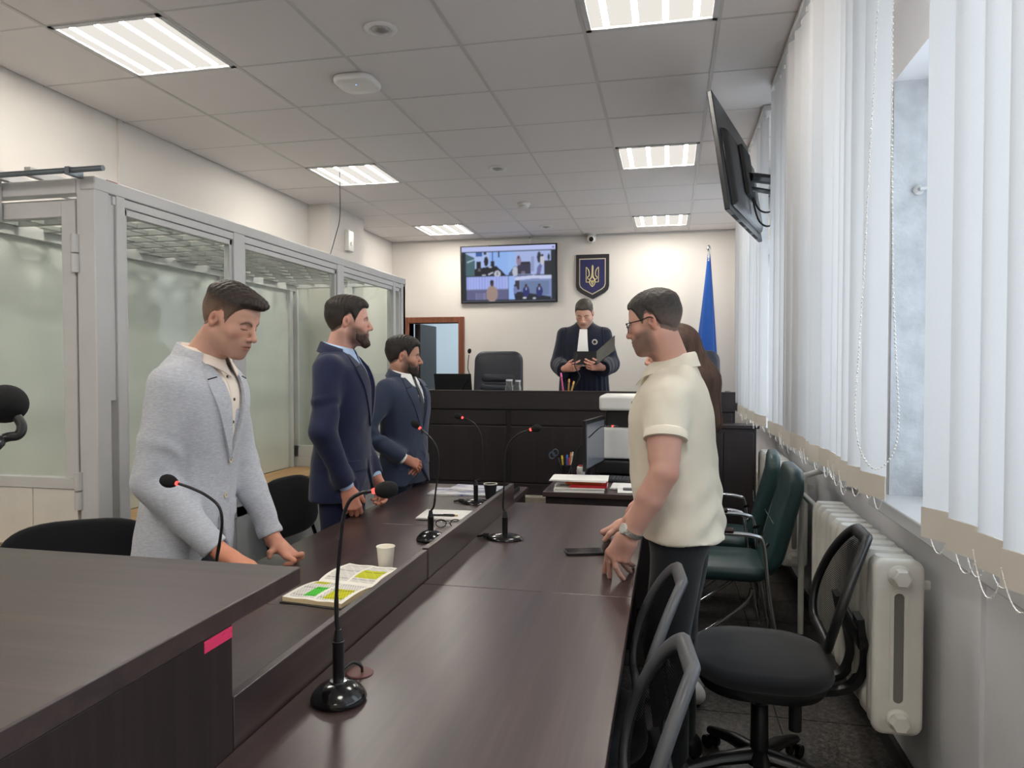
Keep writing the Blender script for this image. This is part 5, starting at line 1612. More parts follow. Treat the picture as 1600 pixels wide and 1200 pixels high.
def paint_head(Vx, T, skin, hairc, stub, brow, style, lids=True, rosy=(206, 128, 110), iris=(50, 40, 36)):
    q = ((Vx - T[1]) @ T[0]) / T[2]
    x, y, z = q.T
    c = np.tile(lin(skin), (len(Vx), 1))
    def mixin(m, col, w=1.0):
        mm = (np.clip(m, 0, 1) * w)[:, None]; c[:] = c * (1 - mm) + np.asarray(col) * mm
    rz = lin(rosy)
    mixin(np.exp(-(((np.abs(x) - .042) / .02) ** 2 + ((z + .022) / .018) ** 2)) * (y > .02), rz, .35)
    mixin(np.exp(-((x / .016) ** 2 + ((z + .030) / .014) ** 2)) * (y > .09), rz, .15)
    mixin(((np.abs(x) > .074) & (np.abs(z) < .04) & (np.abs(y + .01) < .03)).astype(float), rz, .35)
    mixin(np.exp(-(((y + .008) / .0065) ** 2 + ((z + .001) / .012) ** 2)) * (np.abs(x) > .066), lin((126, 74, 62)), .7)  # ear hollow darkened, its shade painted into the skin colour
    # stubble
    jawz = np.clip((-.018 - z - np.clip((y - .045) / .04, 0, 1) * .018) / .02, 0, 1) * np.clip((y + .012) / .035, 0, 1) * np.clip((z + .135) / .03, 0, 1)
    chin_under = np.clip((-.085 - z) / .02, 0, 1) * np.clip((y - .0) / .03, 0, 1)
    must = np.exp(-(((z + .047) / .008) ** 2)) * (np.abs(x) < .03) * (y > .07)
    mixin(np.maximum(np.maximum(jawz, must), chin_under * .7), stub[0], stub[1])
    sb = np.clip((.03 - np.abs(y - .018)) / .018, 0, 1) * np.clip((.012 - z) / .02, 0, 1) * np.clip((z + .11) / .03, 0, 1)
    mixin(sb, stub[0], stub[1] * .4)
    # lips
    lip = np.exp(-((x / .023) ** 4)) * np.exp(-(((z + .063) / .0095) ** 4)) * (y > .088)
    mixin(lip, lin((176, 104, 96)), .75)
    mixin(np.exp(-((x / .026) ** 4)) * np.exp(-(((z + .0630) / .0018) ** 2)) * (y > .085), lin((96, 50, 46)), .8)
    # brows and eyes
    bz = .0245 - 1.6 * (np.abs(x) - .030) ** 2 / .03 * .5
    mixin(np.exp(-(((z - bz) / .0050) ** 2)) * (np.abs(x) > .011) * (np.abs(x) < .050) * (y > .055), brow, .85)
    ex, ez = np.abs(x) - .0305, z - .003
    eye = (y > .07)
    if lids:
        mixin(np.exp(-(((ez + .0055 + 18 * ex ** 2 * 1.0 * -1 * .2) / .0020) ** 2)) * (np.abs(ex) < .0145) * eye, lin((44, 29, 25)), .85)
    else:
        op = (np.abs(ez + .0005) < .0048 * np.sqrt(np.clip(1 - (ex / .0145) ** 2, 0, 1))) * eye
        mixin(op, lin((214, 208, 202))); mixin(op * ((ex ** 2 + ez ** 2) < .0056 ** 2), lin(iris))
        mixin(np.exp(-(((ez - .0052 * np.sqrt(np.clip(1 - (ex / .0155) ** 2, 0, 1))) / .0016) ** 2)) * (np.abs(ex) < .0155) * eye, lin((36, 24, 20)), .9)
    # scalp below the hair
    sc_ = (z > hair_line(y, style) + .002) & (np.abs(x) < .0768)
    mixin(sc_.astype(float), hairc, .8)
    return c

def hair_mesh(T, style, top=.018, side=.004, front=.010, quiff=0.0, h=.0032, part=0.0, wave=.0009, seed=1.0):
    f = Field()
    R0, t0, s0 = T
    def fn(P):
        q = ((P - t0) @ R0) / s0
        x, y, z = q[..., 0], q[..., 1], q[..., 2]
        w = np.clip((z - .045) / .05, 0, 1); w = w * w * (3 - 2 * w)
        t = side + (top - side) * w + front * np.clip((y - .02) / .05, 0, 1) * w
        rr = np.array([.0755, .097, .083])
        qq = np.stack([x, y + .014, z - .036], -1)
        k0 = np.sqrt(((qq / rr) ** 2).sum(-1)); k1 = np.sqrt(((qq / rr ** 2) ** 2).sum(-1)) + 1e-9
        d = k0 * (k0 - 1) / k1
        # forehead lobe so hair sits on the brow dome as well
        rr2 = np.array([.063, .056, .063]); q2 = np.stack([x, y - .034, z - .036], -1)
        a0 = np.sqrt(((q2 / rr2) ** 2).sum(-1)); a1 = np.sqrt(((q2 / rr2 ** 2) ** 2).sum(-1)) + 1e-9
        d = smin(d, a0 * (a0 - 1) / a1, .03)
        rn = np.sqrt(x ** 2 + (y + .026) ** 2) - .052      # nape
        d = smin(d, np.maximum(rn, np.abs(z + .05) - .05), .03)
        st = wave * (np.sin(x * 420 + 40 * y + 3 * np.sin(y * 90 + seed)) * .6 + np.sin((x * .6 + y) * 300 + 60 * z + seed)) * (0.3 + w)
        d = d - t - st
        if quiff:
            qd = np.sqrt(((x - part) / .055) ** 2 + ((y - .078) / .034) ** 2 + ((z - .093) / .024) ** 2) - 1
            d = smin(d, qd * .024 + .002 - st, .02)
        m = hair_line(y, style) - z
        e = np.clip(-m / np.where(y < .03, .034, .016), 0, 1); e = e * e * (3 - 2 * e)
        front_edge = np.clip((y - .045) / .02, 0, 1)
        d = d + (t + .0025) * (1 - e) * (1 - .8 * front_edge)
        return smax(d, m * .8, .004) * s0
    m = .15 * s0
    f.custom(fn, t0 - m, t0 + m, 0.0, 'u')
    return f.mesh(h * s0)

def beard_mesh(T, hf, thick=.006, chin=.0, h=.003, back=.006, seed=2.0):
    R0, t0, s0 = T
    f = Field()
    def fn(P):
        q = ((P - t0) @ R0) / s0
        x, y, z = q[..., 0], q[..., 1], q[..., 2]
        d = hf.eval(P) / s0
        low = np.clip((-.055 - z) / .04, 0, 1)
        st = .0012 * np.sin(x * 500 + z * 200 + 3 * np.sin(z * 150)) + .001 * np.sin(z * 600 + y * 300)
        dk = thick * (.45 + .55 * low) + st
        d0 = d
        if chin:
            dd = np.sqrt((x / .030) ** 2 + ((y - .078) / .027) ** 2 + ((z + .112) / .022 ) ** 2) - 1
            d = smin(d, dd * .022 - st + .001, .015)
        # region: below a line from the sideburn to the lip, open at mouth, not on the neck
        top = np.interp(y, [-.03, .018, .030, .055, .080, .12], [-.03, -.012, -.024, -.052, -.050, -.040])
        top = np.where((np.abs(x) < .036) & (y > .075), np.maximum(top, -.0445), top)
        m = np.maximum(z - top, -(y - (back + np.clip((-.085 - z), 0, .1) * 1.1)))
        mouth = .0085 - np.sqrt((np.clip(np.abs(x) - .012, 0, 1)) ** 2 + ((z + .0625) * 1.15) ** 2)
        m = np.maximum(m, np.where(y > .07, mouth, -1))
        m = np.maximum(m, np.maximum(-.128 - z, .03 + (-.095 - z) * 1.6 - y))
        e = np.clip(-m / .020, 0, 1); e = e * e * (3 - 2 * e)
        d = d - dk * e + .0022 * (1 - e)
        return smax(d, m * .8, .003) * s0
    c_ = t0 + s0 * (R0 @ V(0, .045, -.075)); m = .105 * s0
    f.custom(fn, c_ - m, c_ + m, 0.0, 'u')
    return f.mesh(h * s0)

# ------------------------------------------------------------------ hands
def hand_field(f, wrist, fwd, normal, thumb, tips=None, curl=.5, spread=.18, s=1.0, forearm=None, rf=.030, thumb_tip=None, kk=.006):
    """wrist point; fwd towards the knuckles; normal out of the back of the hand; thumb = +1/-1 along side = fwd x normal"""
    fwd = fwd / np.linalg.norm(fwd); normal = normal - fwd * (normal @ fwd); normal /= np.linalg.norm(normal)
    side = np.cross(fwd, normal) * thumb
    W = V(*wrist)
    f.cone(W - fwd * .01 * s, W + fwd * .028 * s, .0245 * s, .024 * s, .015)
    base = []
    for i, (o, L) in enumerate(((.030, .090), (.0105, .094), (-.0095, .089), (-.028, .080))):
        b = W + fwd * L * s + side * o * s
        base.append(b)
        f.cone(W + fwd * .022 * s + side * o * .62 * s, b, .0150 * s, .0118 * s, .016)
    lens = (.078, .086, .080, .062)
    for i in range(4):
        b = base[i]; L = lens[i] * s
        if tips is not None and tips[i] is not None:
            tip = V(*tips[i]); d = np.linalg.norm(tip - b)
            hgt = math.sqrt(max(0, (L / 2) ** 2 - min(d, L * .999) ** 2 / 4)) * 1.5
            mid = (b + tip) / 2
            bend = normal * 1.0 + fwd * .4
            ax = (tip - b) / (d + 1e-9); bend = bend - ax * (bend @ ax); bend /= np.linalg.norm(bend) + 1e-9
            pts = [b, b + (tip - b) * .36 + bend * hgt * .62, b + (tip - b) * .74 + bend * hgt * .50, tip]
        else:
            a = 0; p = b; pts = [b]
            sd = side * math.sin(spread * (1.2 - .8 * i))
            for seg, fr in enumerate((.45, .31, .24)):
                a += curl * (.55, .8, .55)[seg] * (1 + .06 * i)
                dr_ = fwd * math.cos(a) - normal * math.sin(a) + sd * math.cos(a)
                p = p + dr_ / np.linalg.norm(dr_) * L * fr; pts.append(p)
        rr = (.0098, .0092, .0086, .0076)
        sc_ = (1, 1.03, .97, .86)[i] * s
        for j in range(3):
            f.cone(pts[j], pts[j + 1], rr[j] * sc_, rr[j + 1] * sc_, kk if j == 0 else .003)
    tb = W + fwd * .030 * s + side * .026 * s - normal * .006 * s
    if thumb_tip is not None:
        tt = V(*thumb_tip); mid = (tb + tt) / 2 + side * .012 * s
    else:
        tt = tb + (fwd * .052 + side * .030 - normal * .022) * s; mid = tb + (fwd * .026 + side * .022 - normal * .008) * s
    f.cone(W + fwd * .012 * s + side * .012 * s, tb, .0165 * s, .0150 * s, .014)
    f.cone(tb, mid, .0135 * s, .0112 * s, .008); f.cone(mid, tt, .0110 * s, .0088 * s, .003)
    if forearm is not None:
        f.cone(forearm, W - fwd * .012 * s, rf * 1.25, .0265 * s, .02)
    return f

def elbow(S, W, l1, l2, hint):
    S, W, hint = V(*S), V(*W), V(*hint)
    d = W - S; D = min(np.linalg.norm(d), (l1 + l2) * .995); u = d / np.linalg.norm(d)
    a = (l1 ** 2 - l2 ** 2 + D ** 2) / (2 * D); hh = math.sqrt(max(0, l1 ** 2 - a ** 2))
    hint = hint - u * (hint @ u); hint /= np.linalg.norm(hint)
    return S + u * a + hint * hh

def cast(field, P0, d, far=.5, steps=70):
    """march points P0 along d until the field surface; returns hit points"""
    P0 = np.asarray(P0, float); d = np.asarray(d, float)
    lo = np.zeros(P0.shape[:-1]); ts = np.linspace(0, far, steps)
    hit = np.full(P0.shape[:-1], far); done = np.zeros(P0.shape[:-1], bool)
    prev = field.eval(P0)
    for i in range(1, steps):
        cur = field.eval(P0 + d * ts[i])
        m = (~done) & (cur < 0)
        t = ts[i - 1] + (ts[i] - ts[i - 1]) * prev / (prev - cur + 1e-9)
        hit[m] = t[m]; done |= m; prev = cur
    return P0 + d * hit[..., None], done

def patch(field, left, right, n, m, d, off, th, back=.35):
    """slab laid on the field between two edge polylines (points given near the surface)"""
    L = np.array(spline(left, 6)); Rr = np.array(spline(right, 6))
    def rs(A, n):
        s = np.concatenate([[0], np.cumsum(np.linalg.norm(np.diff(A, axis=0), axis=1))]); t = np.linspace(0, s[-1], n)
        return np.stack([np.interp(t, s, A[:, i]) for i in range(3)], 1)
    L, Rr = rs(L, n), rs(Rr, n)
    w = np.linspace(0, 1, m)[None, :, None]
    g = L[:, None] * (1 - w) + Rr[:, None] * w
    d = V(*d) / np.linalg.norm(d)
    hit, ok = cast(field, g - d * back, d, back * 2)
    # points that miss keep the mean depth of the ones that hit
    if ok.any() and not ok.all():
        dep = ((hit - g) @ d); hit[~ok] = g[~ok] + d * dep[ok].mean()
    hit = hit - d * off
    return MB().sheet(hit, th, -d)

# ------------------------------------------------------------------ one person
class Person:
    def __init__(self, label, loc, heading, group='people standing in court'):
        self.root = thing('person', label, 'person', loc, math.radians(heading) - PI / 2, group)
        a = math.radians(heading) - PI / 2
        self.R = np.array([[math.cos(a), -math.sin(a), 0], [math.sin(a), math.cos(a), 0], [0, 0, 1.0]])
        self.t = V(*loc); self.heading = heading
        self.bodyV = []; self.bodyF = []; self.bodyC = []; self.nb = 0
    def loc(self, p): return (V(*p) - self.t) @ self.R          # world -> local
    def ldir(self, d): return V(*d) @ self.R
    def head_T(self, center_world, heading, pitch, roll=0, s=1.0):
        a = math.radians(heading - self.heading)
        p = math.radians(pitch); r = math.radians(roll)
        Rz = np.array([[math.cos(a), -math.sin(a), 0], [math.sin(a), math.cos(a), 0], [0, 0, 1.0]])
        Rx = np.array([[1, 0, 0], [0, math.cos(-p), -math.sin(-p)], [0, math.sin(-p), math.cos(-p)]])
        Ry = np.array([[math.cos(r), 0, math.sin(r)], [0, 1, 0], [-math.sin(r), 0, math.cos(r)]])
        return (Rz @ Rx @ Ry, self.loc(center_world), s)
    def add_body(self, Vx, F, C):
        self.bodyV.append(Vx); self.bodyF.append(F + self.nb); self.bodyC.append(C); self.nb += len(Vx)
    def finish(self):
        me = np_mesh('body', np.concatenate(self.bodyV), np.concatenate(self.bodyF), True, np.concatenate(self.bodyC))
        link_mesh('body', me, SKIN_M, self.root)
    def part(self, name, Vx, F, mat, cols=None):
        return link_mesh(name, np_mesh(name, Vx, F, True, cols), mat, self.root)
    def head(self, T, skin, hairc, stub, brow, style=HL_STD, lids=True, neck_to=None, nose=1.0, jaw=1.0, hair=None, beard=None, h=.003, side_fade=None, iris=(50, 40, 36)):
        nk = None if neck_to is None else ((V(*neck_to) - T[1]) @ T[0]) / T[2]
        hf = head_field(T, nose, jaw, nk)
        Vx, F = hf.mesh(h * T[2])
        self.add_body(Vx, F, paint_head(Vx, T, skin, lin(hairc), stub, lin(brow), style, lids, iris=iris))
        if hair is not None:
            hv, hF = hair_mesh(T, style, **hair)
            q = ((hv - T[1]) @ T[0]) / T[2]
            c = np.tile(lin(hairc), (len(hv), 1)) * (1 + .25 * wob(q, 220, 1.0))[:, None]
            if side_fade:
                w = np.clip((side_fade[1] - q[:, 2]) / .06, 0, 1)[:, None] * side_fade[0]
                c = c * (1 - w) + lin(side_fade[2]) * w
            self.part('hair', hv, hF, HAIR_M, np.clip(c, 0, 1))
        if beard is not None:
            bc = beard.pop('col')
            bv, bF = beard_mesh(T, hf, **beard)
            if len(bF):
                q = ((bv - T[1]) @ T[0]) / T[2]
                self.part('beard', bv, bF, HAIR_M, np.clip(np.tile(lin(bc), (len(bv), 1)) * (1 + .3 * wob(q, 260, 2.0))[:, None], 0, 1))
        return hf

def torso_stack(f, H, lean=0.0, wide=1.0, deep=1.0, hem=.78, belly=0.0, inset=0.0, zt=None, lx=0.0, k=.03):
    s = H / 1.8
    z = np.array([hem, .90, 1.0, 1.10, 1.22, 1.34, 1.42, 1.470, 1.502, 1.525]) * s
    if hem >= .9: z[1] = (hem + 1.0 * 1) / 2 * s if hem < 1.0 else z[1]
    rx = np.array([.206, .200, .190, .184, .192, .204, .202, .165, .112, .072]) * s * wide - inset
    ry = np.array([.142, .135, .128, .125, .130, .132, .118, .094, .076, .066]) * s * deep - inset
    ry = ry + belly * np.exp(-((z / s - 1.08) / .14) ** 2)
    cy = np.array([0, 0, 0, .002, .006, .004, -.008, -.022, -.032, -.038]) * s + lean * (z - .85 * s) + belly * .6 * np.exp(-((z / s - 1.08) / .14) ** 2)
    cx = lx * (z - .85 * s)
    f.stack(z, rx, ry, cx, cy, 2.35, k)
    return z, rx, ry, cx, cy

def collar(p, c, rx, ry, zb, hgt, fall, mat, name='collar', a0=24, tilt=.28, pt=.03, flare=.020, th=.0022, lean=0.0):
    """turned-down shirt collar: stand plus falling leaf, open at the front"""
    angs = np.radians(np.linspace(a0, 360 - a0, 46))          # 0 = front (+y)
    g = []
    for a in angs:
        s_, co = math.sin(a), math.cos(a)
        fr = max(0, co)                                         # how far to the front
        top = zb + hgt - tilt * .035 * (co + 1)
        e = abs(((a - PI) / (PI - math.radians(a0))))           # 0 back, 1 front end
        low = fall + pt * max(0, (e - .72) / .28) ** 1.3
        row = []
        for t, (r, dz) in enumerate(((0, -hgt * .9), (.001, 0), (.006, .004), (.011, -.002), (.011 + flare * .5, -low * .55), (.011 + flare, -low))):
            row.append((c[0] + (rx + r) * s_, c[1] + (ry + r) * co + lean * dz, top + dz))
        g.append(row)
    return MB().sheet(np.array(g), th).build(name, mat, p.root, smooth=70)

def sleeve_wrinkles(Vx, N, S, El, W, amp=.004, seed=0.0):
    """soft cloth creases across the elbow and down the sleeve"""
    S, El, W = V(*S), V(*El), V(*W)
    out = np.zeros(len(Vx))
    for a, b, lo, hi in ((S, El, .45, 1.05), (El, W, -.05, 1.0)):
        ab = b - a; L = np.linalg.norm(ab); u = ab / L
        t = ((Vx - a) @ u) / L
        d = np.linalg.norm((Vx - a) - t[:, None] * ab, axis=1)
        m = np.exp(-np.clip(d - .06, 0, 1) ** 2 / .02 ** 2) * np.clip((t - lo) / .2, 0, 1) * np.clip((hi - t) / .2, 0, 1)
        ph = (Vx @ np.cross(u, V(.3, .8, .5))) * 26
        out += m * amp * np.sin(t * L * (58 + 14 * np.sin(seed * 3)) + 3.4 * np.sin(ph * .8 + seed) + 1.5 * np.sin(t * 9 + seed) + seed) * (.45 + .55 * np.sin(ph * .45 + 2 * seed + 5 * t))
    return Vx + N * out[:, None]
# ================================================================== the people of the photograph
def on_z(u, v, z):
    d = _FW + _RT * (u - 800) / 1120.0 - _UP * (v - 600) / 1120.0
    return np.array([0, 0, CAM_H]) + d * ((z - CAM_H) / d[2])

def leg_field(f, H, spread=.095, r=1.0, fwd=0.0, lean=0.0):
    s = H / 1.8
    for sd in (-1, 1):
        hip = V(sd * .085 * s, 0.0, .90 * s); knee = V(sd * spread * s, .015 + fwd, .49 * s); ank = V(sd * spread * s, -.01 + fwd, .09 * s)
        f.cone(hip, knee, .098 * s * r, .074 * s * r, .05); f.cone(knee, ank, .074 * s * r, .058 * s * r, .04)
    f.ell((0, 0, .93 * s), (.165 * s * r, .118 * s * r, .11 * s), .06)
    return f

def shoes(p, H, mat, spread=.095, fwd=0.0):
    s = H / 1.8
    for sd in (-1, 1):
        f = Field()
        f.cone((sd * spread * s, -.055 + fwd, .045), (sd * (spread + .012) * s, .13 + fwd, .035), .043, .036, .03)
        f.cone((sd * spread * s, -.03 + fwd, .075), (sd * spread * s, .03 + fwd, .06), .04, .03, .03)
        f.custom(lambda P: -(P[..., 2]) + .0, (-.5, -.5, -.5), (.5, .5, .5), .0, 'i')
        Vx, F = f.mesh(.008); p.part('shoe', Vx, F, mat)

def suit_man(p, H, head_T, hk, arms, jm, tm, shirt, tie=None, va=1.16, hem=.76, lean=0.0, lx=0.0, wide=1.0, deep=1.0, hands=None, cuff=True, spread=.095, button_col=None, buttons=(), res=.0065, skin=(214, 160, 136), seed=1.0, open_low=True, shoe=None, vw=.072, legf=0.0, pocket=True, lapw=1.0):
    s = H / 1.8
    va = va * s
    jf = Field(); prof = torso_stack(jf, H, lean, wide, deep, hem, lx=lx)
    zt = 1.54 * s
    oy = lambda z: np.interp(z, prof[0], prof[4]); ox = lambda z: np.interp(z, prof[0], prof[3])
    trunk = Field(); torso_stack(trunk, H, lean, wide, deep, hem, lx=lx)
    for side in ('R', 'L'):
        S, El, W = arms[side]
        sg = 1 if side == 'R' else -1
        af = Field(); u = (W - El) / np.linalg.norm(W - El)
        af.cone(S, El, .068 * s, .060 * s, .03); af.cone(El, W + u * .03, .060 * s, .046 * s, .02)
        af.custom((lambda W, u: lambda P: np.maximum(-((P - W) @ u) - .004, np.sqrt(((P - W) ** 2).sum(-1)) - .09))(W, u), W - .09, W + .09, .002, 's')
        pts_ = np.array([S, El, W]); jf.custom(af.eval, pts_.min(0) - .08, pts_.max(0) + .08, .035, 'u')
    trunk_s = Field(); trunk_s.ops = list(jf.ops)
    # front opening above and below the buttons
    top_w = vw * s
    def fv(P):
        z = P[..., 2]
        w = np.where(z > va, top_w * np.clip((z - va) / (1.50 * s - va), 0, 1.3) ** .9, 0)
        xx = P[..., 0] - np.interp(z, prof[0], prof[3])
        a = np.abs(xx) - w
        a = np.maximum(a, va - z)
        if open_low:
            zl = va - .17 * s
            w2 = .13 * s * np.clip((zl - z) / (zl - hem * s), 0, 1) ** 1.6
            b = np.maximum(np.abs(xx - .02) - w2, z - zl)
            a = np.minimum(a, b)
        depth = trunk.eval(P)
        a = np.maximum(a, -(depth + .016))
        return np.maximum(a, -(P[..., 1] - np.interp(z, prof[0], prof[4])))
    jf.custom(fv, (-.3, -.1, hem * s - .05), (.3, .45, 1.62 * s), .002, 's')
    Vx, F = jf.mesh(res)
    N = vnormals(Vx, F)
    for side in ('R', 'L'):
        Vx = sleeve_wrinkles(Vx, N, *arms[side], amp=.0065, seed=seed + (2 if side == 'L' else 0))
    Vx = Vx + N * (.0042 * wob(Vx, 17, seed) + .0020 * wob(Vx, 41, seed * 2))[:, None]
    p.part('jacket', Vx, F, jm)
    # shirt
    sf = Field(); torso_stack(sf, H, lean, wide, deep, hem, inset=.0135, lx=lx)
    sf2 = Field(); sf2.ops = list(sf.ops); sf2.custom(lambda P: (va - .05) - P[..., 2], (-1, -1, 0), (1, 1, 2), .0, 'i')
    Vx, F = sf2.mesh(.009); p.part('shirt', Vx, F, shirt)
    # collar of the shirt
    nz = 1.50 * s
    nc = V(ox(nz), oy(nz) + .006 + lean * .18, 0)
    collar(p, nc, .066 * s, .068 * s, 1.503 * s, .050 * s, .042 * s, shirt, tilt=.55, a0=12, lean=-.2, flare=.020, th=.0035, pt=.035)
    # tie
    if tie is not None:
        zk = 1.475 * s
        def tp(x, z): return (ox(z) + x, oy(z) + .2, z)
        patch(sf, [tp(-.016, zk + .02), tp(-.012, zk - .02), tp(-.024, va + .06), tp(-.03, va - .03)], [tp(.016, zk + .02), tp(.012, zk - .02), tp(.024, va + .06), tp(.03, va - .03)], 26, 5, (0, -1, 0), .007, .008).build('tie', tie, p.root, smooth=60)
        MB().lathe([(.006, -.016), (.013, -.014), (.018, .010), (.019, .016), (.006, .018)], cast(sf, V(ox(zk), oy(zk) + .35, zk + .008)[None], V(0, -1, 0), .5)[0][0] + V(0, .004, 0), 14, sy=.6).build('tie_knot', tie, p.root, smooth=60)
    else:
        def tp(x, z): return (ox(z) + x, oy(z) + .2, z)
        patch(sf, [tp(-.014, 1.50 * s), tp(-.014, 1.3 * s), tp(-.014, va)], [tp(.014, 1.50 * s), tp(.014, 1.3 * s), tp(.014, va)], 24, 4, (0, -1, 0), .0025, .004).build('placket', shirt, p.root, smooth=60)
        for z in (1.44 * s, 1.36 * s, 1.28 * s):
            q = cast(sf, V(ox(z), oy(z) + .35, z)[None], V(0, -1, 0), .5)[0][0]
            MB().lathe([(0, 0), (.0055, 0), (.0055, .002), (0, .0025)], q + V(0, .004, 0), 12, rot=(-PI / 2, 0, 0)).build('shirt_button', simple('dark button', srgb(70, 56, 50), .4), p.root, smooth=30)
    # lapels, each a slab turned over along the opening
    for sg in (-1, 1):
        def lp(x, z): return (ox(z) + sg * x * s, oy(z) + .2, z * s)
        inner = [lp(.072, 1.497), lp(.068, 1.47), lp(.048, 1.36), lp(.026, 1.26), lp(.0, va / s + .002)]
        outer = [lp(.092, 1.498), lp(.118 * lapw, 1.455), lp(.128 * lapw, 1.395), lp(.078 * lapw, 1.27), lp(.010, va / s - .004)]
        if sg > 0: inner, outer = outer, inner
        patch(trunk, inner, outer, 34, 8, (0, -1, 0), .007, .010).build('lapel', jm, p.root, smooth=50)
        # notch line, its seam shadow put in as a dark tube
        a, _ = cast(trunk, np.array([lp(.086, 1.440), lp(.128 * lapw, 1.432)]) + V(0, .2, 0), V(0, -1, 0), .6)
        MB().tube([a[0] + V(0, .0085, 0), a[1] + V(0, .0085, 0)], .0022, 6).build('notch', simple('seam shadow', tuple(q * .35 for q in jm.node_tree.nodes['Principled BSDF'].inputs[0].default_value[:3]) + (1,), .9) if False else M['seam'], p.root)
    # jacket collar round the back of the neck
    g = []
    for a in np.radians(np.linspace(62, 298, 40)):
        sn, co = math.sin(a), math.cos(a)
        bk_ = (1 - co) / 2
        zt_ = (1.502 + .058 * bk_) * s
        g.append([(nc[0] + (.076 * s) * sn, nc[1] + (.078 * s) * co, zt_ - .03), (nc[0] + (.080 * s) * sn, nc[1] + (.080 * s) * co, zt_), (nc[0] + (.085 * s) * sn, nc[1] + (.085 * s) * co, zt_ + .001),
                  (nc[0] + (.100 * s) * sn, nc[1] + (.095 * s) * co, zt_ - .022 * s), (nc[0] + (.118 * s) * sn, nc[1] + (.104 * s) * co, zt_ - .048 * s)])
    MB().sheet(np.array(g), .004).build('jacket_collar', jm, p.root, smooth=70)
    # buttons, flap pocket and breast pocket line
    for z in buttons:
        z = z * s
        q = cast(trunk, V(ox(z) - .004, oy(z) + .35, z)[None], V(0, -1, 0), .5)[0][0]
        bo = MB().lathe([(0, 0), (.0105, 0), (.0115, .0015), (.0105, .003), (.006, .0026), (0, .0026)], q + V(0, .002, 0), 18, rot=(-PI / 2, 0, 0)).build('button', button_col or M['black_plastic'], p.root, smooth=30)
        for dx, dz in ((-.002, -.002), (.002, -.002), (-.002, .002), (.002, .002)):
            MB().ball(q + V(dx, .005, dz), .0011, 6, 4).build('thread_hole', M['black_matt'], bo)
    if pocket:
        zp = .985 * s
        for sg in (1, -1):
            d = V(-sg * .75, -.66, 0)
            def pp(u, z): return V(ox(z), oy(z), z) + V(sg * .66, -.75 * 0 + 0, 0) * 0 - d * .15 + V(-d[1] * -1, d[0] * -1, 0) * u * -sg
            L0 = [pp(-.07, zp), pp(-.07, zp - .025), pp(-.07, zp - .05)]; R0 = [pp(.07, zp), pp(.07, zp - .025), pp(.07, zp - .052)]
            patch(trunk, L0, R0, 6, 12, d, .004, .005).build('pocket_flap', jm, p.root, smooth=50)
    # trousers
    tf = leg_field(Field(), H, spread, fwd=legf)
    wf = Field(); torso_stack(wf, H, lean, wide, deep, hem, inset=.0145, lx=lx); wf.custom(lambda P: P[..., 2] - (va - .12 * s), (-1, -1, 0), (1, 1, 2), 0, 'i')
    tf.custom(lambda P: np.maximum(wf.eval(P), hem * s + .01 - P[..., 2]), (-.24, -.3, hem * s), (.24, .3, va), .004, 'u')
    Vx, F = tf.mesh(.010); N = vnormals(Vx, F)
    p.part('trousers', Vx + N * (.003 * wob(Vx, 22, seed))[:, None], F, tm)
    shoes(p, H, shoe or M['shoe_black'], spread, legf)
    # cuffs and hands
    for side in ('R', 'L'):
        S, El, W = arms[side]; u = (W - El) / np.linalg.norm(W - El)
        if cuff:
            MB().tube([W - u * .03, W + u * .014, W + u * .0145, W - u * .02], [.036 * s, .0355 * s, .033 * s, .032 * s], 20).build('shirt_cuff', shirt, p.root, smooth=50)
        f = Field(); hd = hands[side]
        hand_field(f, hd['w'], hd['fwd'], hd['n'], hd['th'], hd.get('tips'), hd.get('curl', .5), hd.get('spread', .15), hd.get('s', 1.0) * s, El + (W - El) * .55, .032 * s, hd.get('tt'))
        Vx, F = f.mesh(.0027)
        c = np.tile(lin(hd.get('skin', skin)), (len(Vx), 1))
        c = c * (1 + .06 * wob(Vx, 60, 3))[:, None]
        p.add_body(Vx, F, np.clip(c, 0, 1))
    # body under the clothes
    bf = Field(); torso_stack(bf, H, lean, wide, deep, .84, inset=.024, lx=lx)
    for side in ('R', 'L'):
        S, El, W = arms[side]; bf.cone(S, El, .05 * s, .042 * s, .03); bf.cone(El, W, .042 * s, .03 * s, .01)
    leg_field(bf, H, spread, .8, legf)
    Vx, F = bf.mesh(.016); p.add_body(Vx, F, np.tile(lin(skin), (len(Vx), 1)))
    neck = V(ox(1.5 * s), oy(1.5 * s) - .006, 1.475 * s)
    p.head(head_T, neck_to=neck, **hk)
    p.finish()

M['seam'] = simple('notch seam shade', srgb(24, 26, 34), .9)
M['shoe_black'] = simple('black shoe leather', srgb(20, 19, 20), .3)
JK_BLUE = fabric('pale blue heather wool', srgb(184, 188, 197), .9, 800, .06, (srgb(204, 207, 214), 60))
JK_NAVY = fabric('navy suit wool', srgb(34, 40, 68), .85, 900, .14)
JK_SLATE = fabric('slate navy suit wool', srgb(54, 63, 84), .85, 900, .14)
TR_DARK = fabric('dark navy trousers', srgb(24, 27, 38), .9, 800, .15)
SH_CREAM = fabric('cream shirt', srgb(244, 232, 220), .85, 1100, .03, sheen=.1)
SH_SKY = fabric('sky blue shirt', srgb(176, 200, 232), .85, 1100, .04, sheen=.1)
SH_WHITE = fabric('white shirt', srgb(238, 238, 236), .85, 1100, .03, sheen=.1)
TIE_NAVY = fabric('dark navy tie', srgb(22, 26, 44), .6, 900, .2)

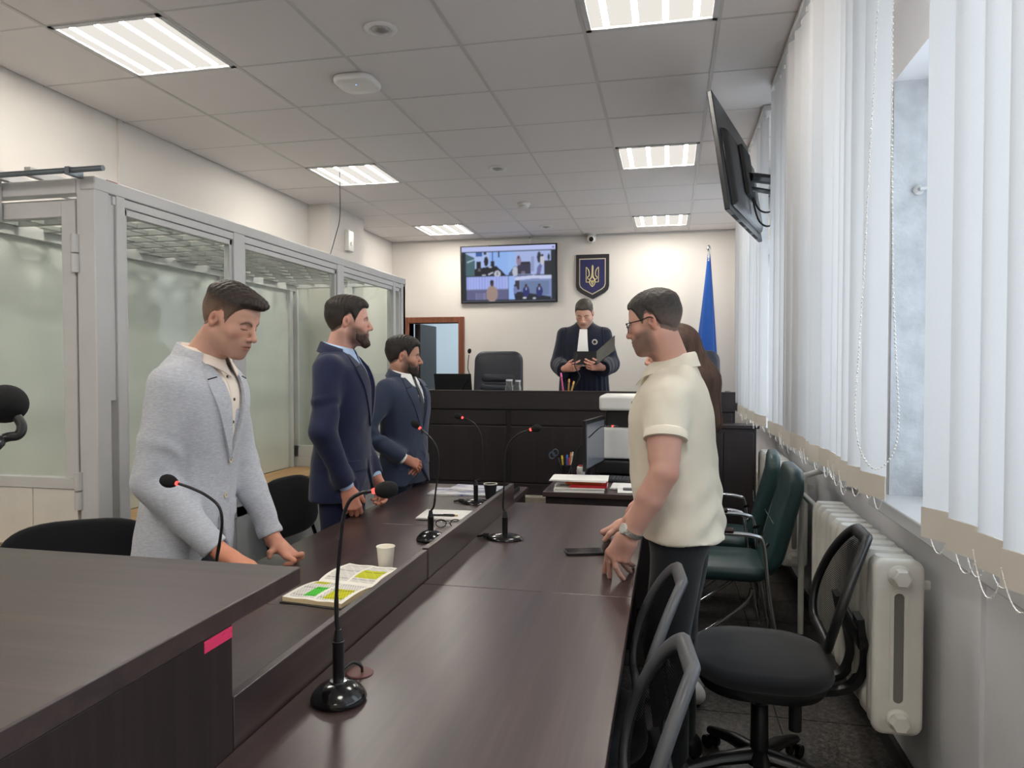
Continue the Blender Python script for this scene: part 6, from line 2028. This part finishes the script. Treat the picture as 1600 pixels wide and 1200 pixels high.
# ---- man in the pale blue jacket, left
p = Person('man in a pale blue jacket looking down, fingertips on the table', (-1.715, 2.275, 0), 5)
H = 1.83; s = H / 1.8
T = p.head_T(at(360, 500, 2.26), -2, 24, 0, 1.0)
R_S, L_S = p.loc((-1.635, 2.105, 1.435)), p.loc((-1.665, 2.455, 1.435))
R_W, L_W = p.loc(at(338, 858, 2.13)), p.loc(at(424, 838, 2.50))
arms = {'R': (R_S, elbow(R_S, R_W, .325, .31, p.ldir((-.9, -.35, -.2))), R_W), 'L': (L_S, elbow(L_S, L_W, .325, .31, p.ldir((-.7, .5, 0))), L_W)}
lw = p.loc(at(431, 847, 2.49))
hands = {'R': dict(w=R_W + p.ldir((.03, .0, -.015)), fwd=p.ldir((.85, .15, -.45)), n=p.ldir((.3, .0, .9)), th=-1, curl=.35, skin=(222, 150, 120)),
         'L': dict(w=lw, fwd=p.ldir((.80, -.25, -.42)), n=p.ldir((.45, .1, .9)), th=1, s=1.05,
                   tips=[p.loc(on_z(446, 882, .757)), p.loc(on_z(461, 878, .757)), p.loc(on_z(458, 868, .757)), p.loc(on_z(452, 862, .757))], tt=p.loc(at(421, 870, 2.42)), skin=(206, 146, 122))}
suit_man(p, H, T, dict(skin=(212, 166, 146), hairc=(52, 43, 38), stub=(lin((150, 120, 106)), .35), brow=(84, 62, 50), lids=True, nose=1.2, jaw=.98,
         hair=dict(top=.016, side=.0035, front=.004, quiff=1.0, part=.0), side_fade=(.8, .078, (134, 108, 90)), h=.0028),
         arms, JK_BLUE, TR_DARK, SH_CREAM, None, 1.155, .745, .13, hands=hands, cuff=False, button_col=simple('horn button', srgb(214, 204, 184), .4), buttons=(1.145, 1.02), res=.006, wide=1.0, deep=1.03, skin=(214, 160, 136), seed=1.3, vw=.095)

# ---- man in the navy suit
p = Person('bearded man in a navy suit looking towards the judge', (-1.665, 3.45, 0), 10)
H = 1.88; s = H / 1.8
T = p.head_T(at(544, 503, 3.46), 26, 2, 0, 1.05)
fx = p.ldir
def sh(p, H, off=.19, z=1.478, y=0.0, lean=0.0): 
    s = H / 1.8
    return V(off * s, y + lean * (z - .85) * s, z * s), V(-off * s, y + lean * (z - .85) * s, z * s)
R_S, L_S = sh(p, H, .180, 1.425, -.008)
R_W, L_W = p.loc(at(540, 757, 3.26)), p.loc(at(585, 742, 3.62))
arms = {'R': (R_S, elbow(R_S, R_W, .325, .30, V(.9, -.3, 0)), R_W), 'L': (L_S, elbow(L_S, L_W, .325, .30, V(-.6, -.6, 0)), L_W)}
hands = {'R': dict(w=R_W + (R_W - arms['R'][1]) / np.linalg.norm(R_W - arms['R'][1]) * .02, fwd=V(-.05, .25, -1), n=V(.9, .3, .2), th=-1, curl=.95, spread=.05, s=1.1, skin=(204, 140, 118)),
         'L': dict(w=L_W + V(0, .01, -.015), fwd=V(.05, .3, -1), n=V(-.9, .3, .2), th=1, curl=.9, spread=.05, skin=(204, 140, 118))}
suit_man(p, H, T, dict(skin=(216, 168, 152), hairc=(46, 40, 36), stub=(lin((82, 62, 52)), .8), brow=(60, 46, 40), lids=False, nose=.8,
         hair=dict(top=.017, side=.006, front=.003, quiff=.0), side_fade=(.35, .03, (112, 92, 80)), beard=dict(thick=.0050, chin=1.0, back=.030, col=(62, 47, 39)), h=.003),
         arms, JK_NAVY, fabric('navy suit trousers', srgb(28, 34, 60), .88, 900, .14), SH_SKY, TIE_NAVY, 1.16, .79, .02, hands=hands, res=.0065, wide=1.04, deep=1.06, seed=2.1, buttons=(1.15,), skin=(214, 156, 136))

# ---- third man, hands folded
p = Person('shorter bearded man in a slate suit with folded hands', (-1.635, 4.27, 0), -12)
H = 1.72; s = H / 1.8
T = p.head_T(at(630, 557, 4.27), 22, 6, 0, 1.02)
R_S, L_S = sh(p, H, .180, 1.425, -.008)
hc = p.loc(at(652, 723, 4.16))
R_W, L_W = hc + V(.075, -.06, .035), hc + V(-.085, -.055, .03)
arms = {'R': (R_S, elbow(R_S, R_W, .30, .28, V(.8, -.6, 0)), R_W), 'L': (L_S, elbow(L_S, L_W, .30, .28, V(-.8, -.6, 0)), L_W)}
hands = {'R': dict(w=R_W + V(-.012, .012, -.008), fwd=V(-.75, .45, -.4), n=V(.2, .8, .45), th=-1, curl=.6, skin=(186, 126, 104)),
         'L': dict(w=L_W + V(.012, .006, -.02), fwd=V(.75, .25, -.55), n=V(.1, .9, .3), th=1, curl=.7, skin=(186, 126, 104))}
suit_man(p, H, T, dict(skin=(196, 148, 126), hairc=(38, 34, 32), stub=(lin((66, 50, 43)), .85), brow=(40, 32, 30), lids=True, nose=1.3,
         hair=dict(top=.016, side=.006, front=.004, quiff=.0), side_fade=(.3, .03, (96, 80, 72)), beard=dict(thick=.0055, chin=.0, back=.026, col=(46, 36, 32)), h=.0032),
         arms, JK_SLATE, fabric('slate suit trousers', srgb(40, 47, 66), .88, 900, .14), SH_WHITE, fabric('charcoal tie', srgb(50, 52, 60), .6, 900, .2), 1.15, .80, .02, hands=hands, res=.0072, wide=1.0, deep=1.04, seed=3.3, buttons=(1.14,), skin=(196, 138, 114))

# ---- the judge in a robe
p = Person('judge in a dark blue robe reading from an open black folder', (-.765, 6.62, .45), -88)
H = 1.72; s = H / 1.8
T = p.head_T(at(913, 490, 6.57), -92, 30, 0, 1.03)
rf_ = Field()
zz = np.array([.06, .4, .8, 1.1, 1.3, 1.40, 1.462, 1.50, 1.525]) * s
torso_rx = np.array([.27, .262, .245, .228, .222, .222, .195, .120, .078]) * s
torso_ry = np.array([.22, .205, .185, .16, .145, .125, .098, .08, .07]) * s
torso_cy = np.array([0, 0, .005, .01, .01, -.004, -.02, -.03, -.036]) * s
rf_.stack(zz, torso_rx, torso_ry, 0, torso_cy, 2.3, .03)
trunk = Field(); trunk.stack(zz, torso_rx, torso_ry, 0, torso_cy, 2.3, .03)
R_S, L_S = sh(p, H, .195, 1.41, -.01)
R_W, L_W = p.loc(at(881, 577, 6.34)), p.loc(at(942, 575, 6.34))
arms = {'R': (R_S, elbow(R_S, R_W, .28, .25, V(.35, -.6, -.6)), R_W), 'L': (L_S, elbow(L_S, L_W, .28, .25, V(-.35, -.6, -.6)), L_W)}
for k_ in arms:
    S, El, W = arms[k_]
    rf_.cone(S, El, .066, .078, .03); rf_.cone(El, W, .076, .064, .02)
    rf_.cone(El + V(0, 0, -.03), W + V(0, 0, -.03), .06, .05, .03)
    u = (W - El) / np.linalg.norm(W - El)
    rf_.custom((lambda W, u: lambda P: np.maximum(-((P - W) @ u) + .012, np.sqrt(((P - W) ** 2).sum(-1)) - .11))(W, u), W - .11, W + .11, .002, 's')
Vx, F = rf_.mesh(.0078); N = vnormals(Vx, F)
ang = np.arctan2(Vx[:, 1], Vx[:, 0])
pl = np.sin(ang * 26 + 1.5 * np.sin(Vx[:, 2] * 3)) * np.clip((1.25 - Vx[:, 2]) / .5, 0, 1)
Vx = Vx + N * (.006 * pl + .004 * wob(Vx, 15, 4))[:, None]
ROBE = fabric('dark blue robe', srgb(24, 28, 46), .75, 700, .15)
p.part('robe', Vx, F, ROBE)
for sg in (-1, 1):     # shoulder yoke edges
    g, ok = cast(rf_, np.array([(sg * (.17 + .03 * t), .32 - .0 * t, 1.475 * s - .42 * t) for t in np.linspace(0, 1, 16)]), V(0, -1, 0), .6)
    MB().tube([q + V(0, .004, 0) for q in g], .006, 6).build('robe_fold', ROBE, p.root, smooth=60)
def jp_(x, z): return (x, .25, z)
patch(trunk, [jp_(-.034, 1.455 * s), jp_(-.045, 1.30 * s), jp_(-.066, 1.10 * s)], [jp_(.034, 1.455 * s), jp_(.045, 1.30 * s), jp_(.066, 1.10 * s)], 20, 9, (0, -1, 0), .012, .008).build('jabot', SH_WHITE, p.root, smooth=60)
collar(p, V(0, -.028, 0), .074, .076, 1.488 * s, .05, .03, fabric('olive collar', srgb(92, 96, 84), .9), a0=18, tilt=.5)
q = cast(trunk, V(-.105, .35, 1.33 * s)[None], V(0, -1, 0), .6)[0][0]
bd = MB().lathe([(0, 0), (.024, 0), (.026, .002), (.024, .005), (0, .006)], q + V(0, .004, 0), 20, rot=(-PI / 2, 0, 0)).build('badge', simple('silver badge', srgb(186, 186, 180), .35, .4), p.root, smooth=30)
MB().lathe([(.006, .006), (.014, .006), (.014, .008), (.006, .008)], q + V(0, .004, 0), 12, rot=(-PI / 2, 0, 0)).build('badge_emblem', M['black_matt'], bd)
for side, th in (('R', -1), ('L', 1)):
    S, El, W = arms[side]; f = Field(); sg = 1 if side == 'R' else -1
    hand_field(f, W + V(-sg * .012, .014, 0.005), V(-sg * .8, .45, .12), V(sg * .35, .8, -.3), th, None, .75, .1, 1.05, El + (W - El) * .6, .03)
    Vx, F = f.mesh(.003); p.add_body(Vx, F, np.tile(lin((206, 152, 134)), (len(Vx), 1)))
bf = Field(); bf.stack(zz, torso_rx - .03, torso_ry - .03, 0, torso_cy, 2.3, .03)
Vx, F = bf.mesh(.02); p.add_body(Vx, F, np.tile(lin((206, 152, 134)), (len(Vx), 1)))
shoes(p, H, M['shoe_black'])
p.head(T, neck_to=V(0, -.035, 1.46 * s), skin=(220, 172, 152), hairc=(70, 64, 58), stub=(lin((150, 122, 110)), .5), brow=(84, 68, 58), lids=True, hair=dict(top=.010, side=.003, front=.0), side_fade=(.5, .05, (150, 128, 112)), h=.0036)
p.finish()
# folder held by the judge
fo = thing('folder', 'open black folder held by the judge', 'folder', tuple(at(915, 567, 6.27)), 0)
o0 = np.array(at(915, 567, 6.27))
def q3(u, v, Y): return at(u, v, Y) - o0
MB().sheet(np.array([[q3(893, 569, 6.26), q3(932, 569, 6.26)], [q3(897, 549, 6.36), q3(932, 549, 6.36)]]), .006).build('cover', M['black_plastic'], fo)
MB().sheet(np.array([[q3(932, 569, 6.26), q3(960, 548, 6.20)], [q3(932, 549, 6.36), q3(960, 524, 6.30)]]), .006).build('cover', simple('dark grey folder lining', srgb(70, 70, 66), .6), fo)
MB().sheet(np.array([[q3(912, 568.5, 6.272), q3(924, 568.5, 6.272)], [q3(912, 553, 6.35), q3(924, 553, 6.35)]]), .002).build('sheet', M['paper'], fo)

# ---- man in the cream polo shirt, right
POLO = fabric('cream polo pique', srgb(226, 218, 200), .9, 1000, .05, sheen=.1)
p = Person('man with glasses in a cream polo shirt leaning on the table', (.055, 2.71, 0), 171)
H = 1.79; s = H / 1.8
T = p.head_T(at(1023, 504, 2.66), 166, 13, 0, .935)
pf = Field()
zz = np.array([.885, .97, 1.08, 1.2, 1.32, 1.41, 1.465, 1.50, 1.525]) * s
prx = np.array([.203, .203, .203, .202, .206, .200, .160, .108, .072]) * s
pry = np.array([.150, .155, .160, .158, .152, .128, .098, .08, .068]) * s
lean_ = .10
pcy = np.array([.0, .008, .012, .010, .006, -.008, -.022, -.032, -.036]) * s + lean_ * (zz - .9)
pf.stack(zz, prx, pry, 0, pcy, 2.25, .03)
trunk = Field(); trunk.stack(zz, prx, pry, 0, pcy, 2.25, .03)
oyp = lambda z: np.interp(z, zz, pcy)
R_S, L_S = V(.178, oyp(1.42) - .005, 1.40 * s), V(-.178, oyp(1.42) - .005, 1.40 * s)
L_El, L_W = p.loc(at(1038, 738, 2.44)), p.loc(at(990, 826, 2.47))
R_W = p.loc(at(985, 812, 2.90))
R_El = elbow(R_S, R_W, .30, .28, V(.6, -.7, 0))
for S, El in ((L_S, L_El), (R_S, R_El)):
    d = El - S; L = np.linalg.norm(d); u = d / L
    e = S + u * .150
    sg = 1 if S[0] > 0 else -1
    af = Field(); af.cone(S - V(sg * .01, 0, 0), e + u * .04, .072, .074, .05)
    af.custom((lambda W, u: lambda P: np.maximum(-((P - W) @ u), np.sqrt(((P - W) ** 2).sum(-1)) - .12))(e, u), e - .12, e + .12, .002, 's')
    pts_ = np.array([S, e]); pf.custom(af.eval, pts_.min(0) - .09, pts_.max(0) + .09, .035, 'u')
Vx, F = pf.mesh(.006); N = vnormals(Vx, F)
fold = .0065 * np.sin(Vx[:, 2] * 55 + 9 * Vx[:, 1] + 2 * np.sin(Vx[:, 0] * 20)) * np.clip((1.2 - Vx[:, 2]) / .3, 0, 1) * np.clip(-Vx[:, 1] * 6 + .4, 0, 1)
Vx = Vx + N * (.0042 * wob(Vx, 18, 5) + .0022 * wob(Vx, 44, 2) + fold)[:, None]
p.part('polo_shirt', Vx, F, POLO)
for S, El in ((L_S, L_El), (R_S, R_El)):
    u = (El - S) / np.linalg.norm(El - S); e = S + u * .150
    MB().tube([e - u * .03, e - u * .026, e + u * .002, e + u * .003], [.070, .0745, .0745, .060], 26).build('sleeve_band', POLO, p.root, smooth=50)
collar(p, V(0, oyp(1.50 * s) + .016, 0), .070, .074, 1.512 * s, .044, .046, POLO, a0=14, tilt=.62, pt=.030, flare=.026, lean=-.25, th=.0035)
def tp(x, z): return (x, oyp(z) + .2, z)
patch(trunk, [tp(-.016, 1.50 * s), tp(-.016, 1.42 * s), tp(-.016, 1.34 * s)], [tp(.016, 1.50 * s), tp(.016, 1.42 * s), tp(.016, 1.34 * s)], 16, 4, (0, -1, 0), .004, .005).build('placket', POLO, p.root, smooth=50)
q = cast(trunk, V(.0, .45, 1.37 * s)[None], V(0, -1, 0), .6)[0][0]
MB().lathe([(0, 0), (.006, 0), (.006, .003), (0, .003)], q + V(0, .005, 0), 12, rot=(-PI / 2, 0, 0)).build('button', simple('brown button', srgb(150, 110, 70), .4), p.root)
tf = leg_field(Field(), H, .09, 1.03, .03); Vx, F = tf.mesh(.009); N = vnormals(Vx, F)
DK = fabric('black trousers', srgb(30, 33, 36), .9, 800, .2)
p.part('trousers', Vx + N * (.0035 * wob(Vx, 20, 6))[:, None], F, DK)
shoes(p, H, M['shoe_black'], .09, .03)
SK = (202, 156, 140)
f = Field()
f.cone(L_S + (L_El - L_S) * .36, L_El, .059, .047, .01); f.cone(L_S + (L_El - L_S) * .5 + V(0, .006, 0), L_S + (L_El - L_S) * .8 + V(0, .006, 0), .057, .049, .012)
f.cone(L_El, L_El + (L_W - L_El) * .45, .047, .047, .010); f.cone(L_El + (L_W - L_El) * .45, L_W, .047, .033, .010)
wl = p.loc(at(985, 836, 2.47))
hand_field(f, wl, p.ldir(at(966, 868, 2.49) - at(985, 836, 2.47)), p.ldir((.15, -.85, .45)), 1,
           [p.loc(on_z(953, 901, .758)), p.loc(on_z(974, 904, .758)), p.loc(on_z(985, 893, .758)), p.loc(on_z(990, 884, .758))], s=1.1, thumb_tip=p.loc(on_z(945, 893, .76)), kk=.008)
Vx, F = f.mesh(.0028)
c = np.tile(lin(SK), (len(Vx), 1)); c *= (1 + .05 * wob(Vx, 45, 3))[:, None]
el_w = np.exp(-(((Vx - (L_El + V(-.03, -.03, 0))) ** 2).sum(1)) / .03 ** 2)[:, None]
c = c * (1 - .25 * el_w) + lin((176, 100, 84)) * .25 * el_w
p.add_body(Vx, F, np.clip(c, 0, 1))
f = Field(); f.cone(R_S + (R_El - R_S) * .3, R_El, .056, .048, .03); f.cone(R_El, R_W, .046, .029, .03)
hand_field(f, R_W + p.ldir((-.02, .02, -.02)), p.ldir((-.8, .35, -.42)), p.ldir((-.3, .1, .9)), -1, [p.loc(on_z(953, 842, .757)), p.loc(on_z(948, 838, .757)), p.loc(on_z(946, 834, .757)), p.loc(on_z(950, 830, .757))], s=1.05)
Vx, F = f.mesh(.0035); p.add_body(Vx, F, np.tile(lin(SK), (len(Vx), 1)))
bf = Field(); bf.stack(zz, prx - .022, pry - .022, 0, pcy, 2.3, .03); leg_field(bf, H, .09, .75, .03)
Vx, F = bf.mesh(.016); p.add_body(Vx, F, np.tile(lin(SK), (len(Vx), 1)))
p.head(T, neck_to=V(0, oyp(1.5 * s) - .01, 1.475 * s), skin=(208, 160, 142), hairc=(58, 53, 50), stub=(lin((98, 82, 73)), .75), brow=(60, 48, 42), lids=False, nose=.7, hair=dict(top=.013, side=.0045, front=-.001, wave=.0008), side_fade=(.5, .045, (122, 104, 94)), h=.0028)
p.finish()
# glasses
gm = M['black_gloss']
def hp(x, y, z): return T[1] + T[2] * (T[0] @ V(x, y, z))
gp = thing('glasses_root', None, None) if False else None
frm = MB()
for sg in (-1, 1):
    o = rrect(.046, .037, .014, 5)
    frm.tube([hp(sg * .031 + a, .108 - 1.6 * (abs(sg * .031 + a)) ** 2 * 3.0, .001 + b) for a, b in o], .0019 * T[2], 8, closed=True)
    frm.tube(spline([hp(sg * .054, .098, .013), hp(sg * .070, .080, .014), hp(sg * .0775, .03, .013), hp(sg * .0795, -.006, .016), hp(sg * .0785, -.028, -.004)], 6), .0021 * T[2], 8)
frm.tube([hp(-.009, .110, .008), hp(0, .113, .010), hp(.009, .110, .008)], .0018, 8)
go = frm.build('glasses', gm, p.root, smooth=60)
for sg in (-1, 1):
    o = rrect(.044, .035, .013, 5)
    mb = MB(); pts = np.array([hp(sg * .031 + a, .108 - 4.8 * (sg * .031 + a) ** 2, .001 + b) for a, b in o])
    mb.add(np.concatenate([pts, pts.mean(0)[None]]), [(i, (i + 1) % len(pts), len(pts)) for i in range(len(pts))])
    mb.build('lens', pane_mat('spectacle lens', (.97, .98, .98, 1), .05), go)
# watch
u = (wl - L_W) / np.linalg.norm(wl - L_W); wc = L_W + (wl - L_W) * .45
du = (L_W - L_El) / np.linalg.norm(L_W - L_El)
sx_ = np.cross(du, V(0, 0, 1)); sx_ /= np.linalg.norm(sx_); sy_ = np.cross(du, sx_)
rings = [np.array([wc + r_ * (math.cos(a) * sx_ * 1.05 + math.sin(a) * sy_) + du * w_ for r_, w_ in ((.0335, -.009), (.0375, -.008), (.0375, .008), (.0335, .009))]) for a in np.arange(31) * 2 * PI / 30]
wt = MB().loft(rings, False).build('watch', simple('silver bracelet', srgb(196, 194, 188), .25, .9, bump=(240, .6, .004)), p.root, smooth=50)
fdir = p.ldir((-.75, -.45, .3)); fdir -= du * (fdir @ du); fdir /= np.linalg.norm(fdir)
Rm = np.column_stack([np.cross(fdir, du), du, fdir]); Rm[:, 0] = np.cross(du, fdir)
mb = MB().lathe([(0, -.004), (.019, -.004), (.0195, .004), (.017, .006), (0, .006)], (0, 0, 0), 22); mb.v[-1] = mb.v[-1] @ Rm.T + wc + fdir * .036
mb.build('watch_case', simple('pale silver dial', srgb(206, 204, 198), .3, .2), wt, smooth=30)

# ---- woman hidden behind the polo man
p = Person('woman with long brown hair, mostly hidden behind the polo man', (.075, 3.33, 0), 176)
H = 1.66; s = H / 1.8
T = p.head_T(at(1046, 551, 3.28), 178, 12, 0, .95)
TOP = fabric('dark rose top', srgb(120, 84, 84), .9); BEI = fabric('beige trousers', srgb(178, 164, 146), .9)
f = Field(); z_, rx_, ry_, cx_, cy_ = torso_stack(f, H, .03, .84, .86, .9)
R_S, L_S = V(.152, -.01, 1.44 * s), V(-.152, -.01, 1.44 * s)
R_W, L_W = V(.13, .17, .92), V(-.11, .17, .92)
ar = {'R': (R_S, elbow(R_S, R_W, .27, .24, V(.6, -.8, 0)), R_W), 'L': (L_S, elbow(L_S, L_W, .27, .24, V(-.4, -.8, 0)), L_W)}
for k_ in ar:
    S, El, W = ar[k_]; f.cone(S, El, .05, .042, .04); f.cone(El, W, .042, .034, .02)
Vx, F = f.mesh(.009); N = vnormals(Vx, F); p.part('blouse', Vx + N * (.003 * wob(Vx, 18, 2))[:, None], F, TOP)
tf = leg_field(Field(), H, .085, .95); Vx, F = tf.mesh(.011); p.part('trousers', Vx, F, BEI)
shoes(p, H, M['white_plastic'], .085)
for side, th in (('R', -1), ('L', 1)):
    S, El, W = ar[side]; f = Field(); hand_field(f, W, (W - El), V(0, .5, .8), th, None, .5, .12, .9, El + (W - El) * .6, .026)
    Vx, F = f.mesh(.0032); p.add_body(Vx, F, np.tile(lin((222, 170, 150)), (len(Vx), 1)))
bf = Field(); torso_stack(bf, H, .03, .84, .86, .9, inset=.02); leg_field(bf, H, .085, .8)
Vx, F = bf.mesh(.02); p.add_body(Vx, F, np.tile(lin((222, 170, 150)), (len(Vx), 1)))
p.head(T, neck_to=V(0, -.03, 1.46 * s), skin=(226, 176, 158), hairc=(74, 56, 48), stub=(lin((226, 176, 158)), 0.0), brow=(80, 60, 50), lids=False, nose=.6, jaw=.9, hair=None, h=.0034)
hf = Field(); hT = T
hf.ell((0, -.020, .040), (.086, .104, .090), .02, None, 'u', hT)
for sg in (-1, 1):
    hf.cone((sg * .070, -.010, .02), (sg * .085, -.05, -.16), .024, .030, .04, 'u', hT)
hf.cone((0, -.075, .03), (0, -.125, -.16), .070, .062, .05, 'u', hT); hf.cone((0, -.125, -.16), (0, -.125, -.36), .070, .045, .05, 'u', hT)
def face_cut(P):
    q = ((P - hT[1]) @ hT[0]) / hT[2]
    return np.sqrt((q[..., 0] / .064) ** 2 + ((q[..., 1] - .10) / .085) ** 2 + ((q[..., 2] + .035) / .11) ** 2) - 1
hf.custom(lambda P: face_cut(P) * .06, hT[1] - .2, hT[1] + .2, .01, 's')
Vx, F = hf.mesh(.0048); N = vnormals(Vx, F)
Vx = Vx + N * (.0025 * np.sin(Vx[:, 0] * 260 + 2 * np.sin(Vx[:, 2] * 14)))[:, None]
p.part('hair', Vx, F, HAIR_M, np.clip(np.tile(lin((78, 58, 48)), (len(Vx), 1)) * (1 + .25 * wob(Vx * V(6, 6, .5), 40, 1))[:, None], 0, 1))
p.finish()
